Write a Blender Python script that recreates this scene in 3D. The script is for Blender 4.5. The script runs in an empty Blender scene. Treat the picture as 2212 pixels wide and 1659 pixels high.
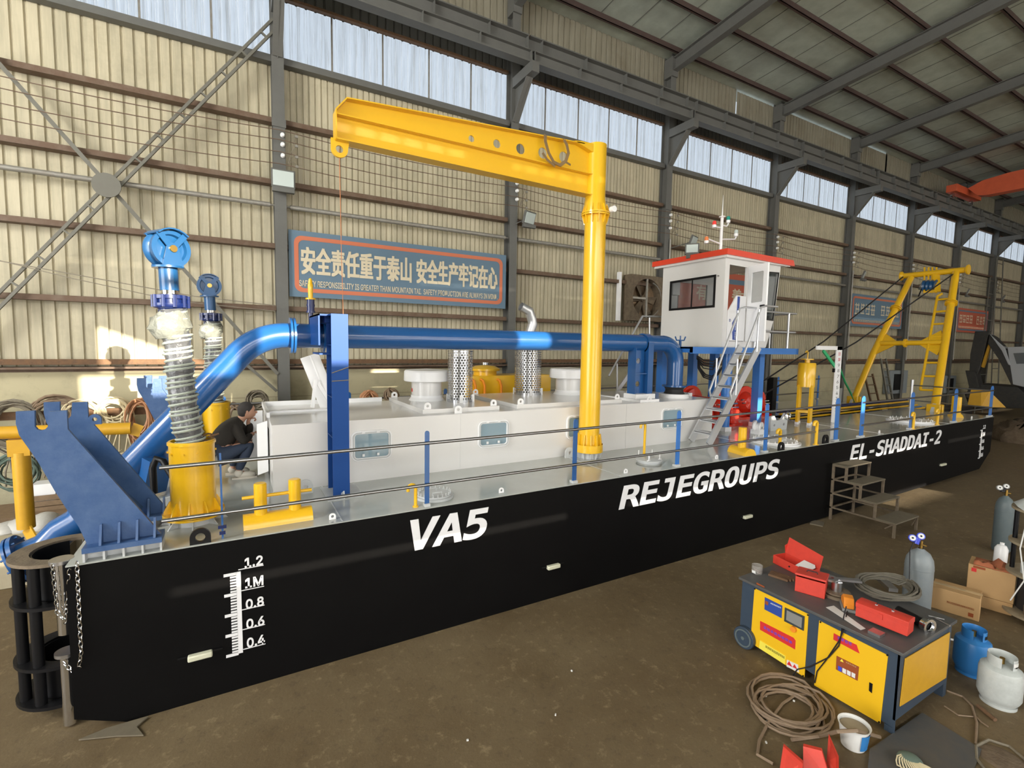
import bpy, bmesh, math, random
from mathutils import Vector, Matrix
from math import sin, cos, pi, radians, sqrt, atan2
random.seed(7)
S = bpy.context.scene
COL = S.collection

# ---------------------------------------------------------------- camera
FPX, YAW, PITCH, ROLL, CAMZ = 1052.1, .5177, .0804, .01676, 3.46
_f = Vector((sin(YAW)*cos(PITCH), cos(YAW)*cos(PITCH), -sin(PITCH)))
_r = Vector((cos(YAW), -sin(YAW), 0)); _u = _r.cross(_f)
R2 = _r*cos(ROLL)+_u*sin(ROLL); U2 = -_r*sin(ROLL)+_u*cos(ROLL)
CAM = Vector((0, 0, CAMZ))
cd = bpy.data.cameras.new('camera'); cam = bpy.data.objects.new('camera', cd); COL.objects.link(cam)
cd.sensor_fit = 'HORIZONTAL'; cd.sensor_width = 36; cd.lens = 36*FPX/2212; cd.clip_end = 300; cd.clip_start = .05
m3 = Matrix((R2, U2, -_f)).transposed(); cam.matrix_world = Matrix.Translation(CAM) @ m3.to_4x4()
S.camera = cam

# ---------------------------------------------------------------- world, sun, daylight, exposure
wd = bpy.data.worlds.new('sky'); S.world = wd; wd.use_nodes = True
bg = wd.node_tree.nodes['Background']
bg.inputs[0].default_value = (.80, .90, 1.0, 1); bg.inputs[1].default_value = .95
S.view_settings.view_transform = 'Standard'; S.view_settings.look = 'None'
S.view_settings.gamma = 1; S.view_settings.use_curve_mapping = False
S.view_settings.exposure = -0.14
def lamp(kind, name, loc, to, energy, color, sx=1, sy=1, spread=pi):
    l = bpy.data.lights.new(name, kind); l.energy = energy; l.color = color
    if kind == 'AREA':
        l.shape = 'RECTANGLE'; l.size = sx; l.size_y = sy; l.spread = spread
    o = bpy.data.objects.new(name, l); COL.objects.link(o); o.location = loc
    o.rotation_euler = (Vector(to)-Vector(loc)).to_track_quat('-Z', 'Y').to_euler()
    return o
# low sun through holes added in the wall behind the photographer
SUNDIR = Vector((-.232, 1, -.20)).normalized()
sun = bpy.data.lights.new('sun', 'SUN'); sun.energy = 18; sun.color = (1, .90, .74); sun.angle = radians(.3)
so = bpy.data.objects.new('sun', sun); COL.objects.link(so); so.location = (8, -20, 15)
so.rotation_euler = SUNDIR.to_track_quat('-Z', 'Y').to_euler()
# daylight entering the big openings: clerestory strip and gates of the south side, gate of the west end
for k, e in enumerate((560, 300, 100, 40, 30, 20)):
    lamp('AREA', 'south_window_daylight', (-3+k*9, -13.7, 8.6), (-3+k*9, 5, 3), e, (.96, .98, 1), 8, 3.0)
for k, e in enumerate((520, 560, 190, 60)):
    lamp('AREA', 'south_gate_daylight', (-1+k*12, -13.7, 2.6), (-1+k*12, 5, 2.2), e, (1, .97, .92), 7, 4.6)
lamp('AREA', 'west_gate_daylight', (-13.6, 0, 4), (12, 6, 4.5), 1950, (1, .98, .95), 11, 7)
lamp('AREA', 'west_upper_fill', (-13.6, 4, 9.8), (-1, 12.3, 8.5), 3400, (1, .98, .92), 8, 3)  # added fill lamp for the upper left wall; the gable here is solid

# ---------------------------------------------------------------- pixel of the photograph -> point at a known real depth
def ray(x, y): return R2*((x-1106)/FPX) - U2*((y-829.5)/FPX) + _f
def PY(x, y, Y): d = ray(x, y); return CAM+d*(Y/d.y)
def PX(x, y, X): d = ray(x, y); return CAM+d*(X/d.x)
def PZ(x, y, Z): d = ray(x, y); return CAM+d*((Z-CAMZ)/d.z)
def dz(X): return 1.522+.0036*(X+1.14)
def PD(x, y):
    p = PZ(x, y, 1.53)
    for _ in range(6): p = PZ(x, y, dz(p.x))
    return p

# ---------------------------------------------------------------- materials
MAT = {}
def mat(name, col, rough=.5, metal=0, noise=0, nscale=8, col2=None, coat=0, bump=0, bscale=60, alpha=1, trans=0, emit=0, rvar=0):
    m = bpy.data.materials.new(name); m.use_nodes = True; nt = m.node_tree; b = nt.nodes['Principled BSDF']
    b.inputs['Base Color'].default_value = (*col, 1); b.inputs['Roughness'].default_value = rough
    b.inputs['Metallic'].default_value = metal
    if coat: b.inputs['Coat Weight'].default_value = coat; b.inputs['Coat Roughness'].default_value = .08
    if trans: b.inputs['Transmission Weight'].default_value = trans; b.inputs['IOR'].default_value = 1.45
    if alpha < 1: b.inputs['Alpha'].default_value = alpha
    if emit: b.inputs['Emission Color'].default_value = (*col, 1); b.inputs['Emission Strength'].default_value = emit
    if noise or bump or rvar:
        tc = nt.nodes.new('ShaderNodeTexCoord'); n = nt.nodes.new('ShaderNodeTexNoise')
        n.inputs['Scale'].default_value = nscale; n.inputs['Detail'].default_value = 5; n.inputs['Roughness'].default_value = .65
        nt.links.new(tc.outputs['Object'], n.inputs['Vector'])
        if noise:
            mr = nt.nodes.new('ShaderNodeMapRange'); mr.inputs[1].default_value = .38; mr.inputs[2].default_value = .72
            mr.inputs[3].default_value = 0; mr.inputs[4].default_value = noise; nt.links.new(n.outputs[0], mr.inputs[0])
            mx = nt.nodes.new('ShaderNodeMix'); mx.data_type = 'RGBA'
            c2 = col2 or tuple(c*.55 for c in col)
            mx.inputs[6].default_value = (*col, 1); mx.inputs[7].default_value = (*c2, 1)
            nt.links.new(mr.outputs[0], mx.inputs[0]); nt.links.new(mx.outputs[2], b.inputs['Base Color'])
        if rvar:
            mr = nt.nodes.new('ShaderNodeMapRange'); mr.inputs[3].default_value = max(.02, rough-rvar); mr.inputs[4].default_value = rough+rvar
            nt.links.new(n.outputs[0], mr.inputs[0]); nt.links.new(mr.outputs[0], b.inputs['Roughness'])
        if bump:
            n2 = nt.nodes.new('ShaderNodeTexNoise'); n2.inputs['Scale'].default_value = bscale; n2.inputs['Detail'].default_value = 4
            nt.links.new(tc.outputs['Object'], n2.inputs['Vector'])
            bp = nt.nodes.new('ShaderNodeBump'); bp.inputs['Strength'].default_value = bump; bp.inputs['Distance'].default_value = .02
            nt.links.new(n2.outputs[0], bp.inputs['Height']); nt.links.new(bp.outputs[0], b.inputs['Normal'])
    MAT[name] = m; return m
mat('hull_black', (.0040, .0038, .0040), .5, bump=.04, bscale=3, noise=.25, nscale=2, col2=(.008, .008, .0075)); MAT['hull_black'].node_tree.nodes['Principled BSDF'].inputs['Specular IOR Level'].default_value = .08
mat('black', (.006, .006, .007), .4); MAT['black'].node_tree.nodes['Principled BSDF'].inputs['Specular IOR Level'].default_value = .25; mat('rubber', (.02, .02, .022), .6)
mat('letter_white', (.78, .78, .80), .5)
mat('deck_grey', (.40, .42, .40), .14, noise=.35, nscale=3, col2=(.34, .35, .32), coat=.3, rvar=.07)
mat('grey_paint', (.52, .54, .55), .3, noise=.3, nscale=6, col2=(.38, .38, .37))
mat('house_white', (.72, .71, .70), .25, coat=.3, noise=.2, nscale=2.5, col2=(.72, .71, .69))
mat('white', (.85, .85, .86), .3)
mat('blue', (.012, .088, .28), .25, coat=.4, noise=.25, nscale=2, col2=(.018, .105, .31))
mat('beam_blue', (.012, .06, .24), .45, noise=.2, nscale=2, col2=(.015, .07, .26)); MAT['beam_blue'].node_tree.nodes['Principled BSDF'].inputs['Specular IOR Level'].default_value = .15; mat('bracket_blue', (.030, .082, .215), .42, noise=.6, nscale=5, col2=(.09, .155, .30), bump=.12, bscale=25)  # bracket_blue: pale mottle paints patchy reflections into the colour
mat('rail_blue', (.035, .17, .52), .3, coat=.2)
mat('sheave_blue', (.010, .075, .20), .3, coat=.3); mat('navy', (.006, .016, .09), .25, coat=.4)
mat('yellow', (.80, .465, .013), .28, coat=.35, noise=.2, nscale=3, col2=(.75, .43, .012))
mat('machine_yellow', (.80, .47, .012), .4); mat('dull_yellow', (.62, .34, .02), .4, noise=.4, nscale=9, col2=(.5, .26, .02))
mat('orange', (.8, .26, .02), .45); mat('red', (.72, .03, .012), .2, coat=.5); mat('roof_red', (.74, .055, .02), .3, coat=.2)
mat('toolbox_red', (.62, .05, .03), .45, noise=.4, nscale=14, col2=(.42, .035, .025))
mat('label_red', (.62, .03, .03), .45)
mat('rail_steel', (.33, .33, .34), .28, 1)
mat('chrome', (.75, .76, .78), .12, 1); mat('steel', (.55, .55, .56), .32, 1, noise=.3, nscale=10, col2=(.3, .3, .31))
mat('perforated_steel', (.55, .56, .58), .25, 1)
mat('aluminium', (.60, .61, .63), .35, .75)
mat('column_grey', (.125, .125, .115), .55, noise=.35, nscale=4, col2=(.088, .088, .08))
mat('girt_brown', (.12, .07, .042), .65, noise=.5, nscale=6, col2=(.2, .15, .11))
mat('purlin_brown', (.07, .042, .035), .7, noise=.4, nscale=6, col2=(.04, .03, .028))
mat('brace_grey', (.15, .145, .12), .6, noise=.4, nscale=6, col2=(.13, .12, .1))
mat('old_pipe', (.30, .29, .26), .4, .3, noise=.5, nscale=12, col2=(.2, .16, .12))
mat('rust', (.16, .085, .04), .8, noise=.6, nscale=14, col2=(.07, .045, .03), bump=.3, bscale=40)
mat('rusty_steel', (.17, .13, .085), .75, noise=.75, nscale=9, col2=(.07, .05, .035), bump=.3, bscale=40)
mat('wood', (.24, .16, .09), .7, noise=.6, nscale=9, col2=(.13, .085, .05)); mat('board', (.33, .27, .18), .7, noise=.5, nscale=7, col2=(.2, .15, .1))
mat('cardboard', (.50, .31, .14), .75, noise=.3, nscale=5, col2=(.42, .25, .11)); mat('tape', (.62, .45, .25), .12, coat=.6)
mat('dirt', (.12, .085, .055), .95, noise=.6, nscale=9, col2=(.2, .15, .1), bump=.6, bscale=20)
mat('hose_grey', (.17, .145, .105), .6, noise=.4, nscale=20, col2=(.34, .30, .23)); mat('hose_brown', (.24, .17, .11), .65, noise=.4, nscale=20, col2=(.16, .11, .08))
mat('hose_dark', (.12, .11, .085), .6, noise=.5, nscale=20, col2=(.18, .15, .12))
mat('hose_tan', (.62, .53, .34), .6); mat('hose_orange', (.45, .22, .11), .6); mat('hose_green', (.12, .17, .14), .6); mat('cable_black', (.015, .015, .018), .5)
mat('rope_pale', (.42, .46, .40), .75, noise=.5, nscale=60, col2=(.22, .26, .22)); mat('wrap', (.10, .105, .11), .22, coat=.6, noise=.7, nscale=14, col2=(.07, .07, .08), bump=.9, bscale=18)
mat('plastic_bag', (.19, .20, .175), .2, coat=.5, noise=.6, nscale=12, col2=(.25, .26, .23), bump=.9, bscale=16)
mat('strap_brown', (.22, .14, .06), .8); mat('twine', (.55, .2, .08), .8)
mat('machine_blue', (.035, .055, .085), .45, noise=.3, nscale=6, col2=(.05, .065, .085)); mat('machine_top', (.075, .078, .08), .5, noise=.5, nscale=8, col2=(.12, .10, .08))
mat('bottle_blue', (.03, .19, .50), .38, noise=.3, nscale=9, col2=(.05, .2, .42)); mat('bottle_grey', (.22, .25, .27), .45, noise=.4, nscale=9, col2=(.3, .32, .32)); mat('bottle_white', (.50, .53, .52), .45, noise=.5, nscale=12, col2=(.33, .35, .34))
mat('bottle_slate', (.10, .13, .14), .5, noise=.4, nscale=9, col2=(.14, .16, .16))
mat('brass', (.55, .35, .1), .3, 1); mat('gauge_blue', (.05, .08, .6), .3)
mat('screen', (.045, .055, .06), .2); mat('label_blue', (.03, .07, .32), .4); mat('label_yellow', (.85, .72, .08), .5); mat('label_white', (.72, .72, .70), .5); mat('label_brown', (.30, .07, .02), .45)
mat('banner_blue', (.115, .19, .265), .6, noise=.25, nscale=2, col2=(.14, .21, .28)); mat('banner_orange', (.58, .17, .085), .6); mat('banner_cream', (.66, .58, .42), .6); mat('banner_red', (.50, .11, .06), .6)
mat('jacket', (.022, .018, .014), .85, noise=.4, nscale=20, col2=(.035, .028, .02)); mat('jeans', (.03, .045, .08), .8); mat('skin', (.50, .27, .18), .5); mat('hair', (.035, .03, .028), .8); mat('shoe', (.62, .58, .50), .7)
mat('green', (.02, .38, .14), .45); mat('excavator_dark', (.035, .035, .035), .6, noise=.5, nscale=6, col2=(.08, .07, .05)); mat('excavator_white', (.45, .47, .5), .4)
mat('tread_brown', (.15, .125, .085), .85, noise=.7, nscale=10, col2=(.12, .10, .07)); mat('sack', (.50, .49, .46), .6, noise=.5, nscale=5, col2=(.36, .34, .31), bump=.6, bscale=8)
mat('concrete_block', (.42, .37, .26), .85, noise=.5, nscale=2.5, col2=(.33, .28, .19), bump=.2, bscale=20)
mat('porcelain', (.85, .85, .84), .3); mat('lens_red', (.7, .05, .04), .2, emit=.3); mat('lens_green', (.03, .35, .28), .2); mat('lens_amber', (.85, .25, .08), .3); mat('anode', (.60, .60, .46), .45)
mat('lamp_glass', (.55, .62, .60), .15); mat('crane_red', (.66, .12, .045), .45, noise=.3, nscale=3, col2=(.42, .06, .03)); mat('fan_grey', (.22, .22, .21), .6); mat('purple', (.10, .06, .14), .6)
mat('cloth_orange', (.40, .13, .06), .9); mat('clear_plastic', (.45, .43, .40), .2, alpha=.35); mat('nuts', (.35, .22, .17), .6)
def glass(name, col, alpha, rough=.03):
    m = mat(name, col, rough, 0, alpha=alpha); return m
glass('window_glass', (.06, .08, .085), .30); glass('hatch_glass', (.33, .45, .52), .72)

# floor: stained dark concrete with lighter worn patches
def tex_mat(name, build):
    m = bpy.data.materials.new(name); m.use_nodes = True; build(m.node_tree, m.node_tree.nodes['Principled BSDF']); MAT[name] = m; return m
def N(nt, t, **k):
    n = nt.nodes.new(t)
    for a, v in k.items():
        if a.startswith('i'): n.inputs[int(a[1:])].default_value = v
        else: setattr(n, a, v)
    return n
def mixc(nt, fac, a, b, mode='MIX'):
    m = N(nt, 'ShaderNodeMix', data_type='RGBA', blend_type=mode)
    for i, v in ((0, fac), (6, a), (7, b)):
        if isinstance(v, (tuple, float, int)): m.inputs[i].default_value = (*v, 1) if isinstance(v, tuple) else v
        else: nt.links.new(v, m.inputs[i])
    return m.outputs[2]
def rng(nt, src, a, b, c=0, d=1):
    m = N(nt, 'ShaderNodeMapRange', i1=a, i2=b, i3=c, i4=d); nt.links.new(src, m.inputs[0]); return m.outputs[0]
def noise(nt, scale, detail=6, vec=None, rough=.6):
    n = N(nt, 'ShaderNodeTexNoise'); n.inputs['Scale'].default_value = scale; n.inputs['Detail'].default_value = detail; n.inputs['Roughness'].default_value = rough
    if vec: nt.links.new(vec, n.inputs['Vector'])
    return n.outputs[0]
def fl(nt, b):
    tc = N(nt, 'ShaderNodeTexCoord').outputs['Object']
    a = noise(nt, .8, 8, tc, .7); c = noise(nt, 9, 8, tc, .75); d = noise(nt, 60, 3, tc)
    col = mixc(nt, rng(nt, a, .35, .65), (.118, .080, .038), (.155, .112, .057))
    col = mixc(nt, rng(nt, c, .56, .68, 0, .7), col, (.27, .20, .11))
    col = mixc(nt, rng(nt, c, .44, .36, 0, .5), col, (.08, .056, .03))
    col = mixc(nt, rng(nt, d, .62, .8, 0, .35), col, (.24, .2, .14))
    nt.links.new(col, b.inputs['Base Color']); nt.links.new(rng(nt, a, .3, .7, .62, .9), b.inputs['Roughness'])
    bp = N(nt, 'ShaderNodeBump'); bp.inputs['Strength'].default_value = .35; bp.inputs['Distance'].default_value = .02
    nt.links.new(c, bp.inputs['Height']); nt.links.new(bp.outputs[0], b.inputs['Normal'])
tex_mat('floor_concrete', fl)
def sheet(base, stain, streak, green=0):
    def f(nt, b):
        tc = N(nt, 'ShaderNodeTexCoord').outputs['Object']
        mp = N(nt, 'ShaderNodeMapping'); mp.inputs['Scale'].default_value = (5, 5, .35); nt.links.new(tc, mp.inputs[0])
        s = noise(nt, 1.2, 6, mp.outputs[0], .7); a = noise(nt, .9, 6, tc, .7)
        col = mixc(nt, rng(nt, s, .38, .7), base, streak); col = mixc(nt, rng(nt, a, .5, .78, 0, .8), col, stain)
        nt.links.new(col, b.inputs['Base Color']); b.inputs['Roughness'].default_value = .5
    return f
tex_mat('wall_sheet', sheet((.53, .475, .335), (.30, .265, .18), (.37, .335, .235)))
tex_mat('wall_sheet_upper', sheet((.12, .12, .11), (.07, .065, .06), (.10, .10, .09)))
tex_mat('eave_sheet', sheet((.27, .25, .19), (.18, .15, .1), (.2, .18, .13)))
def brick(nt, b):
    tc = N(nt, 'ShaderNodeTexCoord').outputs['Object']
    a = noise(nt, 1.1, 7, tc, .7); c = noise(nt, 6, 6, tc, .7)
    br = N(nt, 'ShaderNodeTexBrick'); mp = N(nt, 'ShaderNodeMapping'); mp.inputs['Rotation'].default_value = (pi/2, 0, 0); nt.links.new(tc, mp.inputs[0]); nt.links.new(mp.outputs[0], br.inputs[0])
    br.inputs['Scale'].default_value = 1; br.inputs['Brick Width'].default_value = 3.2; br.inputs['Row Height'].default_value = .62; br.inputs['Mortar Size'].default_value = .006
    br.inputs['Color1'].default_value = (.47, .42, .27, 1); br.inputs['Color2'].default_value = (.42, .385, .26, 1); br.inputs['Mortar'].default_value = (.22, .19, .12, 1)
    col = mixc(nt, rng(nt, a, .5, .75, 0, .7), br.outputs[0], (.24, .21, .15)); col = mixc(nt, rng(nt, c, .6, .8, 0, .5), col, (.19, .16, .11))
    nt.links.new(col, b.inputs['Base Color']); b.inputs['Roughness'].default_value = .85
tex_mat('plaster_block', brick)
def roofm(nt, b):
    tc = N(nt, 'ShaderNodeTexCoord').outputs['Object']; a = noise(nt, 3, 6, tc); c = noise(nt, .5, 4, tc)
    col = mixc(nt, rng(nt, a, .4, .7), (.43, .48, .41), (.36, .40, .34)); col = mixc(nt, rng(nt, c, .45, .7, 0, .6), col, (.22, .21, .17))
    nt.links.new(col, b.inputs['Base Color']); b.inputs['Roughness'].default_value = .45
tex_mat('roof_panel', roofm)
# translucent fibreglass daylight panels: white plastic with vertical dirt streaks, lit by the sky behind
def panel():
    m = bpy.data.materials.new('daylight_panel'); m.use_nodes = True; nt = m.node_tree; nt.nodes.remove(nt.nodes['Principled BSDF'])
    tc = N(nt, 'ShaderNodeTexCoord').outputs['Object']; mp = N(nt, 'ShaderNodeMapping'); mp.inputs['Scale'].default_value = (9, 1, .22); nt.links.new(tc, mp.inputs[0])
    mp2 = N(nt, 'ShaderNodeMapping'); mp2.inputs['Scale'].default_value = (30, 1, 1); nt.links.new(tc, mp2.inputs[0])
    s = noise(nt, 1, 5, mp.outputs[0], .7); s2 = noise(nt, 1, 5, mp2.outputs[0], .7)
    col = mixc(nt, rng(nt, s, .48, .72, 0, .6), (.93, .95, .98), (.42, .40, .36)); col = mixc(nt, rng(nt, s2, .52, .75, 0, .6), col, (.45, .43, .38))
    t = N(nt, 'ShaderNodeBsdfTranslucent'); nt.links.new(col, t.inputs[0]); nt.links.new(t.outputs[0], nt.nodes['Material Output'].inputs[0]); MAT['daylight_panel'] = m
panel()
# perforated sheet: real round holes come from a hexagonal alpha pattern in the sheet's own (unrolled) coordinates
# ---------------------------------------------------------------- mesh builder
class MB:
    def __init__(s): s.b = bmesh.new()
    def add(s, co, faces):
        v = [s.b.verts.new(c) for c in co]
        for f in faces:
            try: s.b.faces.new([v[i] for i in f])
            except ValueError: pass
        return s
    def box(s, c, d, rz=0, rot=None):
        M = Matrix.Translation(Vector(c)) @ (rot.to_4x4() if rot else Matrix.Rotation(rz, 4, 'Z'))
        co = [M @ Vector((sx*d[0]/2, sy*d[1]/2, sz*d[2]/2)) for sx in (-1, 1) for sy in (-1, 1) for sz in (-1, 1)]
        return s.add(co, [(0, 1, 3, 2), (4, 6, 7, 5), (0, 4, 5, 1), (2, 3, 7, 6), (0, 2, 6, 4), (1, 5, 7, 3)])
    def b2(s, a, b):
        a = Vector(a); b = Vector(b); return s.box((a+b)/2, [abs(x) for x in (b-a)])
    def bar(s, p0, p1, w, h, up=(0, 0, 1)):
        p0 = Vector(p0); p1 = Vector(p1); d = p1-p0; L = d.length; d.normalize(); up = Vector(up)
        if abs(d.dot(up)) > .98: up = Vector((0, 1, 0))
        x = d.cross(up).normalized(); z = x.cross(d).normalized()
        return s.box((p0+p1)/2, (w, L, h), rot=Matrix((x, d, z)).transposed())
    def rod(s, p0, p1, r, r1=None, n=14): return s.tube([p0, p1], [r, r if r1 is None else r1], n)
    def tube(s, pts, r, n=10, closed=False, caps=True):
        pts = [Vector(p) for p in pts]; k = len(pts)
        rr = r if isinstance(r, (list, tuple)) else [r]*k
        def tan(i):
            a = pts[(i-1) % k] if (closed or i > 0) else pts[i]; b = pts[(i+1) % k] if (closed or i < k-1) else pts[i]
            return (b-a).normalized()
        t = tan(0); nrm = t.orthogonal().normalized(); rings = []
        for i in range(k):
            t = tan(i); nrm = (nrm-t*nrm.dot(t)).normalized(); bn = t.cross(nrm)
            rings.append([s.b.verts.new(pts[i]+(nrm*cos(2*pi*j/n)+bn*sin(2*pi*j/n))*rr[i]) for j in range(n)])
        for i in range(k if closed else k-1):
            a = rings[i]; c = rings[(i+1) % k]
            for j in range(n):
                try: s.b.faces.new((a[j], a[(j+1) % n], c[(j+1) % n], c[j]))
                except ValueError: pass
        if not closed and caps: s.b.faces.new(rings[0][::-1]); s.b.faces.new(rings[-1])
        return s
    def lathe(s, prof, o=(0, 0, 0), ax=(0, 0, 1), n=28, a0=0, a1=2*pi):
        o = Vector(o); ax = Vector(ax).normalized(); x = ax.orthogonal().normalized(); y = ax.cross(x); full = abs(a1-a0-2*pi) < 1e-4
        m = n if full else n+1
        rings = [[s.b.verts.new(o+ax*h+(x*cos(a0+(a1-a0)*j/n)+y*sin(a0+(a1-a0)*j/n))*max(r, 1e-4)) for j in range(m)] for r, h in prof]
        for a, c in zip(rings, rings[1:]):
            for j in range(n): s.b.faces.new((a[j], a[(j+1) % m], c[(j+1) % m], c[j]))
        return s
    def disc(s, c, r, h, ax=(0, 0, 1), n=28): return s.lathe([(0, -h/2), (r, -h/2), (r, h/2), (0, h/2)], c, ax, n)
    def ring(s, c, r0, r1, h, ax=(0, 0, 1), n=28): return s.lathe([(r0, -h/2), (r1, -h/2), (r1, h/2), (r0, h/2), (r0, -h/2)], c, ax, n)
    def prism(s, pts, o, u, v, th, holes=()):
        # pts 2-D outline in the (u, v) frame at o, thickness th along u x v (centred); holes: lists of points
        o = Vector(o); u = Vector(u).normalized(); v = Vector(v).normalized(); w = u.cross(v).normalized()
        tb = bmesh.new(); edges = []
        for loop in [pts]+list(holes):
            vs = [tb.verts.new((p[0], p[1], 0)) for p in loop]
            for i in range(len(vs)): edges.append(tb.edges.new((vs[i], vs[(i+1) % len(vs)])))
        bmesh.ops.triangle_fill(tb, edges=edges, use_beauty=True, use_dissolve=False)
        tb.verts.index_update(); cs = [q.co.copy() for q in tb.verts]; fs = [[q.index for q in f.verts] for f in tb.faces]; tb.free()
        n = len(cs); co = [o+u*c.x+v*c.y-w*th/2 for c in cs]+[o+u*c.x+v*c.y+w*th/2 for c in cs]
        F = [f[::-1] for f in fs]+[[i+n for i in f] for f in fs]; k = 0
        for loop in [pts]+list(holes):
            L = len(loop); F += [(k+i, k+(i+1) % L, n+k+(i+1) % L, n+k+i) for i in range(L)]; k += L
        return s.add(co, F)
    def sphere(s, c, r, n=12, sc=(1, 1, 1)):
        c = Vector(c); R = []
        for i in range(n+1):
            t = pi*i/n; R.append([s.b.verts.new(c+Vector((sin(t)*cos(2*pi*j/(2*n))*sc[0], sin(t)*sin(2*pi*j/(2*n))*sc[1], cos(t)*sc[2]))*r) for j in range(2*n)] if 0 < i < n else [s.b.verts.new(c+Vector((0, 0, cos(t)*sc[2]))*r)])
        for a, b in zip(R, R[1:]):
            for j in range(2*n):
                k = (j+1) % (2*n)
                q = (a[0], b[j], b[k]) if len(a) == 1 else (a[j], b[0], a[k]) if len(b) == 1 else (a[j], b[j], b[k], a[k])
                s.b.faces.new(q)
        return s
    def out(s, name, m, parent=None, bevel=0, smooth=True, ang=.6, org=None):
        me = bpy.data.meshes.new(name); bmesh.ops.recalc_face_normals(s.b, faces=s.b.faces)
        if org is None: org = ORG.get(parent, Vector((0, 0, 0))) if parent else Vector((0, 0, 0))
        loc = Vector(org)
        if parent is None:
            mn = Vector((min(v.co.x for v in s.b.verts), min(v.co.y for v in s.b.verts), min(v.co.z for v in s.b.verts)))
            mx = Vector((max(v.co.x for v in s.b.verts), max(v.co.y for v in s.b.verts), 0)); loc = Vector(((mn.x+mx.x)/2, (mn.y+mx.y)/2, mn.z))
        bmesh.ops.translate(s.b, verts=s.b.verts, vec=-loc)
        s.b.to_mesh(me); s.b.free(); me.materials.append(MAT[m] if isinstance(m, str) else m)
        o = bpy.data.objects.new(name, me); COL.objects.link(o)
        if parent: o.parent = parent; ORG[o] = loc
        else: o.location = loc; ORG[o] = loc
        if smooth:
            for p in me.polygons: p.use_smooth = True
            me.set_sharp_from_angle(angle=ang)
        if bevel:
            md = o.modifiers.new('bevel', 'BEVEL'); md.width = bevel; md.segments = 2; md.limit_method = 'ANGLE'; md.angle_limit = .7
        return o
ORG = {}
def tag(o, label=None, cat=None, group=None, kind=None):
    if label: o['label'] = label
    if cat: o['category'] = cat
    if group: o['group'] = group
    if kind: o['kind'] = kind
    return o
def thing(name, loc, label, cat, group=None):
    o = bpy.data.objects.new(name, None); COL.objects.link(o); o.location = loc; o.empty_display_size = .1
    ORG[o] = Vector(loc); return tag(o, label, cat, group)
def copytree(o, loc, label=None, group=None, rz=None, parent=None):
    c = o.copy(); COL.objects.link(c)
    if parent: c.parent = parent
    else:
        c.location = loc
        if rz is not None: c.rotation_euler = (0, 0, rz)
        if label: c['label'] = label
        if group: c['group'] = group
    for ch in list(o.children): copytree(ch, None, parent=c)
    return c
def circ(cx, cy, r, n=20, a0=0, a1=2*pi): return [(cx+r*cos(a0+(a1-a0)*i/n), cy+r*sin(a0+(a1-a0)*i/n)) for i in range(n if abs(a1-a0-2*pi) < 1e-6 else n+1)]
def arc(c, r, u, v, a0, a1, n=8):
    c = Vector(c); u = Vector(u); v = Vector(v)
    return [c+(u*cos(a0+(a1-a0)*i/n)+v*sin(a0+(a1-a0)*i/n))*r for i in range(n+1)]
def rrect(x0, y0, x1, y1, r, n=5):
    P = []
    for cx, cy, a in ((x1-r, y1-r, 0), (x0+r, y1-r, pi/2), (x0+r, y0+r, pi), (x1-r, y0+r, 3*pi/2)):
        P += [(cx+r*cos(a+pi/2*i/n), cy+r*sin(a+pi/2*i/n)) for i in range(n+1)]
    return P
try: MONO = bpy.data.fonts.load(bpy.utils.system_resource('DATAFILES', path='fonts')+'/DejaVuSansMono.woff2')
except Exception: MONO = None
try: SANS = bpy.data.fonts.load(bpy.utils.system_resource('DATAFILES', path='fonts')+'/Inter.woff2')
except Exception: SANS = None
def text(name, s, m, parent, o, u, v, w, h, shear=0, bold=0, th=.004, spacing=1.0, fit=True, mono=False):
    """lettering: flat raised letters filling the w x h box whose lower-left corner is o (u = reading direction, v = up)"""
    cu = bpy.data.curves.new(name, 'FONT'); cu.body = s; cu.size = 1
    f_ = MONO if mono else SANS if s.isascii() else None
    if f_: cu.font = f_
    cu.offset = bold if s.isascii() else 0; cu.extrude = .5; cu.space_character = spacing; cu.resolution_u = 3
    to = bpy.data.objects.new(name, cu); COL.objects.link(to); bpy.context.view_layer.update()
    me = bpy.data.meshes.new_from_object(to.evaluated_get(bpy.context.evaluated_depsgraph_get())); bpy.data.objects.remove(to); bpy.data.curves.remove(cu)
    xs = [q.co.x for q in me.vertices]; ys = [q.co.y for q in me.vertices]; x0, x1, y0, y1 = min(xs), max(xs), min(ys), max(ys)
    u = Vector(u).normalized(); v = Vector(v).normalized(); n = u.cross(v); o = Vector(o); org = ORG.get(parent, Vector((0, 0, 0)))
    for q in me.vertices:
        a = (q.co.x-x0)/(x1-x0)*(w-shear*h)+(q.co.y-y0)/(y1-y0)*h*shear; b = (q.co.y-y0)/(y1-y0)*h
        q.co = o+u*a+v*b+n*(th/2 if q.co.z > 0 else -th/2)-org
    if bold and not s.isascii():   # heavier strokes: the glyph repeated a hair apart
        k = bold*h*1.1; bm = bmesh.new()
        for i, (du, dv) in enumerate(((-k, -k), (k, -k), (k, k), (-k, k), (0, 0))):
            for q in me.vertices: q.co += u*du+v*dv+n*i*.0004
            bm.from_mesh(me)
            for q in me.vertices: q.co -= u*du+v*dv+n*i*.0004
        bm.to_mesh(me); bm.free()
    me.materials.clear(); me.materials.append(MAT[m]); ob = bpy.data.objects.new(name, me); COL.objects.link(ob); ob.parent = parent; ORG[ob] = org
    return ob
def dupl(o, parent, off=(0, 0, 0)):   # a repeat of a part inside the same thing
    c = o.copy(); COL.objects.link(c); c.parent = parent; c.location = Vector(o.location)+Vector(off); ORG[c] = ORG[o]
    return c

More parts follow.
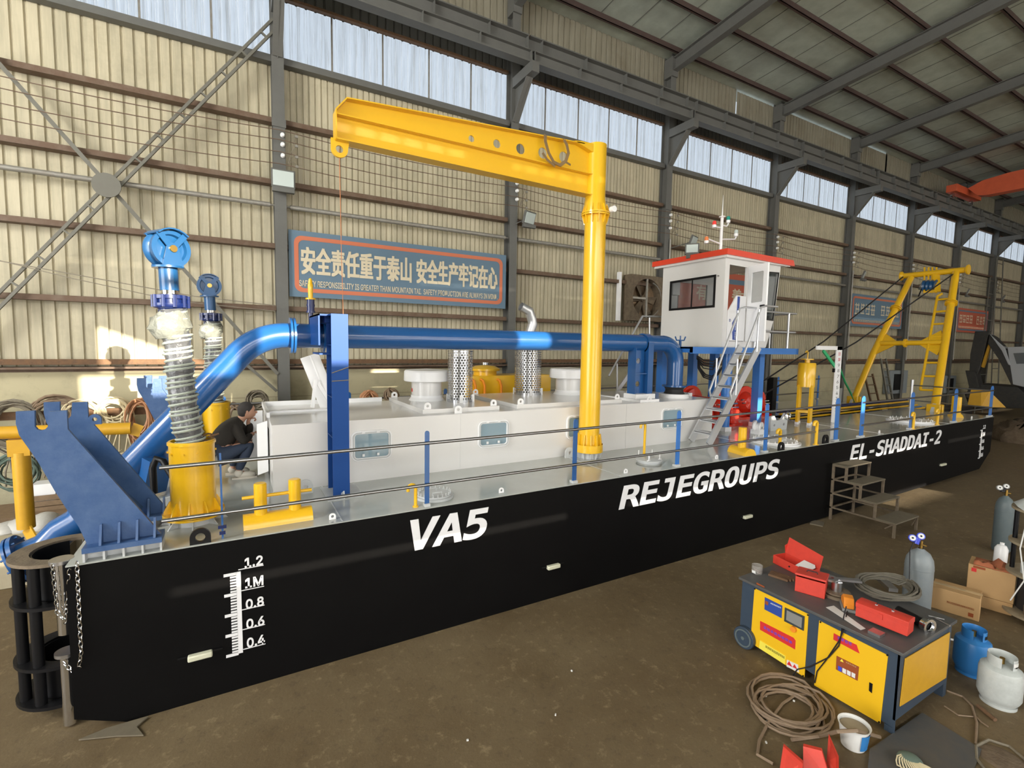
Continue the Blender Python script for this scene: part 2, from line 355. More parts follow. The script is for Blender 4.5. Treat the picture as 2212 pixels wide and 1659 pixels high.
def marks(name, count, m, parent, o, u, v, w, h, th=.002, gap=None):
    """writing too small to read in the photograph: a row of stroke clusters, not characters"""
    o = Vector(o); u = Vector(u).normalized(); v = Vector(v).normalized(); g = MB(); c = w/count; rnd = random.Random(count*7+int(w*100)); k = u.cross(v)
    R = Matrix((u, v, k)).transposed()
    for i in range(count):
        if gap is not None and i == gap: continue
        a = i*c; gw = c*.82; s = min(gw, h)*.13
        for q in (rnd.uniform(.05, .2), rnd.uniform(.4, .6), rnd.uniform(.8, .95)): x0 = rnd.uniform(0, .2); g.box(o+u*(a+gw*(x0+1)/2)+v*h*q, (gw*(1-x0), s, th), rot=R)
        for q in (rnd.uniform(.1, .35), rnd.uniform(.6, .9)): y0 = rnd.uniform(0, .3); g.box(o+u*(a+gw*q)+v*h*(y0+1)/2, (s, h*(1-y0), th*.98), rot=R)
    return g.out(name, m, parent, smooth=False)
# ================================================================ THE HALL
X0, X1, YC, YW_, YS = -14.0, 54.0, 12.0, 12.35, -14.0
COLX = [-5.05, .95, 6.8, 12.75, 18.72, 24.5, 30.3, 36.1, 41.6, 47.4]
SILL, WTOP, EAVE = 9.57, 10.85, 12.85
def struct(name, mb, m, parent=None, **k):
    o = mb.out(name, m, parent, **k)
    if parent is None: o['kind'] = 'structure'
    return o
mb = MB(); mb.b2((X0-3, YS-6, -.3), (X1, YW_+1.2, 0)); struct('floor', mb, 'floor_concrete', smooth=False)
# corrugated cladding: one ribbed sheet for the wall zone
def ribbed(mb, x0, x1, z0, z1, y, pitch=.31, d=.03):
    n = math.ceil((x1-x0)/pitch); co = []; f = []
    for i in range(n):
        a = x0+i*pitch
        for dx, dy in ((0, 0), (pitch*.72, 0), (pitch*.78, d), (pitch*.94, d)):
            co += [(a+dx*1.0, y+dy, z0), (a+dx, y+dy, z1)]
    m = len(co)//2
    for i in range(m-1): f.append((2*i, 2*i+2, 2*i+3, 2*i+1))
    return mb.add(co, f)
wl = MB(); ribbed(wl, X0, .95, 2.8, SILL, YW_, .195, .03); ribbed(wl, .95, X1, 2.8, SILL, YW_, .135, .03); wall = struct('wall_left', wl, 'wall_sheet', smooth=False)
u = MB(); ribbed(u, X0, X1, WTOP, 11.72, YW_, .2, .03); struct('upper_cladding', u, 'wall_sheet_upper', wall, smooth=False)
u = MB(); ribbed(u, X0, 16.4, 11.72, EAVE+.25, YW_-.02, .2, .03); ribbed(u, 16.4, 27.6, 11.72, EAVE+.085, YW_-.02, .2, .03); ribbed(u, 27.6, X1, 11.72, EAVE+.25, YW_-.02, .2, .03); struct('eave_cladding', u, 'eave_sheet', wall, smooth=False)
u = MB(); u.b2((X0, YW_-.02, 0), (X1, YW_+.3, 2.8)); struct('plaster_wall_base', u, 'plaster_block', wall, smooth=False)
u = MB(); u.b2((X0, YW_-.02, 2.8), (X1, YW_+.02, 2.86)); u.b2((X0, YW_-.25, 2.86), (X1, YW_+.02, 2.9)); struct('wall_base_cap', u, 'girt_brown', wall, smooth=False)
for i, (a, b) in enumerate(zip([X0]+COLX, COLX+[X1])):
    for z, mm in ((8.2, 'girt_brown'), (6.9, 'girt_brown'), (5.53, 'girt_brown'), (4.17, 'girt_brown'), (2.98, 'rust')):
        if b-a > 1:
            g = MB(); g.b2((a+.12, YW_-.24, z-.035), (b-.12, YW_-.02, z+.0)); g.b2((a+.12, YW_-.24, z-.035), (b-.12, YW_-.225, z+.07)); struct('girt', g, mm, wall, smooth=False)
    g = MB(); g.b2((a+.1, YW_-.22, SILL-.14), (b-.1, YW_-.02, SILL)); struct('girt', g, 'column_grey', wall, smooth=False)
    g = MB(); g.b2((a+.1, YW_-.12, WTOP), (b-.1, YW_-.02, WTOP+.06)); struct('girt', g, 'rust', wall, smooth=False)
# daylight panels, one strip per bay
wi = 1
for a, b in zip([X0]+COLX, COLX+[X1]):
    w = MB(); ribbed(w, a+.02, b, SILL, WTOP, YW_+.02, .155, .02); struct('window_%d' % wi, w, 'daylight_panel', smooth=False)
    wo = bpy.data.objects['window_%d' % wi]
    m_ = MB()
    n = 5
    for q in range(1, n): xx = a+(b-a)*q/n; m_.b2((xx-.02, YW_-.0, SILL), (xx+.02, YW_+.015, WTOP))
    struct('panel_lap', m_, 'old_pipe', wo, smooth=False); wi += 1
# other walls (behind the photographer and at the ends)
def sheeth(mb, x0, x1, z0, z1, y, holes, extra=()):
    return mb.prism([(x0, z0), (x1, z0), (x1, z1), (x0, z1)], (0, y, 0), (1, 0, 0), (0, 0, 1), .04, [[(a, c), (b, c), (b, d), (a, d)] for a, b, c, d in holes]+list(extra))
w = MB(); ribbed(w, X0, X1, 10.2, 13.4, YS, .31, -.03); sheeth(w, X0, X1, 5, 7.1, YS, [(15.5, 16.4, 6.0, 6.5)])  # hole added to throw a sun patch around the red winches
for k in range(13): x = X0+k*5.6; w.b2((x, YS-.05, 0), (x+1.1, YS+.05, 5))
for k in range(13): x = X0+k*5.6; w.b2((x+4.9, YS-.05, 7.1), (x+5.6, YS+.05, 10.2))
sw = struct('wall_right', w, 'wall_sheet', smooth=False)
# fibreglass strips of the unseen south wall, holes added and shaped to throw sun patches
w = MB(); sheeth(w, X0, X1, 7.1, 10.2, YS-.05, [(3.5, 4.95, 7.25, 7.98), (5.2, 6.0, 7.25, 7.98), (9.1, 9.75, 7.65, 8.05)], [[(3.8, 8.08), (5.9, 8.08), (3.8, 8.95)]]); struct('daylight_panels', w, 'daylight_panel', sw, smooth=False)
w = MB(); sheeth(w, X0, X1, 2.9, 4.98, YS-.09, [(17.2, 20.4, 3.80, 4.02)]); struct('gate_lintel', w, 'wall_sheet', sw, smooth=False)  # slot added to throw a sun streak on the floor by the hull
w = MB(); w.b2((X1, YS, 0), (X1+.2, YW_+.3, 14.5)); struct('wall_back', w, 'wall_sheet_upper', smooth=False)
w = MB(); w.b2((X0-.2, YS, 7.6), (X0, YW_+.3, 14.5)); w.b2((X0-.2, 7.2, 0), (X0, YW_+.3, 7.6)); w.b2((X0-.2, YS, 0), (X0, -5.5, 7.6)); struct('wall_front', w, 'wall_sheet', smooth=False)
# roof: two slopes, ridge above Y = -1
RS = .088
def roofz(y): return 13.02+(YC-y)*RS if y > -1 else 13.02+(YC+1)*RS-(-1-y)*RS
rf = MB(); t = .12
rf.add([(X0, YW_+.5, roofz(YW_+.5)), (X1, YW_+.5, roofz(YW_+.5)), (X1, -1, roofz(-1)), (X0, -1, roofz(-1)), (X0, YS-.5, roofz(YS-.5)), (X1, YS-.5, roofz(YS-.5)),
        (X0, YW_+.5, roofz(YW_+.5)+t), (X1, YW_+.5, roofz(YW_+.5)+t), (X1, -1, roofz(-1)+t), (X0, -1, roofz(-1)+t), (X0, YS-.5, roofz(YS-.5)+t), (X1, YS-.5, roofz(YS-.5)+t)],
       [(0, 1, 2, 3), (3, 2, 5, 4), (6, 9, 8, 7), (9, 10, 11, 8), (0, 3, 9, 6), (3, 4, 10, 9), (1, 7, 8, 2), (2, 8, 11, 5), (0, 6, 7, 1), (4, 5, 11, 10)])
ceil = struct('ceiling', rf, 'roof_panel', smooth=False)
g = MB()
x = X0+1.0
while x < X1:
    for y0, y1 in ((YC-.3, -1), (-1, YS)):
        g.bar((x, y0, roofz(y0)-.006), (x, y1, roofz(y1)-.006), .014, .012)
    x += 1.18
struct('panel_joint', g, 'column_grey', ceil, smooth=False)
y = YC-.25
while y > YS:
    g = MB(); z = roofz(y); g.b2((X0, y-.035, z-.16), (X1, y-.02, z)); g.b2((X0, y-.035, z-.16), (X1, y+.04, z-.145)); struct('purlin', g, 'purlin_brown', ceil, smooth=False)
    y -= 1.42
for cx in COLX:
    g = MB()
    for y0, y1 in ((YC+.1, -1), (-1, YS)):
        a = Vector((cx, y0, roofz(y0)-.36)); b = Vector((cx, y1, roofz(y1)-.36))
        g.bar(a, b, .012, .40); g.bar(a+Vector((0, 0, .19)), b+Vector((0, 0, .19)), .22, .02); g.bar(a-Vector((0, 0, .19)), b-Vector((0, 0, .19)), .22, .02)
    struct('rafter', g, 'column_grey', ceil, smooth=False)
# ---- columns
CL = ['grey steel column left of the brace cross', 'grey steel column left of the large safety banner', 'grey steel column right of the large safety banner', 'grey steel column left of the wheelhouse roof',
      'grey steel column just right of the wheelhouse', 'grey steel column left of the small blue banner', 'grey steel column behind the left leg of the yellow A-frame', 'grey steel column behind the right leg of the yellow A-frame', 'grey steel column right of the small red banner', 'farthest grey steel column by the dark end wall']
for cx, lab in zip(COLX, CL):
    t = thing('steel_column', (cx, YC, 0), lab, 'column', 'steel columns of the long wall')
    g = MB(); g.b2((cx-.12, YC-.0, 0), (cx+.12, YC+.014, 13)); g.b2((cx-.12, YC+.3, 0), (cx+.12, YC+.314, 13)); g.b2((cx-.006, YC+.014, 0), (cx+.006, YC+.3, 13)); g.out('shaft', 'column_grey', t, smooth=False)
    g = MB()
    g.b2((cx-.14, YC-.02, 8.05), (cx+.14, YC, 8.22)); g.out('splice_plate', 'column_grey', t, smooth=False)
    g = MB(); g.b2((cx-.11, YC-1.0, 10.36), (cx+.11, YC, 10.62)); g.prism([(0, 0), (0, -.9), (-.75, 0)], (cx, YC, 10.36), (0, 1, 0), (0, 0, 1), .02)
    g.bar((cx, YC-.72, 10.38), (cx, YC-.02, 9.5), .20, .03); g.out('bracket', 'column_grey', t, smooth=False)
    g = MB(); g.b2((cx-.13, YC-.05, 12.3), (cx+.13, YC+.3, 12.9)); g.out('knee_plate', 'column_grey', t, smooth=False)
# ---- crane runway: lower beam and the crane girder above it
for a, b, la in zip([X0]+COLX, COLX+[X1], ['left of the first column', 'above the brace cross', 'above the large safety banner', 'above the crane post', 'above the wheelhouse', 'right of the wheelhouse', 'above the small blue banner', 'above the yellow A-frame', 'above the red banner', 'near the far wall', 'at the end wall']):
    t = thing('runway_beam', ((a+b)/2, YC-.8, 10.6), 'dark grey crane runway span ' + la, 'beam', 'crane runway spans')
    g = MB(); y = YC-.78; g.b2((a+.02, y-.13, 10.62), (b-.02, y+.13, 10.66)); g.b2((a+.02, y-.006, 10.66), (b-.02, y+.006, 10.92)); g.b2((a+.02, y-.1, 10.92), (b-.02, y+.1, 10.94)); g.out('lower_beam', 'column_grey', t, smooth=False)
    g = MB(); y = YC-.55; g.b2((a+.02, y-.006, 10.94), (b-.02, y+.006, 11.38)); g.b2((a+.02, y-.15, 11.38), (b-.02, y+.15, 11.41)); g.out('crane_girder', 'column_grey', t, smooth=False)
    g = MB(); n = 4
    for k in range(n+1):
        x = a+.05+(b-a-.1)*k/n; g.b2((x-.006, YC-.9, 10.66), (x+.006, YC-.65, 10.92))
        x = min(b-.04, x+.35); g.b2((x-.006, YC-.69, 10.94), (x+.006, YC-.42, 11.38))
    g.out('stiffener', 'column_grey', t, smooth=False)
    g = MB(); g.b2((a, YC-.59, 11.41), (b, YC-.51, 11.47)); g.out('crane_rail', 'rust', t, smooth=False)
# ---- long steel pipe along the wall, one length per bay
for a, b, la in zip([X0]+COLX[:-1], COLX, ['far left, crossing the round brace plate', 'left half, from the brace cross to the first column', 'above the large safety banner', 'behind the yellow crane post', 'behind the wheelhouse roof', 'right of the wheelhouse', 'above the small blue banner', 'behind the A-frame top', 'above the red banner', 'near the end wall']):
    g = MB(); g.rod((a+.2, YC+.12, 6.42), (b-.2, YC+.12, 6.42), .05); g.rod((a+.1, YC+.12, 6.42), (b-.1, YC+.12, 6.42), .02); tag(g.out('wall_pipe', 'old_pipe'), 'dull steel pipe on the wall, ' + la, 'pipe', 'steel pipes along the wall')
# ---- brace cross in the left bay
t = thing('cross_brace', (-2.1, YC+.05, 0), 'grey steel X-shaped wall brace with round centre plate', 'brace')
cc = PY(230, 400, YC-.12)
for (p, q, nm) in ((PY(596, 48, YC), PY(-160, 808, YC), 'ladder_strut'),):
    d = (q-p).normalized(); nrm = Vector((d.z, 0, -d.x)); g = MB()
    for sgn in (-1, 1): g.bar(p+nrm*sgn*.075, q+nrm*sgn*.075, .05, .05)
    L = (q-p).length; k = .4
    while k < L: g.bar(p+d*k-nrm*.1, p+d*k+nrm*.1, .06, .03); k += .62
    g.out(nm, 'brace_grey', t, smooth=False)
for p, q in ((PY(-40, 95, YC), PY(600, 808, YC)),):
    g = MB(); g.bar(p, q, .06, .07); g.out('strut', 'brace_grey', t, smooth=False)
g = MB(); g.disc(cc, .22, .03, (0, 1, 0)); g.out('centre_plate', 'brace_grey', t)
for cx, z in ((.95, 2.0),):
    g = MB(); g.bar(PY(535, 790, YC+.1), PY(598, 845, YC+.1), .05, .06); tag(g.out('brace_strut', 'brace_grey'), 'short grey diagonal strut against the column foot behind the man', 'brace')
# ---- bare electric wires on white insulators
t = thing('overhead_wires', (3, YC-.05, 7.4), 'thin bare electric wires strung along the wall between columns', 'wires')
for z in (7.95, 7.75, 7.50, 7.25):
    for a, b in zip([X0]+COLX, COLX[:-1]+[COLX[-1]]):
        if b > a: g = MB(); g.tube([(a+(b-a)*k/6, YC-.12, z-.10*(1-(k/3-1)**2)) for k in range(7)], .010, 4); g.out('wire', 'girt_brown', t)
for cx in COLX[1:9]:
    t = thing('insulator_rack', (cx, YC-.06, 7.3), 'white wire insulators on the ' + CL[COLX.index(cx)], 'insulator', 'insulator racks')
    for z in (7.88, 7.68, 7.45):
        g = MB(); g.lathe([(0, .09), (.035, .085), (.045, .06), (.028, .045), (.045, .03), (.045, .01), (0, 0)], (cx+.06, YC-.02, z), (0, -1, 0), 12); g.out('insulator', 'porcelain', t)
    for z in (7.88, 7.68, 7.45, 7.25): g = MB(); g.box((cx+.33, YC-.12, z), (.06, .03, .05)); g.out('wire_clamp', 'old_pipe', t, smooth=False)
    g = MB()
    for k in range(4): g.tube([(cx+.33, YC-.12, 7.88-k*.2), (cx+.26, YC-.1, 7.7-k*.12), (cx+.16, YC-.08, 7.3)], .006, 4)
    g.out('drop_wire', 'hose_grey', t)
    if cx > 10: g = MB(); g.rod((cx+.1, YC-.05, 3.0 if cx > 20 else 2.0), (cx+.1, YC-.05, 7.1), .03); tag(g.out('conduit', 'old_pipe'), 'pale conduit pipe on the ' + CL[COLX.index(cx)], 'conduit', 'conduits on the columns')
# ---- floodlights
def floodlight(p, tilt, lab, r=.17, stem=None, yaw=0):
    t = thing('floodlight', p, lab, 'floodlight', 'floodlights on the columns'); p = Vector(p)
    R = Matrix.Rotation(yaw, 3, 'Z') @ Matrix.Rotation(tilt, 3, 'X')
    g = MB(); g.box(p, (2*r+.03, .07, 1.6*r+.03), rot=R); g.out('housing', 'column_grey', t, bevel=.01)
    g = MB(); g.box(p+R @ Vector((0, -.04, 0)), (2*r-.03, .012, 1.6*r-.04), rot=R); g.out('lens', 'lamp_glass', t, bevel=.004)
    g = MB(); g.box(p+Vector((0, 0, -.8*r-.06)), (2*r, .10, .10)); g.out('driver_box', 'column_grey', t, bevel=.008)
    if stem: g = MB(); g.rod(p+Vector((0, .03, 0)), stem, .015); g.out('bracket_arm', 'column_grey', t)
    return t
floodlight((1.0, YC-.16, 6.93), .05, 'grey floodlight on the column left of the banner', .22, (1.0, YC, 6.9))
floodlight((7.15, YC-.25, 6.95), .3, 'grey floodlight on the column right of the banner', .2, (6.85, YC, 6.8), .3)
floodlight((13.6, YC-.35, 7.05), .35, 'grey floodlight on the column left of the wheelhouse roof', .22, (12.9, YC, 6.8), .35)
for cx in COLX[5:9]: floodlight((cx+.5, YC-.3, 6.9), .35, 'dark floodlight on the ' + CL[COLX.index(cx)], .2, (cx, YC, 6.8), .35)
# ---- banners
def banner(x0, x1, z0, z1, lab, mb_, mo_, lines, inset=.11):
    t = thing('banner', ((x0+x1)/2, YC+.08, z0), lab, 'banner'); y = YC+.08
    g = MB(); g.prism([(x0, z0), (x1, z0), (x1, z1), (x0, z1)], (0, y, 0), (1, 0, 0), (0, 0, 1), .02); g.out('panel', mb_, t, smooth=False)
    a = rrect(x0+inset, z0+inset, x1-inset, z1-inset, .16); b = rrect(x0+2*inset-.02, z0+2*inset-.02, x1-2*inset+.02, z1-2*inset+.02, .12)
    g = MB(); g.prism(a, (0, y-.014, 0), (1, 0, 0), (0, 0, 1), .006, [b]); g.out('border', mo_, t, smooth=False)
    for s, m, xa, xb, za, zb, bo in lines: marks('lettering', s, m, t, (xa, y-.018, za), (1, 0, 0), (0, 0, 1), xb-xa, zb-za, gap=4 if s < 20 else None) if isinstance(s, int) else text('lettering', s, m, t, (xa, y-.018, za), (1, 0, 0), (0, 0, 1), xb-xa, zb-za, bold=bo)
    return t
bz0, bz1 = 4.46, 5.93
banner(1.10, 6.62, bz0, bz1, 'large blue safety banner with orange border and pale Chinese lettering', 'banner_blue', 'banner_orange', [
    ('安全责任重于泰山', 'banner_cream', 1.36, 3.90, 4.98, 5.58, .022), ('安全生产牢记在心', 'banner_cream', 4.05, 6.34, 4.98, 5.58, .022),
    ('SAFETY RESPONSIBILITY IS GREATER THAN MOUNTAIN TAI.  SAFETY PRODUCTION ARE ALWAYS IN MIND.', 'banner_cream', 1.30, 6.36, 4.70, 4.84, .01)])
banner(24.9, 29.9, 4.6, 6.1, 'small blue banner with pale lettering seen left of the yellow A-frame', 'banner_blue', 'banner_orange', [
    (9, 'banner_cream', 25.2, 29.6, 5.15, 5.68, 0), (28, 'banner_cream', 25.2, 29.6, 4.82, 4.93, 0)])
banner(36.6, 41.2, 4.65, 6.05, 'red banner with pale lettering right of the yellow A-frame', 'banner_red', 'banner_blue', [(8, 'banner_cream', 36.9, 40.9, 5.15, 5.68, 0), (26, 'banner_cream', 36.9, 40.9, 4.9, 5.0, 0)])
t = thing('banner', (15.8, YC+.08, 4.7), 'orange-red banner with cream characters seen only through the wheelhouse windows', 'banner'); y = YC+.08
g = MB(); g.b2((13.5, y-.01, 4.7), (18.1, y+.01, 6.25)); g.out('panel', 'banner_red', t, smooth=False)
g = MB(); g.b2((13.5, y-.016, 5.86), (18.1, y-.011, 6.04)); g.out('border', 'banner_blue', t, smooth=False)
for s_, px_ in (('有', 1515), ('市', 1540), ('善', 1591), ('木', 1608)): x = PY(px_, 630, y).x; text('lettering', s_, 'banner_cream', t, (x-.27, y-.018, 5.20), (1, 0, 0), (0, 0, 1), .54, .50, bold=.02)
# ---- wall fan
fx, fy, fz = 12.0, YC+.12, 5.05
t = thing('exhaust_fan', (fx-.15, fy, 4.3), 'square belt-driven wall fan in rusty frame left of the wheelhouse', 'fan')
fx -= .15
g = MB(); g.prism([(-.74, -.74), (.74, -.74), (.74, .74), (-.74, .74)], (fx, fy-.05, fz), (1, 0, 0), (0, 0, 1), .34, [circ(0, 0, .64, 28)]); g.out('housing', 'rusty_steel', t)
g = MB(); g.b2((fx-.64, fy+.12, fz-.66), (fx+.64, fy+.14, fz+.66)); g.out('shutter', 'wood', t, smooth=False)
g = MB()
for k in range(6):
    a = k*pi/3; u = Vector((cos(a), 0, sin(a))); v = Vector((-sin(a), 0, cos(a))); o = Vector((fx, fy, fz))
    q = [o+u*.1-v*.06+Vector((0, .03, 0)), o+u*.56-v*.16+Vector((0, .05, 0)), o+u*.6+v*.10-Vector((0, .04, 0)), o+u*.1+v*.06-Vector((0, .03, 0))]
    g.add(q+[p+Vector((0, .006, 0)) for p in q], [(0, 1, 2, 3), (7, 6, 5, 4), (0, 4, 5, 1), (1, 5, 6, 2), (2, 6, 7, 3), (3, 7, 4, 0)])
g.disc((fx, fy, fz), .11, .12, (0, 1, 0)); g.out('fan_blades', 'rusty_steel', t)
g = MB(); g.b2((fx-.03, fy-.2, fz-.7), (fx+.03, fy-.16, fz+.7)); g.b2((fx-.7, fy-.2, fz-.03), (fx+.0, fy-.16, fz+.03)); g.tube(arc((fx+.1, fy-.2, fz-.02), .56, (1, 0, 0), (0, 0, 1), -1.2, 1.3, 12), .02, 6); g.out('support_frame', 'old_pipe', t, smooth=False)
g = MB(); g.b2((fx-1.06, fy-.02, fz-.75), (fx-.96, fy+.1, fz+.8)); tag(g.out('fluorescent_tube', 'white'), 'white vertical light strip at the left of the wall fan', 'lamp')
# ---- bridge crane at the far right
t = thing('bridge_crane', (36.5, 5, 11.6), 'red overhead travelling crane girder at the upper right', 'crane')
cxx = 34.0; g = MB()
pr = [(11.15, 12.05), (10.75, 11.60), (10.4, 11.52), (-13, 11.52), (-13, 12.42), (9.6, 12.42), (10.6, 12.30)]
g.prism(pr, (cxx, 0, 0), (0, 1, 0), (0, 0, 1), .55); g.out('girder', 'crane_red', t, smooth=False)
g = MB(); g.b2((cxx-1.6, 11.15, 11.72), (cxx+1.6, 11.6, 12.08)); g.out('end_carriage', 'crane_red', t, bevel=.02)
g = MB()
for q in (-1.2, 1.2): g.disc((cxx+q, 11.45, 11.62), .14, .1, (0, 1, 0))
g.out('wheel', 'steel', t)
# ================================================================ THE BARGE
YH, YF = 5.3, 10.3
XL, XR = -1.29, 19.25
def side(y0, y1, x0=XL, x1=XR, rake=True):
    g = MB(); d0, d1 = dz(x0), dz(x1)
    P = [(x0, .16), (x0, d0), (x1, d1), (x1-.05, .58), (x1-.75, .13), (9, -.0), (-.93, 0)]
    g.prism(P, (0, (y0+y1)/2, 0), (1, 0, 0), (0, 0, 1), abs(y1-y0)); return g
barge = thing('barge', (8.9, 7.8, 0), 'long black steel dredger hull with pale grey deck', 'barge')
WELL = 12.9
g = side(YH, 7.43); g.out('near_pontoon', 'hull_black', barge, smooth=False)
g = side(8.2, YF); g.out('far_pontoon', 'hull_black', barge, smooth=False)
g = MB(); g.prism([(XL, .16), (XL, dz(XL)), (WELL, dz(WELL)), (WELL, .02), (-.93, .0)], (0, 7.815, 0), (1, 0, 0), (0, 0, 1), .8); g.out('centre_pontoon', 'hull_black', barge, smooth=False)
def deckplate(x0, x1, y0, y1):
    g = MB(); a, b = dz(x0), dz(x1); co = [(x, y, z+h) for h in (0, .012) for x, z in ((x0, a), (x1, b)) for y in (y0, y1)]
    return g.add(co, [(0, 2, 3, 1), (4, 5, 7, 6), (0, 1, 5, 4), (2, 6, 7, 3), (0, 4, 6, 2), (1, 3, 7, 5)])
deckplate(XL, WELL, YH, YF).out('deck', 'deck_grey', barge, smooth=False)
deckplate(WELL, XR, YH, 7.43).out('deck', 'deck_grey', barge, smooth=False)
deckplate(WELL, XR, 8.2, YF).out('deck', 'deck_grey', barge, smooth=False)
for x in (.96, 4.9, 8.9, 12.75, 16.2):
    g = MB(); g.bar((x, YH+.02, dz(x)+.013), (x, 7.42, dz(x)+.013), .012, .006); g.out('weld_seam', 'white' if x > 10 else 'grey_paint', barge, smooth=False)
# writing on the side
def hull_text(s, x0, x1, z0, z1, sh=.28, bo=.03, m='letter_white', sp=1.0, name='lettering'):
    return text(name, s, m, barge, (x0, YH-.003, z0), (1, 0, .0036), (0, 0, 1), x1-x0, z1-z0, sh, bo, .006, sp, mono=True)
def PH(x, y): return PY(x, y, YH)
hull_text('VA5', 1.62, 2.74, 1.055, 1.43, .22, .022)
hull_text('REJEGROUPS', 4.86, 8.83, 1.055, 1.415, .26, .022)
hull_text('EL-SHADDAI-2', 11.30, 15.78, 1.095, 1.455, .26, .022)
def draft(x, z0, step, flip=1, big=.125):
    g = MB(); H = 4*step; g.b2((x-.02, YH-.006, z0), (x+.02, YH, z0+H+.014))
    for k in range(29):
        L = big if k % 7 == 0 else .072; zz = z0+k*H/28; t_ = .014 if k % 7 == 0 else .008
        g.b2((x-flip*.018, YH-.006, zz-t_), (x-flip*L, YH, zz+t_))
    for k, zz in enumerate((z0+H+.03, z0+.77*H, z0+.53*H, z0+.28*H, z0+.03*H)): g.b2((x, YH-.004, zz), (x+.22, YH, zz+.008))
    g.out('draft_scale', 'letter_white', barge, smooth=False)
    for s, zz in (('1.2', z0+H+.04), ('1M', z0+.77*H+.02), ('0.8', z0+.53*H), ('0.6', z0+.28*H), ('0.4', z0+.04*H)):
        text('lettering', s, 'letter_white', barge, (x+.055, YH-.003, zz), (1, 0, 0), (0, 0, 1), .16, .10, 0, .022, .006)
p0 = PH(520, 1410); p1 = PH(520, 1237)
draft(p0.x, p0.z, (p1.z-p0.z)/4)
q0 = PH(2112, 988); q1 = PH(2117, 925)
draft(18.45, .46, .2)
# zinc anodes
for x, y, w in ((433, 1413, .2), (1193, 1222, .2), (1612, 1115, .22), (2034, 1003, .3)):
    p = PH(x, y); g = MB(); g.box((p.x, YH-.03, p.z), (w, .06, .055)); a = g.out('anode', 'anode', barge, bevel=.012)
    g = MB(); g.box((p.x, YH-.012, p.z+.012), (w+.16, .012, .016)); g.out('anode_strap', 'black', a, smooth=False)
# lifting lugs
def lug(p, r=.085, hole=.04, m='black', th=.03, x=0, par=None, name='lifting_lug', u=(1, 0, 0)):
    g = MB(); g.prism([(-r, 0)]+[(r, 0)]+circ(0, r, r, 12, 0, pi), p, u, (0, 0, 1), th, [circ(0, r, hole, 14)]); return g.out(name, m, par or barge)
for x, y, r in ((433, 1178, .085), (1690, 977, .09), (1786, 958, .10)):
    p = PH(x, y); lug((p.x, YH+.03, dz(p.x)-.01), r, r*.48)
for x, y in ((722, 1131), (1098, 1075), (1367, 1029), (1570, 998), (1908, 938), (2098, 905)):
    p = PD(x, y); lug((p.x, YH+.12, dz(p.x)+.01), .035, .016, 'white', .012)
for x, y in ((660, 1068), (1230, 990), (1630, 925)):
    p = PD(x, y); lug((p.x, p.y, dz(p.x)+.01), .09, .03, 'grey_paint', .03, name='pad_eye')
# draft post foot lugs etc.
# ---- stern spud clamp: stack of black ring plates with posts, pins and chain
cl = thing('spud_guide', (-1.62, 5.78, .1), 'black ring-plate spud guide with chrome pins at the hull end', 'bracket')
cxs, cys, R0 = -1.45, 5.93, .375
def plate(z, hole=True, r=R0, m='black', th=.03, nm='ring_plate'):
    g = MB(); P = circ(cxs, cys, r, 26, pi*.42, pi*1.62)+[(XL+.0, cys-r*.98), (XL+.0, cys+r)]
    h = [circ(cxs+.04, cys, .27, 24)] if hole else []
    # plate outline lies in XY
    g.prism(P, (0, 0, z), (1, 0, 0), (0, 1, 0), th, h); return g.out(nm, m, cl)
plate(1.47, m='rusty_steel'); 
for z in (1.08, .52, .16): plate(z)
for a in (3.6, 4.25, 2.6):
    for z0, z1 in ((.17, .52), (.52, 1.08), (1.08, 1.47)):
        g = MB(); q = (cxs+.31*cos(a), cys+.31*sin(a)); g.rod((q[0], q[1], z0), (q[0], q[1], z1), .042, n=16); g.out('post', 'black', cl)
for z0, z1 in ((1.08, 1.47), (.16, .52)):
    g = MB(); g.lathe([(.25, z0), (.25, z1), (.24, z1), (.24, z0)], (cxs+.03, cys, 0), (0, 0, 1), 30, pi*.3, pi*1.75); g.out('guide_sleeve', 'black', cl)
for (qx, qy, z0, z1) in ((-1.36, 5.50, .86, 1.52), (-1.33, 6.26, 1.3, 1.62), (-1.36, 5.50, .02, .68)):
    g = MB(); g.rod((qx, qy, z0), (qx, qy, z1), .052, n=20); pn = g.out('lock_pin', 'chrome', cl)
    g = MB(); g.disc((qx, qy, z1), .085, .03); g.out('pin_head', 'steel', pn)
def chain(pts, par, r=.014, L=.055, m='chrome'):
    P = [Vector(p) for p in pts]; seg = []
    for a, b in zip(P, P[1:]):
        n = max(1, int((b-a).length/(L*.75)))
        for k in range(n): seg.append((a.lerp(b, k/n), (b-a).normalized()))
    for i, (c, d) in enumerate(seg):
        s = d.orthogonal().normalized(); s = s if i % 2 else d.cross(s)
        g = MB(); g.tube([c+d*(L/2*cos(t))+s*(r*sin(t)) for t in [2*pi*j/10 for j in range(10)]], .0045, 5, closed=True); g.out('chain_link', m, par)
zz = dz(-1.2)
ch = thing('chain', (-1.25, 5.28, 1.5), 'short bright chain looped over the top pin of the spud guide', 'chain')
chain([(-1.40, 5.42, 1.50), (-1.38, 5.40, 1.1), (-1.33, 5.38, 1.02), (-1.29, 5.33, 1.25), (-1.26, 5.29, 1.53)], ch)
ch = thing('chain', (-1.2, 5.27, 1.5), 'long bright chain hanging down the hull corner to the bottom pin', 'chain')
chain([(-1.21, 5.285, 1.54), (-1.215, 5.28, .75), (-1.24, 5.30, .62), (-1.30, 5.36, .57), (-1.38, 5.42, .66)], ch)

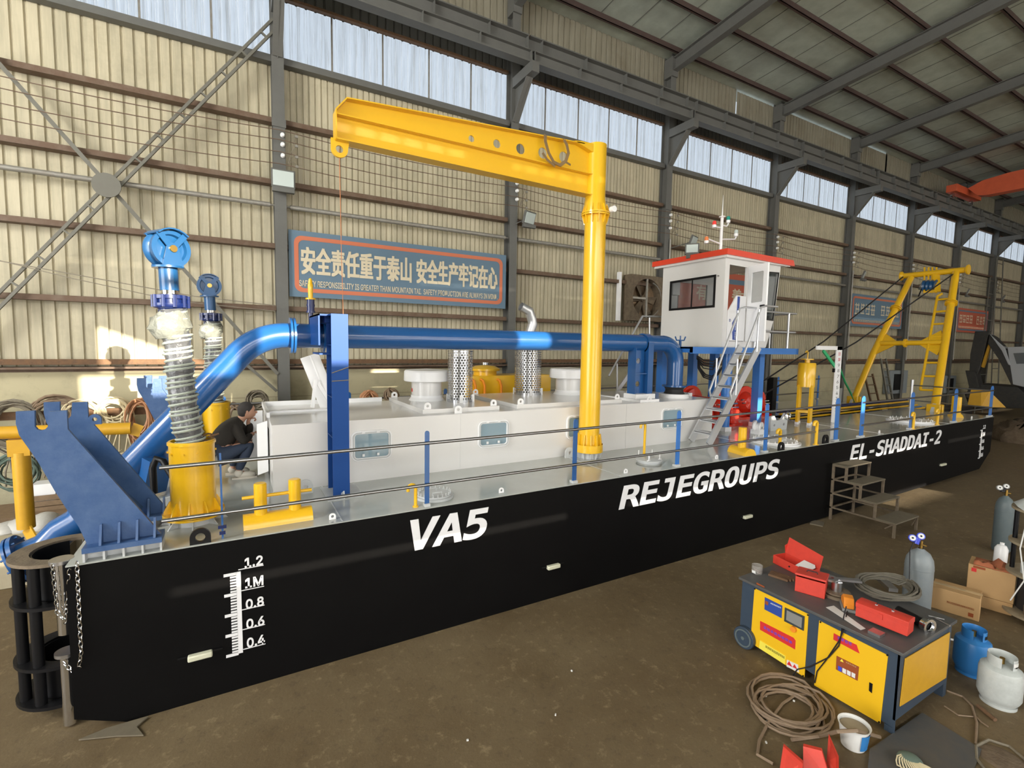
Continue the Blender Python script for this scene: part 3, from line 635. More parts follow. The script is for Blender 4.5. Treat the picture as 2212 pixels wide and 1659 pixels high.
# ---- guard rails
def railing(lab, posts, y, x_ext0, x_ext1, face=-1, group='deck guard rails', breaks=()):
    t = thing('guard_rail', (posts[0][0], y, dz(posts[0][0])), lab, 'railing', group)
    for x, w in posts:
        z = dz(x)+.012; g = MB(); h = .90
        g.prism([(-w/2, .03), (w/2, .03)]+circ(0, h-w/2, w/2, 8, 0, pi), (x, y, z), (1, 0, 0), (0, 0, 1), .014); po = g.out('post', 'rail_blue' if x > 5 else 'blue', t, bevel=.002)
        g = MB(); g.b2((x-w*.6, y-.03, z), (x+w*.6, y+.05, z+.035)); g.out('foot', 'grey_paint', po)
    for h in (.77, .275):
        g = MB(); g.rod((x_ext0, y+face*.02, dz(x_ext0)+h), (x_ext1, y+face*.02, dz(x_ext1)+h), .019, n=12); g.out('rail', 'rail_steel', t)
    return t
P_ = [PD(x, y).x for x, y in ((925, 1098), (1241, 1045), (1473, 1012), (1650, 978), (1793, 952), (1846, 943), (1960, 927), (2053, 912), (2128, 897))]
railing('near-side chrome guard rail on flat blue posts, stern to ladder', [(P_[0], .055), (P_[1], .07), (P_[2], .085), (P_[3], .10), (P_[4], .14)], YH+.06, -.62, P_[4]+.05)
railing('near-side chrome guard rail on wide blue posts at the bow end', [(P_[5], .16), (P_[6], .17), (P_[7], .19), (XR-.12, .2)], YH+.06, P_[5]-.05, XR-.08)
t = thing('rail_post', (-.14, 5.37, 1.5), 'thin blue rail post with turnbuckle beside the black lug', 'post')
g = MB(); g.b2((-.155, 5.36, 1.53), (-.138, 5.375, 2.38)); g.out('post', 'blue', t); g = MB(); g.box((-.147, 5.35, 1.66), (.07, .02, .03)); g.box((-.147, 5.35, 1.60), (.05, .02, .03)); g.out('clamp', 'navy', t)
# far side rail, in four bays
fp = [x for x in (-.2, 2.0, 4.1, 6.2, 8.4, 10.7)]
railing('far-side chrome guard rail behind the white deckhouse', [(x, .08) for x in fp], YF-.08, -.9, 11.2)
railing('far-side chrome guard rail behind the red winches', [(x, .10) for x in (12.1, 14.2, 16.6, XR-.12)], YF-.08, 11.9, XR-.08)
# bow end rails across each pontoon
t = thing('guard_rail', (XR-.1, 6.4, dz(XR)), 'chrome guard rail across the bow end of the near pontoon', 'railing', 'deck guard rails')
for h in (.77, .275): g = MB(); g.rod((XR-.1, YH+.06, dz(XR)+h), (XR-.1, 7.35, dz(XR)+h), .019); g.out('rail', 'rail_steel', t)
g = MB(); g.rod((XR-.1, 7.3, dz(XR)), (XR-.1, 7.3, dz(XR)+.95), .045); g.out('post', 'aluminium', t)
# ---- bollards
def bollard(p, lab, L, ang, horn=True, r=.065, hgt=.42, sp=.36):
    t = thing('bollard', p, lab, 'bollard', 'yellow mooring bollards'); o = Vector(p); u = Vector((cos(ang), sin(ang), 0)); v = Vector((-sin(ang), cos(ang), 0)); w = Vector((0, 0, 1))
    g = MB(); g.prism([(-.13, 0), (.13, 0)]+circ(0, .0, .125, 12, .15, pi-.15), o, v, w, L); g.out('base', 'yellow', t, ang=.5)
    for s in (-1, 1) if sp else (0,):
        q = o+u*s*sp/2; g = MB(); g.lathe([(r, 0), (r, hgt-.01), (r-.01, hgt), (0, hgt)], q+w*.08, w, 22); g.out('post', 'yellow', t)
    if horn: g = MB(); g.rod(o-u*(sp/2+.17)+w*.30, o+u*(sp/2+.17)+w*.30, .018); g.out('cross_bar', 'yellow', t)
    return t
b0 = PD(528, 1150); b1 = PD(664, 1138)
bollard((.36, 5.62, dz(.3)+.012), 'yellow double bollard with cross bar left of the blue portal leg', .66, 0.02, r=.062, hgt=.36, sp=.33)
p = PD(1607, 985); bollard((p.x+.1, p.y+.12, dz(p.x)+.012), 'yellow bollard amidships, right of the third blue rail post', .42, pi/2-.2, False, r=.07, hgt=.40, sp=.0)
p = PD(2088, 903); bollard((p.x, p.y+.25, dz(p.x)+.012), 'yellow double bollard on the bow end of the deck', .55, .5, False, r=.085, hgt=.5, sp=.3)
# ---- manholes, vents
def manhole(c, lab, r=.2, bolts=22, ring=True, m='grey_paint', inner='deck_grey'):
    t = thing('manhole_cover', c, lab, 'manhole cover', 'round deck manhole covers'); o = Vector(c)
    g = MB(); g.disc(o+Vector((0, 0, .015)), r*1.12, .03, n=32); g.out('coaming', m, t)
    g = MB(); g.disc(o+Vector((0, 0, .04)), r, .02, n=32); g.out('lid', m, t)
    for k in range(bolts):
        a = 2*pi*k/bolts; q = o+Vector((cos(a)*r*.93, sin(a)*r*.93, .05)); g = MB(); g.lathe([(.011, 0), (.011, .012), (.006, .012), (.006, .035), (0, .035)], q, (0, 0, 1), 6); g.out('bolt', m, t)
    for s in (-1, 1):
        q = o+Vector((0, s*r*.45, .05)); g = MB(); g.tube([q+Vector((-.06, 0, 0)), q+Vector((-.06, 0, .03)), q+Vector((.06, 0, .03)), q+Vector((.06, 0, 0))], .007, 6); g.out('handle', m, t)
    return t
manhole((2.13, 5.66, dz(2.1)+.012), 'round grey bolted manhole cover beside the first blue rail post', .215)
p = PD(1690, 962); manhole((p.x+.1, 5.85, dz(p.x)+.012), 'round manhole cover with white bolts near the red winches', .42, m='white')
p = PD(1975, 912); manhole((p.x, 5.95, dz(p.x)+.012), 'round manhole cover with white bolts near the yellow A-frame', .48, m='white')
# quick-acting hatch on a tall coaming
t = thing('deck_hatch', (5.93, 5.78, dz(5.9)), 'round grey quick-acting deck hatch beside the yellow vent pipe', 'hatch'); o = Vector((5.93, 5.78, dz(5.9)+.012))
g = MB(); g.lathe([(.19, 0), (.19, .035), (.21, .035)], o, (0, 0, 1), 30); g.out('coaming', 'grey_paint', t)
g = MB(); g.lathe([(0, .07), (.17, .065), (.215, .05), (.215, .035), (0, .035)], o, (0, 0, 1), 30); g.out('lid', 'grey_paint', t)
g = MB(); g.rod(o+Vector((0, 0, .07)), o+Vector((0, 0, .12)), .03); g.tube([o+Vector((.06*cos(a), .06*sin(a), .12)) for a in [2*pi*k/12 for k in range(12)]], .01, 6, closed=True); g.out('hand_wheel', 'chrome', t)
g = MB()
for a in (.5, 2.2, 3.9, 5.4): q = o+Vector((.17*cos(a), .17*sin(a), .06)); g.rod(q, q+Vector((0, 0, .12)), .006); g.box(q, (.07, .02, .02))
g.out('dog', 'white', t)
def goose(p, h, lab, m='yellow', r=.018, d=(-1, 0, 0), w=.05):
    o = Vector(p); d = Vector(d); pts = [o, o+Vector((0, 0, h-w))]+[o+Vector((0, 0, h-w))+d*w+(-d*cos(a)+Vector((0, 0, 1))*sin(a))*w for a in [pi*k/8 for k in range(1, 9)]]
    pts.append(pts[-1]-Vector((0, 0, .03))); t = thing('vent_pipe', p, lab, 'vent pipe', 'yellow gooseneck vents')
    g = MB(); g.tube(pts, r, 12); g.out('pipe', m, t); g = MB(); g.disc(o+Vector((0, 0, .008)), r*1.7, .016); g.out('flange', m, t); return t
p = PD(901, 1100); goose((p.x, 5.40, dz(p.x)+.012), .27, 'short yellow gooseneck vent beside the first rail post', r=.02, w=.045)
p = PD(1391, 990); goose((p.x, p.y, dz(p.x)+.012), .60, 'tall slim yellow gooseneck vent at the round hatch', r=.022, w=.05)
for x, y, h, la in ((1684, 965, .33, 'near the red winches, left one'), (1762, 962, .47, 'below the yellow tank'), (1972, 928, .40, 'left one near the A-frame foot'), (2024, 918, .40, 'right one near the A-frame foot')):
    p = PD(x, y); goose((p.x, p.y, dz(p.x)+.012), h, 'small yellow gooseneck vent ' + la, r=.03)
# ================================================================ DECKHOUSE
HX0, HX1, HY0, HY1, HZ = .38, 8.70, 6.75, 8.85, 2.40
def hd(x): return dz(x)+.012
house = thing('deckhouse', ((HX0+HX1)/2, 7.8, 1.55), 'long low white engine deckhouse with rounded hatch windows', 'deckhouse')
WIN = [(1.34, 1.90, 1.83, 2.25), (3.24, 3.80, 1.84, 2.27), (4.93, 5.50, 1.84, 2.26), (7.20, 7.80, 1.84, 2.27)]
g = MB(); g.prism([(HX0, hd(HX0)), (HX1+.02, hd(HX1)), (HX1-.0, HZ), (HX0, HZ)], (0, HY0+.015, 0), (1, 0, 0), (0, 0, 1), .03, [rrect(a+.03, c+.03, b-.03, d-.03, .05) for a, b, c, d in WIN]); g.out('side_wall', 'house_white', house, smooth=False)
g = MB(); g.b2((HX0, HY1-.03, 1.55), (HX1, HY1, HZ)); g.b2((HX1-.03, HY0+.03, 1.56), (HX1, HY1-.03, HZ-.03)); g.b2((HX0, 8.35, 1.55), (HX0+.03, HY1-.03, HZ-.03)); g.b2((HX0, HY0+.03, 1.55), (HX0+.03, 7.35, HZ-.03)); g.b2((HX0, 7.35, 2.25), (HX0+.03, 8.35, HZ-.03)); g.out('end_wall', 'house_white', house, smooth=False)
g = MB(); g.b2((HX0, HY0+.03, HZ-.03), (HX1, HY1-.03, HZ)); g.out('roof', 'house_white', house, smooth=False)
g = MB(); g.b2((HX0, HY1-.05, HZ), (2.3, HY1, HZ+.07)); g.b2((HX0-.02, 7.45, HZ), (HX0+.02, HY1, HZ+.07)); g.b2((HX0, 7.9, HZ), (1.5, 7.93, HZ+.03)); g.out('hatch_coaming', 'white', house, smooth=False)
g = MB(); g.b2((2.95, HY0-.004, 1.56), (2.956, HY0, HZ)); g.b2((6.3, HY0-.004, 1.56), (6.306, HY0, HZ)); g.out('weld_seam', 'house_white', house, smooth=False)
g = MB(); g.prism([(0, .0), (.13, .04), (.13, .74), (0, .70)], (.23, 7.32, 1.64), (1, 0, 0), (0, 0, 1), .025); g.out('door', 'white', house, bevel=.006)
g = MB(); g.b2((.06, 8.1, 1.7), (.34, 8.13, 2.42)); g.out('door', 'white', house, bevel=.006)
g = MB(); g.b2((1.1, 8.3, 1.6), (1.6, 8.6, 2.1)); g.out('engine_box', 'fan_grey', house); g = MB(); g.b2((3.2, 8.0, 1.6), (4.4, 8.5, 1.95)); g.out('engine', 'red', house, bevel=.03)
for i, (a, b, c, d) in enumerate(WIN):
    g = MB(); g.prism(rrect(a, c, b, d, .09), (0, HY0-.012, 0), (1, 0, 0), (0, 0, 1), .024, [rrect(a+.05, c+.045, b-.05, d-.045, .04)]); w = g.out('hatch_window', 'white', house, bevel=.005)
    g = MB(); g.prism(rrect(a+.02, c+.02, b-.02, d-.02, .07), (0, HY0-.027, 0), (1, 0, 0), (0, 0, 1), .01, [rrect(a+.038, c+.034, b-.038, d-.034, .05)]); g.out('inner_frame', 'grey_paint', w)
    g = MB(); g.b2((a+.04, HY0-.006, c+.035), (b-.04, HY0-.002, d-.035)); g.out('glass', 'hatch_glass', w, smooth=False)
    g = MB()
    for q in (.16, .36): g.box((a+q, HY0-.035, d-.02), (.045, .02, .02)); g.box((a+q, HY0-.035, c+.085), (.03, .02, .035))
    g.out('hinge', 'white', w)
# raised roof hatches carrying the exhausts
for (x0, x1) in ((2.42, 3.72), (4.05, 6.35)):
    g = MB(); g.b2((x0, HY0+.18, HZ), (x1, HY1-.08, HZ+.07)); h = g.out('roof_hatch', 'house_white', house, bevel=.004)
    for px_, py_, ux in ((x0+.03, HY0+.22, 1), (x1-.03, HY0+.22, -1), (x0+.03, HY1-.12, 1), (x1-.03, HY1-.12, -1)): lug((px_+ux*.06, py_, HZ+.06), .055, .022, 'white', .014, par=house, name='lifting_eye')
for px_ in (2.95, 6.95): lug((px_, HY0+.08, HZ), .06, .024, 'white', .012, par=house, name='lifting_eye')
g = MB(); g.bar((6.55, 8.7, HZ+.02), (6.75, HY0+.15, HZ+.02), .09, .05); g.b2((6.7, HY0+.06, HZ), (7.2, HY0+.2, HZ+.05)); g.out('roof_stiffener', 'white', house)
for px_, py_ in ((7.75, 8.2), (8.62, 7.6)): lug((px_, py_, HZ+.0), .085, .03, 'white', .03, par=house, name='lifting_eye'); g = MB(); g.b2((px_-.1, py_-.3, HZ), (px_+.1, py_+.02, HZ+.07)); g.out('eye_base', 'white', house)
# propped-open stair hatch (white folding arm)
t = thing('hatch_lid', (1.2, 8.6, HZ), 'white deckhouse hatch lid propped open behind the blue portal leg', 'hatch')
A = PY(712, 878, 8.3); B = PY(668, 768, 8.3)
g = MB(); g.bar(A, B, .28, .05, up=(0, 1, 0)); g.bar(A+Vector((0, -.13, 0)), B+Vector((0, -.13, 0)), .02, .1, up=(0, 1, 0)); g.out('lid', 'white', t, bevel=.004)
g = MB(); g.bar(PY(675, 880, 8.1), PY(682, 820, 8.1), .05, .06); g.bar(PY(682, 820, 8.1), PY(712, 868, 8.1), .05, .05); g.out('prop', 'white', t)
# mushroom vents
def mushroom(x, y, lab):
    z = HZ+.07; t = thing('mushroom_vent', (x, y, z), lab, 'vent', 'white mushroom vents')
    g = MB(); g.lathe([(.31, 0), (.29, .03), (.275, .05), (.275, .09), (0, .09)], (x, y, z), (0, 0, 1), 36); g.out('base_ring', 'white', t)
    g = MB(); g.lathe([(.265, .09), (.265, .33)], (x, y, z), (0, 0, 1), 36); g.out('neck', 'house_white', t)
    g = MB(); g.lathe([(.26, .345), (.385, .335), (.395, .345), (.39, .50), (.37, .525), (0, .55)], (x, y, z), (0, 0, 1), 40); g.out('cap', 'white', t)
    return t
m1 = mushroom(2.92, 8.15, 'white mushroom vent left of the perforated exhaust guards')
g = MB(); g.lathe([(.267, 0), (.267, .06)], (2.92, 8.15, HZ+.22), (0, 0, 1), 6, 2.2, 2.45); g.out('sticker', 'label_red', m1)
mushroom(5.95, 8.1, 'white mushroom vent behind the crane post')
# perforated exhaust guards with real holes
def perforated(x, y, z, r, H, pitch, lab, pipe_r, pipe_top):
    t = thing('exhaust_guard', (x, y, z), lab, 'exhaust', 'perforated exhaust guards'); b = MB()
    n = int(2*pi*r/pitch); pw = 2*pi*r/n; rowh = pw*.866; rows = int(H/rowh)
    def P(uu, vv): a = uu/r; return (x+r*cos(a), y+r*sin(a), z+min(max(vv, 0), rows*rowh))
    for j in range(rows):
        for i in range(n):
            cu = (i+(.5 if j % 2 else 0))*pw; cv = (j+.5)*rowh; hr = pw*.42
            outer = []
            for k in range(6): a = pi/6+k*pi/3; R = pw/sqrt(3); outer.append((cu+R*cos(a), cv+R*sin(a)))
            inner = [(cu+hr*cos(pi/6+k*pi/3), cv+hr*sin(pi/6+k*pi/3)) for k in range(6)]
            b.add([P(*q) for q in outer]+[P(*q) for q in inner], [(k, (k+1) % 6, 6+(k+1) % 6, 6+k) for k in range(6)])
    b.out('perforated_sleeve', 'perforated_steel', t)
    g = MB(); g.lathe([(r+.004, 0), (r+.004, .035)], (x, y, z), (0, 0, 1), 36); g.out('band', 'perforated_steel', t); g = MB(); g.lathe([(r+.004, H-.03), (r+.004, H)], (x, y, z), (0, 0, 1), 36); g.out('band', 'perforated_steel', t)
    g = MB(); g.tube([(x, y, z), (x, y, pipe_top)], pipe_r, 20); g.out('exhaust_pipe', 'fan_grey', t)
    for a in (-1.9, -.6, 2.5): g = MB(); g.b2((x+r*cos(a)-.03, y+r*sin(a)-.015, z), (x+r*cos(a)+.03, y+r*sin(a)+.0, z+.13)); g.out('clip', 'white', t)
    return t
perforated(3.36, 7.70, HZ+.07, .215, .88, .050, 'short perforated bright steel exhaust guard under the blue pipe', .08, HZ+.85)
e2 = perforated(5.12, 8.35, HZ+.07, .27, 1.25, .050, 'tall perforated steel exhaust guard with bent tailpipe', .09, 3.7)
a = PY(1151, 700, 8.35); c1 = PY(1149, 690, 8.35); c2 = PY(1143, 672, 8.35); c3 = PY(1125, 662, 8.35)
g = MB(); g.tube([(5.12, 8.35, 3.6), a, c1, c2, c3], [.095, .095, .095, .095, .085], 20, caps=False); g.out('tailpipe', 'aluminium', e2)

# ================================================================ BLUE DISCHARGE PIPE
pp = thing('discharge_pipe', (3, 7.3, 3.2), 'thick glossy blue discharge pipe over the deckhouse down to the stern flange', 'pipe')
r = .168; Yp = 7.3; zc = 3.535
A0 = Vector((.74, Yp, zc)); top_r = Vector((7.75, Yp, zc)); Rb = .40
g = MB(); g.rod((.74, Yp, zc), (7.75, Yp, zc), r, n=40); g.out('straight_run', 'blue', pp)
g = MB(); g.tube(arc((7.75, Yp, zc-Rb), Rb, (0, 0, 1), (1, 0, 0), 0, pi/2, 14), r, 40, caps=False); g.out('elbow', 'blue', pp)
g = MB(); g.rod((8.15, Yp, zc-Rb), (8.15, Yp, 2.66), r, n=40); g.out('down_leg', 'blue', pp)
g = MB(); g.tube([(8.15, Yp, z) for z in (zc-Rb-.005, zc-Rb+.005)], r*1.012, 40); g.tube([(7.745, Yp, zc), (7.755, Yp, zc)], r*1.012, 40); g.out('weld_bead', 'blue', pp)
g = MB(); g.disc((8.15, Yp, 2.645), .25, .035, n=40); g.out('flange', 'blue', pp)
g = MB(); g.lathe([(.22, 2.48), (.19, 2.52), (.18, 2.57), (.22, 2.63)], (8.15, Yp, 0), (0, 0, 1), 40); g.out('rubber_sleeve', 'rubber', pp)
g = MB(); g.disc((8.15, Yp, 2.44), .31, .085, n=40); g.out('base_ring', 'white', pp)
# the sloping leg: down to the stern
d1 = (Vector((-1.05, Yp, 1.80))-Vector((.20, Yp, 3.24))).normalized()
k0 = Vector((.66, Yp, zc)); th0 = atan2(-d1.z, -d1.x)  # slope angle
Rr = .75; cen = Vector((.62, Yp, zc-Rr))
bend = arc(cen, Rr, (0, 0, 1), (-1, 0, 0), 0, atan2(-d1.z, -d1.x), 12)
g = MB(); g.tube([(.74, Yp, zc), *bend], r, 40, caps=False); g.out('upper_bend', 'blue', pp)
end1 = Vector((PY(178, 1118, Yp).x, Yp, PY(178, 1118, Yp).z)); d1b = (end1-bend[-1]).normalized()
g = MB(); g.rod(bend[-1], end1, r, n=40); g.out('sloping_leg', 'blue', pp)
end3 = Vector((PY(50, 1203, Yp).x, Yp-.02, PY(50, 1203, Yp).z)); d2 = Vector((-.93, -.05, -.36)).normalized(); end2 = end3-d2*.22
g = MB(); g.tube([end1-d1b*.02, end1+d1b*.06, end1+(end2-end1)*.5+Vector((-.02, 0, .02)), end2, end3], r, 36); g.out('lower_bend', 'blue', pp)
g = MB(); g.lathe([(r, -.02), (.27, -.02), (.27, .02), (r, .02)], end3, d2, 36); g.lathe([(r, .035), (.27, .035), (.27, .06), (r, .06)], end3, d2, 36); fo = g.out('stern_flange', 'blue', pp)
for k in range(10):
    s_ = d2.orthogonal().normalized(); q = d2.cross(s_); c = end3+(s_*cos(k*.628)+q*sin(k*.628))*.235; g = MB(); g.rod(c-d2*.05, c+d2*.09, .012, n=8); g.out('bolt', 'blue', fo)
for xx in (.71, .67):
    g = MB(); g.lathe([(r, -.014), (.245, -.014), (.245, .014), (r, .014)], (xx, Yp, zc), (1, 0, 0), 36); g.out('flange', 'blue', pp)
g = MB(); g.lathe([(r, -.014), (.235, -.014), (.235, .014), (r, .014)], (1.08, Yp, zc), (1, 0, 0), 36); g.out('flange', 'blue', pp)
g = MB(); g.lathe([(r*1.015, -.006), (r*1.015, .006)], bend[-1], d1, 40); g.out('weld_bead', 'blue', pp)
g = MB(); g.bar((-.9, Yp-.05, 2.05), (-1.0, Yp+.05, 1.6), .3, .3); g.out('saddle', 'blue', pp)
# pressure sensor on the pipe
t = thing('relief_valve', (.93, Yp, zc+r), 'small blue valve with yellow pointed cap standing on the blue pipe', 'valve')
g = MB(); g.rod((.93, Yp, zc+r-.01), (.93, Yp, zc+.32), .03); g.disc((.93, Yp, zc+.33), .06, .025); g.rod((.93, Yp, zc+.34), (.93, Yp, zc+.50), .05); g.disc((.93, Yp, zc+.42), .055, .03); g.out('body', 'navy', t)
g = MB(); g.disc((.93, Yp, zc+.51), .065, .02); g.lathe([(.03, .51), (.032, .62), (.036, .7), (.028, .72), (.022, .78), (0, .8)], (.93, Yp, zc), (0, 0, 1), 14); g.out('cap', 'yellow', t)
# pipe support on the roof
t = thing('pipe_support', (7.05, 7.05, HZ), 'blue steel pipe support with round holes on a white foot', 'support')
sx0, sx1, sy = 6.84, 7.32, 7.12
g = MB(); g.prism([(sx0, HZ+.13), (sx1-.16, HZ+.13), (sx1-.16, zc-.06), (sx0, zc-.1)], (0, sy+.1, 0), (1, 0, 0), (0, 0, 1), .014, [circ((sx0+sx1-.16)/2, 2.72, .055), circ((sx0+sx1-.16)/2, 3.18, .055)]); g.b2((sx1-.16, sy-.02, HZ+.13), (sx1-.02, sy+.22, zc+.02)); g.b2((sx0-.012, sy-.02, HZ+.13), (sx0, sy+.2, zc-.1)); g.b2((sx0, sy-.0, 2.92), (sx1-.16, sy+.2, 2.94)); g.out('web_plate', 'blue', t, smooth=False)
g = MB(); g.lathe([(r+.006, -.07), (r+.03, -.07), (r+.03, .07), (r+.006, .07)], (sx1-.09, Yp, zc), (1, 0, 0), 30); g.out('clamp', 'blue', t)
g = MB(); g.b2((sx0-.03, sy-.08, HZ), (sx1+.01, sy+.28, HZ+.13)); g.out('foot', 'white', t, bevel=.01)
g = MB(); g.b2((8.5, 7.5, HZ+.0), (8.54, 7.54, 3.62)); g.tube([(8.36, 7.52, 3.70), (8.40, 7.52, 3.62), (8.64, 7.52, 3.62), (8.68, 7.52, 3.70)], .015, 8); g.rod((8.52, 7.52, 3.62), (8.52, 7.52, 3.72), .015); tag(g.out('hose_hanger', 'blue'), 'small blue forked hose hanger at the left foot of the wheelhouse', 'hanger')

# ================================================================ BLUE PORTAL LEG
t = thing('portal_leg', (1.12, 6.35, dz(1.1)), 'tall blue H-beam portal leg holding the blue pipe', 'beam')
bx, by = 1.12, 6.35; z0, z1 = dz(1.1)+.012, 3.80
g = MB(); g.b2((bx-.005, by-.10, z0+.05), (bx+.005, by+.24, z1)); g.b2((bx-.1, by-.115, z0), (bx+.1, by-.10, z1)); g.b2((bx-.1, by+.24, z0), (bx+.1, by+.255, z1)); g.out('h_beam', 'beam_blue', t, smooth=False)
for z in (2.28, 2.78, 3.42): g = MB(); g.prism([(0, 0), (.095, .0), (.095, .34), (0, .34)], (bx-.1, by-.10, z), (1, 0, 0), (0, 1, 0), .01); g.out('stiffener', 'beam_blue', t, smooth=False)
g = MB(); g.b2((bx-.1, by-.1, z1-.02), (bx+.1, by+.3, z1)); g.bar((bx-.05, by+.2, z1-.05), (bx-.05, 7.3, z1-.05), .15, .1); g.b2((bx-.2, 6.5, zc-.24), (bx-.0, 7.1, zc-.22)); g.b2((bx-.22, 6.42, zc-.12), (bx-.20, 7.2, z1+.0)); g.b2((bx-.22, 6.42, z1-.02), (bx-.05, 7.2, z1)); g.out('head_frame', 'beam_blue', t, smooth=False)
g = MB(); g.b2((bx-.19, by-.3, z0-.003), (bx+.24, by+.32, z0+.01)); g.prism([(0, 0), (.25, 0), (.03, .1)], (bx-.0, by-.3, z0), (0, 1, 0), (0, 0, 1), .012); g.out('foot_plate', 'grey_paint', t, smooth=False)
g = MB(); g.tube([(bx-.1, by-.118, 3.08), (bx+.1, by-.118, 3.15)], .006, 5); g.tube([(bx-.1, by-.118, 2.98), (bx+.1, by-.118, 2.99)], .006, 5); tag(g.out('tie_wire', 'hose_grey'), 'thin wire wrapped round the blue portal leg', 'wire')

# ================================================================ STERN BRACKETS
def u3(a, b): return (a/4.148, 820+b/4.148)
def bracket(yo, lab, dxy=(0, 0, 0), two=.67):
    t = thing('spud_bracket', (-1.0+dxy[0], yo, dz(-1)), lab, 'bracket', 'blue spud lifting brackets')
    pix = [(130, 290), (300, 282), (302, 425), (325, 452), (355, 460), (395, 452), (420, 425), (430, 290), (590, 280), (600, 450), (1440, 1412), (1435, 1420), (775, 1492), (700, 1330), (600, 1185), (480, 1000), (330, 740), (160, 500), (132, 400)]
    P = [PY(*u3(a, b), 5.38) for a, b in pix]; pts = [(p.x+dxy[0], p.z+dxy[2]) for p in P]; zb = 1.66
    pts = [(x, max(z, zb)) for x, z in pts]
    for k, y in enumerate((yo, yo+two)):
        g = MB(); g.prism(pts, (0, y, 0), (1, 0, 0), (0, 0, 1), .035); g.out('side_plate', 'bracket_blue', t, smooth=False)
        g = MB(); g.b2((-1.18+dxy[0], y-.12, zb-.045), (-.62+dxy[0], y+.12, zb)); bp = g.out('base_flange', 'bracket_blue', t)
        for q in range(4): x = -1.06+q*.128+dxy[0]; g = MB(); g.prism([(0, 0), (.085, 0), (.02, .17), (0, .17)], (x, y-.018, zb), (0, -1, 0), (0, 0, 1), .018); g.out('gusset', 'bracket_blue', bp)
        g = MB(); g.b2((-1.17+dxy[0], y-.02, 1.535), (-.63+dxy[0], y+.02, 1.617)); 
        for q in range(5): x = -1.17+q*.135+dxy[0]; g.b2((x-.008, y-.11, 1.535), (x+.008, y+.11, 1.617))
        g.out('stool', 'grey_paint', t, smooth=False)
    g = MB(); g.bar((-1.42+dxy[0], yo+two/2, 2.50+dxy[2]), (-.86+dxy[0], yo+two/2, 1.74+dxy[2]), two, .02, up=(1, 0, 1)); g.out('web_plate', 'bracket_blue', t, smooth=False)
    lug((-1.20+dxy[0], yo+two+.0, 2.62+dxy[2]), .05, .02, 'bracket_blue', .04, par=t, name='shackle_lug')
    return t
bracket(5.42, 'near blue steel spud bracket with U-notched prongs at the hull corner')
bracket(9.35, 'far blue steel spud bracket behind the sloping blue pipe', (.24, 0, 0))

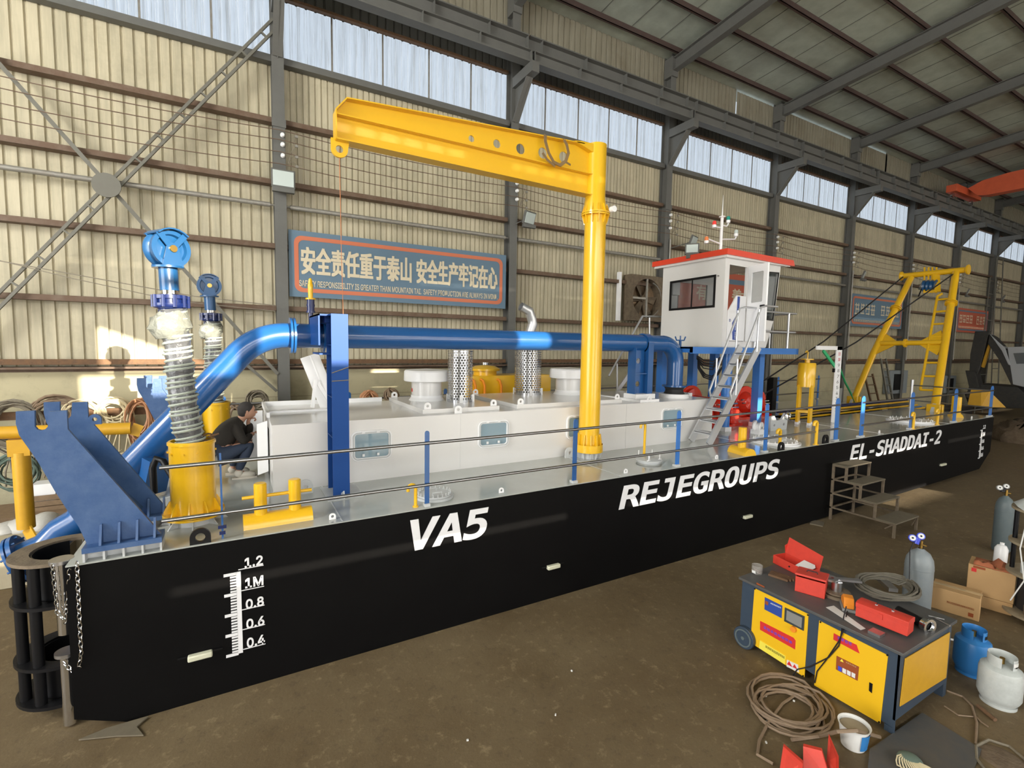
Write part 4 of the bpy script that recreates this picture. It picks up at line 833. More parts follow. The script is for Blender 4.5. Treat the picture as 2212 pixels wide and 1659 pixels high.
# ================================================================ HOIST CYLINDERS
def hoist(x, y, lab, lean, far=False):
    z0 = dz(x)+.012; t = thing('hoist_cylinder', (x, y, z0), lab, 'hoist', 'spud hoist cylinders'); R = .205
    g = MB(); g.lathe([(R-.03, .60), (R-.02, .875), (R, .875), (R, .12)], (x, y, z0), (0, 0, 1), 44); g.lathe([(R+.012, .84), (R+.012, .865), (R, .865)], (x, y, z0), (0, 0, 1), 44); tb = g.out('tube_socket', 'yellow', t)
    for k in range(10): a = k*2*pi/10; c = Vector((x+R*cos(a), y+R*sin(a), z0+.76)); g = MB(); g.rod(c, c+Vector((cos(a), sin(a), 0))*.014, .012, n=8); g.out('bolt', 'yellow', tb)
    g = MB(); g.disc((x, y, z0+.115), R+.075, .022, n=44); g.disc((x, y, z0+.088), R+.075, .022, n=44); g.out('flange', 'yellow', t)
    for k in range(10): a = k*2*pi/10+.2; g = MB(); g.prism([(0, 0), (.065, 0), (.06, .03), (.01, .13), (0, .13)], (x+R*cos(a), y+R*sin(a), z0+.125), (cos(a), sin(a), 0), (0, 0, 1), .014); g.out('gusset', 'yellow', t)
    g = MB(); g.lathe([(R-.01, 0), (R-.01, .08)], (x, y, z0), (0, 0, 1), 36)
    for k in range(8): a = k*2*pi/8; g.prism([(0, 0), (.12, 0), (.05, .075), (0, .075)], (x+(R-.02)*cos(a), y+(R-.02)*sin(a), z0), (cos(a), sin(a), 0), (0, 0, 1), .012)
    g.out('deck_stool', 'grey_paint', t)
    # wrapped cylinder, leaning
    B = Vector((x, y, z0+.80)); T = B+lean; d = (T-B).normalized(); L = (T-B).length; n1 = d.cross(Vector((0, 1, 0))).normalized(); n2 = d.cross(n1)
    pts = []; rr = []
    for k in range(26):
        s = k/25; pts.append(B+d*L*s+n1*(.018*sin(s*5))+n2*(.01*sin(s*7+1))); rr.append(.125-.012*s+.008*sin(k*2.3)+.004*sin(k*5.1))
    g = MB(); g.tube(pts, rr, 20); g.out('wrapped_cylinder', 'wrap', t)
    turns = 25; hp = []
    for k in range(turns*12+1):
        s = k/(turns*12); i = min(24, int(s*25)); f = s*25-i; c = pts[i].lerp(pts[min(25, i+1)], f); r_ = rr[i]+.006; a = 2*pi*k/12
        wob = .012*sin(a*.37)
        gap = 0
        hp.append(c+d*wob+(n1*cos(a)+n2*sin(a))*r_)
    g = MB(); g.tube(hp, .013, 5); g.out('wrapping_rope', 'rope_pale', t)
    g = MB(); g.tube([pts[22]-n1*.0-n2*.16, pts[18]-n2*.15+n1*.10, pts[13]-n2*.13+n1*.12, pts[8]-n2*.14+n1*.02, pts[2]-n2*.14-n1*.12], .010, 6); g.out('loose_rope', 'rope_pale', t)
    g = MB(); g.tube([pts[20]+n1*.03, pts[21]+n1*.03, pts[22]+n1*.04, pts[23]+n1*.03, pts[24], T], [.125, .15, .175, .165, .13, .11], 18); bo = g.out('plastic_hood', 'plastic_bag', t)
    for v in bo.data.vertices: v.co += Vector((random.uniform(-.026, .026), random.uniform(-.02, .02), random.uniform(-.02, .02)))
    # collar, rod, sheave head
    up = Vector((-.03, 0, 1)).normalized()
    g = MB(); g.lathe([(.11, -.07), (.11, .0), (.145, .02), (.15, .03), (.15, .06), (.125, .065), (.125, .10), (.15, .105), (.15, .14), (.11, .15), (0, .15)], T, up, 32)
    g.out('gland_collar', 'navy', t)
    for k in range(10): a = k*.628; c = T+Vector((cos(a)*.148, sin(a)*.148, .08)); g = MB(); g.rod(c-Vector((0, 0, .06)), c+Vector((0, 0, .06)), .018, n=8); g.out('collar_bolt', 'navy', t)
    q = T+up*.15
    g = MB(); g.lathe([(.075, 0), (.075, .05)], q, up, 28); g.out('chrome_rod', 'chrome', t)
    g = MB(); g.lathe([(.082, .04), (.082, .26), (0, .26)], q, up, 28); g.out('rod_head', 'sheave_blue', t)
    q = q+up*.27; g = MB(); g.disc(q, .135, .02, up, 32); g.out('head_flange', 'sheave_blue', t)
    return t, q
def sheave(t, q, R, yaw, w=.17):
    ax = Vector((cos(yaw), sin(yaw), 0)); c = q+Vector((0, 0, R*.98)); u = Vector((-sin(yaw), cos(yaw), 0)); Z = Vector((0, 0, 1))
    g = MB(); g.lathe([(0, -w/2+.03), (R*.72, -w/2+.035), (R*.78, -w/2), (R, -w/2), (R*1.0, -w/4), (R*.9, 0), (R*1.0, w/4), (R, w/2), (R*.78, w/2), (R*.72, w/2-.035), (0, w/2-.03)], c, ax, 44); g.out('sheave_wheel', 'sheave_blue', t)
    for s in (-1, 1):
        g = MB(); o = c+ax*s*(w/2+.012)
        g.prism([(-.10, -R*.95), (.10, -R*.95), (.055, .0)]+circ(0, 0, .058, 10, 0, pi)[1:], o, u, Z, .015)
        for a in (pi*.28, pi*.72): g.bar(o, o+(u*cos(a)+Z*sin(a))*R*1.08, .012, .055)
        g.out('cheek_plate', 'sheave_blue', t, smooth=False)
        g = MB(); g.disc(o+ax*s*.014, .034, .02, ax); g.out('axle_cap', 'brass', t)
    g = MB(); P = arc(c, R*1.07, u, Z, pi*.25, pi*.75, 6)
    for a, b in zip(P, P[1:]): g.bar(a, b, w*1.6, .012, up=(b-a).cross(ax))
    g.out('rope_guard', 'sheave_blue', t, smooth=False)
hb = PD(424, 1118)
t, q = hoist(-.415, 6.03, 'near spud hoist: yellow socket with rope-wrapped cylinder and blue sheave', Vector((-.135, 0, 1.42))); sheave(t, q, .18, -1.0)
t, q = hoist(-.30, 9.6, 'far spud hoist behind the sloping blue pipe, with blue sheave on top', Vector((-.03, 0, 1.42))); sheave(t, q, .175, -1.45, .12)
g = MB(); sh = Vector((-.27, 6.03, 2.43)); g.tube([sh+Vector((cos(a)*.05, sin(a)*.03, sin(a)*.03)) for a in [2*pi*k/12 for k in range(12)]], .01, 6, closed=True); g.rod(sh, sh+Vector((.1, 0, .03)), .012); tag(g.out('shackle', 'rust'), 'rusty shackle on the rim of the near yellow socket', 'shackle')
# black hydraulic hose loop at the stern
g = MB(); g.tube([PY(333, 1065, 6.6), PY(330, 1010, 6.6), PY(338, 990, 6.6), PY(352, 995, 6.55), PY(385, 1050, 6.4), PY(400, 1085, 6.3)], .035, 12); tag(g.out('hydraulic_hose', 'black'), 'thick black hydraulic hose arching behind the near yellow socket', 'hose')
t = thing('hinge_bracket', (-.75, 6.8, 1.53), 'pale grey scalloped hinge plate on the deck beside the near yellow socket', 'bracket')
g = MB(); g.prism([(-.22, 0), (.22, 0), (.22, .2), (.12, .32), (0, .25), (-.1, .16), (-.22, .14)], (-.55, 6.55, dz(-.5)+.012), (1, 0, 0), (0, 0, 1), .03, [circ(.12, .22, .04)]); g.out('plate', 'grey_paint', t); g = MB(); g.disc((-.58, 6.52, 1.62), .04, .04, (0, 1, 0)); g.out('pin', 'grey_paint', t)

# ================================================================ YELLOW DECK CRANE
px, py = 5.235, 6.50; z0 = dz(px)+.012
cr = thing('deck_crane', (px, py, z0), 'tall yellow deck jib crane with tapering plate jib', 'crane')
g = MB(); g.lathe([(.155, 0), (.155, .10)], (px, py, z0), (0, 0, 1), 36)
for k in range(12): a = k*2*pi/12; g.prism([(0, 0), (.06, 0), (.10, .10), (0, .10)], (px+.14*cos(a), py+.14*sin(a), z0), (cos(a), sin(a), 0), (0, 0, 1), .012)
g.out('deck_stool', 'grey_paint', cr)
g = MB(); g.disc((px, py, z0+.125), .24, .03, n=44); g.disc((px, py, z0+.165), .24, .03, n=44); g.lathe([(.235, .11), (.24, .24), (.235, .24)], (px, py, z0), (0, 0, 1), 40); g.out('base_flange', 'yellow', cr)
for k in range(12): a = k*2*pi/12; g = MB(); g.prism([(0, 0), (.06, 0), (.055, .05), (.03, .24), (0, .24)], (px+.172*cos(a), py+.172*sin(a), z0+.17), (cos(a), sin(a), 0), (0, 0, 1), .016); g.out('base_gusset', 'yellow', cr)
pt = 6.72
g = MB(); g.rod((px, py, z0+.12), (px, py, 5.62), .176, n=48); g.out('post', 'yellow', cr)
g = MB(); g.lathe([(.176, 5.62), (.176, 5.80), (.165, 5.86), (.165, pt-.005), (.155, pt), (0, pt)], (px-.02, py, 0), (0, 0, 1), 48); g.out('rotating_head', 'yellow', cr)
g = MB(); g.disc((px, py, 5.605), .235, .022, n=44); g.disc((px, py, 5.635), .235, .022, n=44); g.out('slew_flange', 'yellow', cr)
for k in range(12): a = k*2*pi/12+.1; g = MB(); g.prism([(0, -.15), (.02, -.15), (.06, -.02), (.06, .02), (.02, .15), (0, .15)], (px+.172*cos(a), py+.172*sin(a), 5.62), (cos(a), sin(a), 0), (0, 0, 1), .014); g.out('slew_gusset', 'yellow', cr)
g = MB(); g.rod((px+.16, py-.2, 5.68), (px+.16, py-.28, 5.68), .05); tag(g.out('work_lamp', 'porcelain', cr), 'small white lamp on the slew flange')
jb = [(1.14, 5.93), (5.08, 5.90), (5.08, 6.665), (4.9, 6.655), (1.27, 6.43), (1.14, 6.27)]
holes = [circ(PY(x, y, py).x, PY(x, y, py).z, rr, 20) for x, y, rr in ((1018, 300, .045), (1073, 311, .06), (1124, 322, .075), (1172, 331, .082), (1217, 340, .085))]
g = MB(); g.prism(jb, (0, py, 0), (1, 0, 0), (0, 0, 1), .016, holes); g.out('jib_web', 'yellow', cr, smooth=False)
for a, b in (((1.14, 5.93), (5.08, 5.90)), ((4.9, 6.655), (1.27, 6.43)), ((1.27, 6.43), (1.14, 6.27)), ((1.14, 6.27), (1.14, 5.93))):
    g = MB(); A = Vector((a[0], py, a[1])); B = Vector((b[0], py, b[1])); g.bar(A, B, .19, .014, up=(B-A).cross(Vector((0, 1, 0)))); g.out('jib_flange', 'yellow', cr, smooth=False)
g = MB(); g.b2((1.14, py-.09, 6.215), (5.08, py+.09, 6.229)); g.out('jib_flange', 'yellow', cr, smooth=False)
g = MB(); g.prism([(4.7, 6.66), (5.1, 6.55), (5.1, 6.69), (4.85, 6.68)], (0, py, 0), (1, 0, 0), (0, 0, 1), .19); g.out('head_plate', 'yellow', cr, smooth=False)
ec = PY(733, 323, py); g = MB(); g.prism([(-.10, .12), (.12, .12), (.10, 0)]+circ(0, 0, .10, 14, 0, -pi)[1:], ec, (1, 0, 0), (0, 0, 1), .035, [circ(0, 0, .045)]); g.out('load_eye', 'yellow', cr)
g = MB(); g.tube([ec, ec-Vector((-.01, 0, 1.2)), ec-Vector((-.03, 0, 2.3))], .004, 5); tag(g.out('tag_line', 'twine'), 'thin orange cord hanging from the jib eye', 'cord')
t = thing('lifting_sling', (4.35, py, 6.1), 'brown webbing sling draped through the last two jib holes', 'sling')
g = MB()
def strap(pts, w=.05):
    P = [Vector(p) for p in pts]
    for a, b in zip(P, P[1:]): g.bar(a, b+(b-a)*.06, w, .008, up=(0, -1, .2))
c4 = PY(1180, 290, py-.13); pz = lambda x, y: PY(x, y, py-.13)
strap([PY(1178, 292, py+.1), PY(1178, 292, py-.10), pz(1178, 305), pz(1185, 330), pz(1196, 350), pz(1210, 357), pz(1222, 348), pz(1228, 330), pz(1224, 312), pz(1219, 303), PY(1219, 301, py+.1)]); strap([pz(1172, 330), pz(1182, 345), pz(1198, 358)], .04); strap([pz(1222, 350), pz(1232, 356)], .03); g.out('webbing', 'strap_brown', t, smooth=False)
# ================================================================ WHEELHOUSE
PX0, PXR, PYN, PYF, PB, PT = 9.22, 11.15, 7.0, 8.76, 3.50, 5.40
plat = thing('wheelhouse_platform', (10.3, 7.9, 1.57), 'blue steel platform on square legs carrying the wheelhouse', 'platform')
g = MB(); g.b2((8.2, 6.90, 3.36), (8.3, 9.0, 3.48)); g.b2((11.85, 6.90, 3.34), (11.95, 9.0, 3.48)); g.b2((8.2, 6.90, 3.34), (11.95, 6.98, 3.48)); g.b2((8.2, 8.92, 3.34), (11.95, 9.0, 3.48)); g.out('edge_beam', 'rail_blue', plat, smooth=False)
g = MB(); g.b2((8.2, 6.92, 3.44), (11.95, 8.98, 3.475)); g.out('floor_plate', 'grey_paint', plat, smooth=False)
for x, y in ((11.02, 7.3), (9.72, 7.2), (9.4, 8.85), (10.6, 8.9), (11.4, 8.85)):
    g = MB(); z = dz(x)+.012; 
    if (x, y) == (9.72, 7.2): g.rod((x, y, z), (x, y, 3.36), .11, n=24)
    else: g.b2((x-.09, y-.09, z+.1), (x+.09, y+.09, 3.36))
    g.out('leg', 'rail_blue', plat); g = MB(); g.b2((x-.11, y-.11, z), (x+.11, y+.11, z+.1)); g.out('foot', 'white', plat)
wh = thing('wheelhouse', (10.2, 7.9, PB), 'white wheelhouse cabin with red roof and open door', 'cabin')
def wallx(x, y0, y1, hole, nm='wall_panel'):
    g = MB(); g.prism([(y0+.001, PB), (y1-.001, PB), (y1-.001, PT), (y0+.001, PT)], (x-.003, 0, 0), (0, 1, 0), (0, 0, 1), .05, hole); return g.out(nm, 'house_white', wh, smooth=False)
aw = [(7.24, 4.375), (8.50, 4.365), (8.50, 5.03), (7.24, 5.05)]
wallx(PX0+.025, PYN, PYF, [aw])
g = MB(); g.prism([(7.22, 4.355), (8.52, 4.345), (8.52, 5.05), (7.22, 5.07)], (PX0-.004, 0, 0), (0, 1, 0), (0, 0, 1), .02, [[(7.27, 4.405), (8.47, 4.395), (8.47, 5.0), (7.27, 5.02)]]); wf = g.out('window_frame', 'black', wh, smooth=False)
g = MB(); g.b2((PX0+.015, 7.24, 4.37), (PX0+.02, 8.5, 5.04)); g.out('window_pane', 'window_glass', wf, smooth=False)
g = MB(); g.b2((PX0+.0, 7.86, 4.39), (PX0+.02, 7.88, 5.02)); g.out('window_bar', 'black', wf, smooth=False)
# near side (-Y): door opening at the left, slanted front window at the right; front slants outward
sl = lambda z: PXR-.28+.38*min(1, max(0, (z-3.5)/1.9))
near = [(PX0+.02, PB), (10.80, PB), (11.04, 4.15), (11.19, PT), (PX0+.02, PT)]
door = [(9.36, 3.62), (9.96, 3.62), (9.96, 5.26), (9.36, 5.27)]; wn = [(10.60, 4.18), (10.98, 4.16), (11.10, 5.22), (10.60, 5.20)]
g = MB(); g.prism(near, (0, PYN-.0+.025, 0), (1, 0, 0), (0, 0, 1), .05, [door, wn]); g.out('wall_panel', 'house_white', wh, smooth=False)
g = MB(); g.prism([(10.57, 4.14), (11.01, 4.12), (11.13, 5.25), (10.57, 5.23)], (0, PYN-.004, 0), (1, 0, 0), (0, 0, 1), .02, [wn]); wf = g.out('window_frame', 'black', wh, smooth=False)
g = MB(); g.prism(wn, (0, PYN+.02, 0), (1, 0, 0), (0, 0, 1), .006); g.out('window_pane', 'window_glass', wf, smooth=False)
wfar = [(9.7, 4.4), (10.8, 4.4), (10.8, 5.1), (9.7, 5.1)]
g = MB(); g.prism(near, (0, PYF-.025, 0), (1, 0, 0), (0, 0, 1), .05, [wfar]); g.out('wall_panel', 'house_white', wh, smooth=False)
g = MB(); g.prism(wfar, (0, PYF-.02, 0), (1, 0, 0), (0, 0, 1), .006); g.out('window_pane', 'window_glass', wh, smooth=False)
g = MB(); g.add([(10.79, PYN+.05, PB), (10.79, PYF-.05, PB), (11.03, PYF-.05, 4.15), (11.03, PYN+.05, 4.15)], [(0, 1, 2, 3)]); g.out('wall_panel', 'house_white', wh, smooth=False)
g = MB(); g.add([(11.03, PYN+.05, 4.15), (11.03, PYF-.05, 4.15), (11.18, PYF-.05, PT), (11.18, PYN+.05, PT)], [(0, 1, 2, 3)]); g.out('front_glass', 'window_glass', wh, smooth=False)
g = MB(); g.b2((PX0, PYN, PB-.02), (10.78, PYF, PB)); g.out('floor_panel', 'grey_paint', wh, smooth=False)
g = MB(); g.b2((9.5, 8.3, PB), (10.4, 8.65, 4.2)); g.out('console', 'fan_grey', wh); g = MB(); g.b2((9.35, 8.55, 4.75), (9.6, 8.7, 5.2)); g.out('blind', 'white', wh)
# eaves and roof
E0, E1, E2, E3 = PX0-.12, 11.55, PYN-.12, 9.02
g = MB(); g.b2((E0+.04, E2+.04, PT), (E1-.12, E3-.04, PT+.06)); g.out('soffit', 'house_white', wh)
g = MB(); zt = PT+.17; g.add([(E0, E2, PT+.05), (E1, E2, PT+.02), (E1, E3, PT+.02), (E0, E3, PT+.05), (E0+.0, E2+.0, zt), (E1-.06, E2+.0, zt-.02), (E1-.06, E3, zt-.02), (E0, E3, zt), ((E0+E1)/2, (E2+E3)/2, zt+.03)],
    [(0, 1, 5, 4), (1, 2, 6, 5), (2, 3, 7, 6), (3, 0, 4, 7), (4, 5, 8), (5, 6, 8), (6, 7, 8), (7, 4, 8), (0, 3, 2, 1)]); g.out('roof', 'roof_red', wh, smooth=False)
g = MB()
for x, y in ((E0+.08, E2+.1), (E0+.08, E3-.1), (E1-.2, E2+.1)): g.rod((x, y, PT), (x, y, PT+.05), .035)
g.out('drain_cap', 'white', wh)
g = MB(); g.disc((PX0-.01, 7.16, 5.03), .022, .02, (1, 0, 0)); g.out('cable_gland', 'steel', wh)
# open door leaf, swung out toward the camera
dh = Vector((9.99, PYN-.03, 3.62)); dd = Vector((-.30, -.95, 0)).normalized(); W_ = .60
g = MB(); g.prism([(0, 0), (W_, 0), (W_, 1.66), (0, 1.66)], dh, dd, (0, 0, 1), .04, [rrect(.12, .85, W_-.12, 1.5, .03)]); dl = g.out('door', 'white', wh, bevel=.004)
g = MB(); g.prism(rrect(.12, .85, W_-.12, 1.5, .03), dh, dd, (0, 0, 1), .006); g.out('door_pane', 'window_glass', dl, smooth=False)
g = MB(); c = dh+dd*(W_-.12)+Vector((0, 0, .76)); g.box(c-Vector((.04, .02, 0)), (.12, .03, .04), rz=atan2(dd.y, dd.x)); g.out('door_handle', 'black', dl)
# banner-stand board inside the doorway
t = thing('lean_board', (9.7, 7.03, 3.53), 'white and blue equipment panel leaning in the wheelhouse doorway', 'panel')
g = MB(); g.prism([(9.37, 3.63), (9.94, 3.63), (9.94, 4.62), (9.62, 4.62), (9.37, 4.28)], (0, PYN-.01, 0), (1, 0, 0), (0, 0, 1), .03); g.out('board', 'white', t, smooth=False)
g = MB(); g.prism([(9.54, 3.65), (9.70, 3.65), (9.72, 4.60), (9.64, 4.60), (9.64, 4.2), (9.50, 4.02)], (0, PYN-.028, 0), (1, 0, 0), (0, 0, 1), .006); g.out('blue_stripe', 'label_blue', t, smooth=False)
marks('lettering', 12, 'letter_white', t, (9.59, PYN-.033, 4.12), (0, 0, -1), (1, 0, 0), .45, .07, th=.003, gap=7); text('lettering', 'D', 'label_blue', t, (9.40, PYN-.028, 4.04), (1, 0, 0), (0, 0, 1), .05, .06, th=.003)
# roof lamp and mast
floodlight(PY(1495, 538, 7.9), -.15, 'floodlight with black frame on the red wheelhouse roof', .14, (E0+.45, 7.9, 5.6), -.85)
mx, my = PY(1557, 530, 7.7).x, 7.7
t = thing('signal_mast', (mx, my, 5.6), 'white signal mast with navigation lamps on the wheelhouse roof', 'mast')
def mz(y): return PY(1557, y, 7.7).z
g = MB(); g.rod((mx, my, 5.58), (mx, my, mz(468)), .035); g.rod((mx, my, mz(470)), (mx, my, mz(420)), .018, .003); g.disc((mx, my, mz(468)), .07, .02); g.out('pole', 'white', t)
for (xe, ye, yb, lens, sg) in ((1543, 486, 492, 'lens_red', -1), (1573, 476, 486, 'lens_green', 1), (1526, 520, 527, 'lens_amber', -1), (1590, 505, 517, 'lamp_glass', 1)):
    e = PY(xe, ye, my); b = PY(1557, yb, my); g = MB(); kx = e.x; g.tube([b, (kx-sg*.04, my, b.z-.0+(.06 if abs(e.x-b.x) > .3 else 0)), (kx, my, b.z+.05+(.06 if abs(e.x-b.x) > .3 else 0)), (kx, my, e.z-.06)], .018, 8); arm = g.out('lamp_arm', 'white', t)
    g = MB(); g.lathe([(.045, 0), (.05, .03), (.05, .06), (0, .06)], e-Vector((0, 0, .06)), (0, 0, 1), 14); g.out('lamp_base', 'white', t)
    g = MB(); g.lathe([(.042, 0), (.045, .06), (.03, .09), (0, .095)], e, (0, 0, 1), 14); g.out('lamp_lens', lens, t)
# platform hand rail (right side)
t = thing('platform_railing', (10.9, 6.95, 3.48), 'galvanised pipe hand rail on the wheelhouse platform', 'railing')
rz_ = 4.32
g = MB()
for a, b in (((10.0, 6.95, rz_), (11.85, 6.95, rz_)), ((10.3, 6.95, 3.87), (11.85, 6.95, 3.87)), ((11.85, 6.95, rz_), (11.85, 8.9, rz_)), ((11.85, 6.95, 3.87), (11.85, 8.9, 3.87))): g.rod(a, b, .022)
g.out('rail', 'aluminium', t)
for x, y in ((10.3, 6.95), (11.55, 6.95), (11.85, 7.6), (11.85, 8.9)): g = MB(); g.rod((x, y, 3.48), (x, y, rz_), .028); g.out('post', 'aluminium', t)
t = thing('platform_railing', (8.3, 8.9, 3.48), 'pipe hand rail at the far left corner of the wheelhouse platform', 'railing')
g = MB(); g.tube([PY(1315, 812, 8.97), PY(1388, 683, 8.97), PY(1430, 684, 8.97), PY(1450, 685, 8.97)], .024, 8); g.rod(PY(1333, 870, 8.97), PY(1333, 785, 8.97), .022); g.rod(PY(1403, 686, 8.97), PY(1403, 752, 8.97), .022); g.rod(PY(1445, 686, 8.97), PY(1445, 752, 8.97), .022); g.out('rail', 'aluminium', t)
g = MB(); g.bar(PY(1330, 850, 9.2), PY(1400, 750, 9.2), .03, .1); g.bar(PY(1375, 790, 9.2), PY(1415, 735, 9.2), .03, .08); g.out('stair_stringer', 'aluminium', t)
# ---- stairs
st = thing('deck_stairs', (8.4, 6.7, 1.57), 'aluminium stairs climbing from the deck to the wheelhouse platform', 'stairs')
yA, yB = 6.64, 6.22
f0 = Vector((7.96, 0, 0)); f1 = PY(1586, 755, yA); g0 = PY(1540, 955, yB)
s0 = Vector((f0.x, 0, dz(8)+.012)); s1 = Vector((f0.x+1.40, 0, 3.50)); dS = (s1-s0)
for y in (yA, yB): g = MB(); g.bar(s0+Vector((0, y, .02)), s1+Vector((0, y, 0)), .035, .16); g.out('stringer', 'aluminium', st)
for k in range(1, 9):
    c = s0+dS*(k/8.6); g = MB(); g.b2((c.x-.09, yB+.015, c.z-.012), (c.x+.10, yA-.015, c.z+.012)); g.b2((c.x-.09, yB+.015, c.z-.04), (c.x-.08, yA-.015, c.z)); g.out('tread', 'aluminium', st, smooth=False)
for y in (yB-.03, yA+.03):
    g = MB(); h = Vector((0, y, .0)); g.tube([s0+dS*.42+h+Vector((0, 0, .05)), s0+dS*.40+h+Vector((-.04, 0, .25)), s1+h+Vector((-.05, 0, .80)), s1+h+Vector((.12, 0, .84)), s1+h+Vector((.5, 0, .84))], .022, 10); g.out('hand_rail', 'aluminium', st)
    g = MB(); g.rod(s0+dS*.5+h, s0+dS*.5+h+Vector((0, 0, .72)), .02); g.rod(s1+h+Vector((-.1, 0, -.1)), s1+h+Vector((-.1, 0, .76)), .02); g.out('baluster', 'aluminium', st)
# cables under the platform
g = MB()
for k in range(4): a = PY(1505, 768+k*2, 8.3); b = PY(1556, 772, 8.0); g.tube([a, a.lerp(b, .3)-Vector((0, 0, .10+.05*k)), a.lerp(b, .7)-Vector((0, 0, .12+.06*k)), b], .016, 6)
for k in range(3): a = PY(1508, 770, 8.3); b = PY(1562, 790, 7.8); g.tube([a, PY(1508+k*2, 795, 8.2), PY(1520+k*2, 815-k*3, 8.1), PY(1538, 821-k*4, 8.0), PY(1552, 808-k*3, 7.9), b], .018, 6)
tag(g.out('cable_bundle', 'cable_black'), 'black cable loops hanging under the wheelhouse platform', 'cable')
# ================================================================ WINCHES
def winch(x, y, lab, s=1.0, drum=True):
    z = dz(x)+.012; t = thing('winch', (x, y, z), lab, 'winch', 'red deck winches')
    for k, yy in enumerate((-.42, .42)):
        g = MB(); g.prism([(-.42*s, 0), (.42*s, 0), (.42*s, .25*s), (.25*s, .42*s)]+[(a, b) for a, b in circ(0, .42*s, .36*s, 12, .1, pi-.1)]+[(-.42*s, .3*s)], (x, y+yy*s, z+.06), (1, 0, 0), (0, 0, 1), .06); g.out('side_frame', 'red', t, bevel=.012)
    g = MB(); g.lathe([(.30*s, -.36*s), (.30*s, -.33*s), (.15*s, -.32*s), (.15*s, .32*s), (.30*s, .33*s), (.30*s, .36*s)], (x, y, z+.46*s), (0, 1, 0), 28); g.out('drum', 'red', t)
    g = MB(); g.lathe([(0, -.62*s), (.16*s, -.6*s), (.26*s, -.5*s), (.28*s, -.44*s), (.22*s, -.42*s)], (x-.05, y, z+.42*s), (0, 1, 0), 28); g.box((x+.2*s, y-.52*s, z+.22*s), (.26*s, .2*s, .3*s)); g.out('gearbox', 'red', t, bevel=.01)
    g = MB(); g.rod((x-.3*s, y-.55*s, z+.5*s), (x+.35*s, y-.55*s, z+.5*s), .02); g.rod((x-.3*s, y-.58*s, z+.42*s), (x+.35*s, y-.58*s, z+.42*s), .018); g.out('hydraulic_line', 'chrome', t)
    g = MB(); g.b2((x-.5*s, y-.6*s, z), (x+.5*s, y+.5*s, z+.06)); g.out('base_frame', 'red', t)
    return t
winch(10.25, 8.15, 'red winch directly behind the deck stairs', 1.1)
winch(11.95, 8.7, 'red winch right of the blue wheelhouse leg', 1.05)
winch(12.75, 8.75, 'red winch nearest the yellow tank', .85)
t = thing('fairlead_bracket', (11.4, 6.95, 1.57), 'pale grey fairlead bracket with a chrome shackle beside the red winches', 'bracket')
q = PD(1680, 930); g = MB(); g.prism([(-.32, 0), (.30, 0), (.34, .34), (.22, .40), (.1, .26), (-.1, .24), (-.2, .36), (-.34, .34)], (q.x, q.y, q.z), (1, .0, 0), (0, 0, 1), .05, [circ(-.18, .14, .03), circ(.18, .14, .03)]); g.out('plate', 'grey_paint', t)
g = MB(); g.tube([Vector((q.x+.28, q.y-.05, q.z+.34))+Vector((.09*cos(a), 0, .08*sin(a))) for a in [2*pi*k/12 for k in range(12)]], .022, 8, closed=True); g.out('shackle', 'chrome', t)
q = PD(1637, 938); t = thing('roller', q, 'white fairlead roller at the foot of the blue wheelhouse leg', 'roller'); g = MB(); g.lathe([(.03, -.08), (.13, -.08), (.13, -.05), (.09, -.03), (.09, .03), (.13, .05), (.13, .08), (.03, .08)], q+Vector((0, 0, .15)), (.3, -1, 0), 22); g.out('wheel', 'white', t); g = MB(); g.box(q+Vector((0, 0, .06)), (.22, .22, .1)); g.out('foot', 'white', t)
# ================================================================ YELLOW TANK ON LEGS
q = Vector((12.45, 6.95, dz(12.4)+.012)); t = thing('header_tank', q, 'yellow cylindrical header tank on four legs with hook on top', 'tank'); rr = .20
g = MB(); g.lathe([(0, .95), (rr, .95), (rr, 1.52), (rr-.02, 1.55), (0, 1.55)], q, (0, 0, 1), 32); g.out('tank', 'yellow', t)
for k in range(4): a = pi/4+k*pi/2+.4; c = q+Vector((rr*.93*cos(a), rr*.93*sin(a), 0)); g = MB(); g.bar(c+Vector((0, 0, .06)), c+Vector((0, 0, 1.0)), .055, .055); l = g.out('leg', 'yellow', t); g = MB(); g.box(c+Vector((0, 0, .03)), (.07, .07, .06)); g.out('foot', 'white', l)
g = MB()
for k in range(4): a = pi/4+k*pi/2+.4; b = a+pi/2; g.bar(q+Vector((rr*.93*cos(a), rr*.93*sin(a), .33)), q+Vector((rr*.93*cos(b), rr*.93*sin(b), .33)), .03, .05)
g.out('brace_ring', 'yellow', t); g = MB(); g.disc(q+Vector((0, 0, 1.64)), .14, .025); g.rod(q+Vector((0, 0, 1.55)), q+Vector((0, 0, 1.64)), .06); o = q+Vector((0, 0, 1.65)); g.tube([o, o+Vector((0, 0, .16)), o+Vector((-.03, 0, .2)), o+Vector((-.08, 0, .19)), o+Vector((-.09, 0, .15))], .014, 8); g.out('lid_and_hook', 'yellow', t)
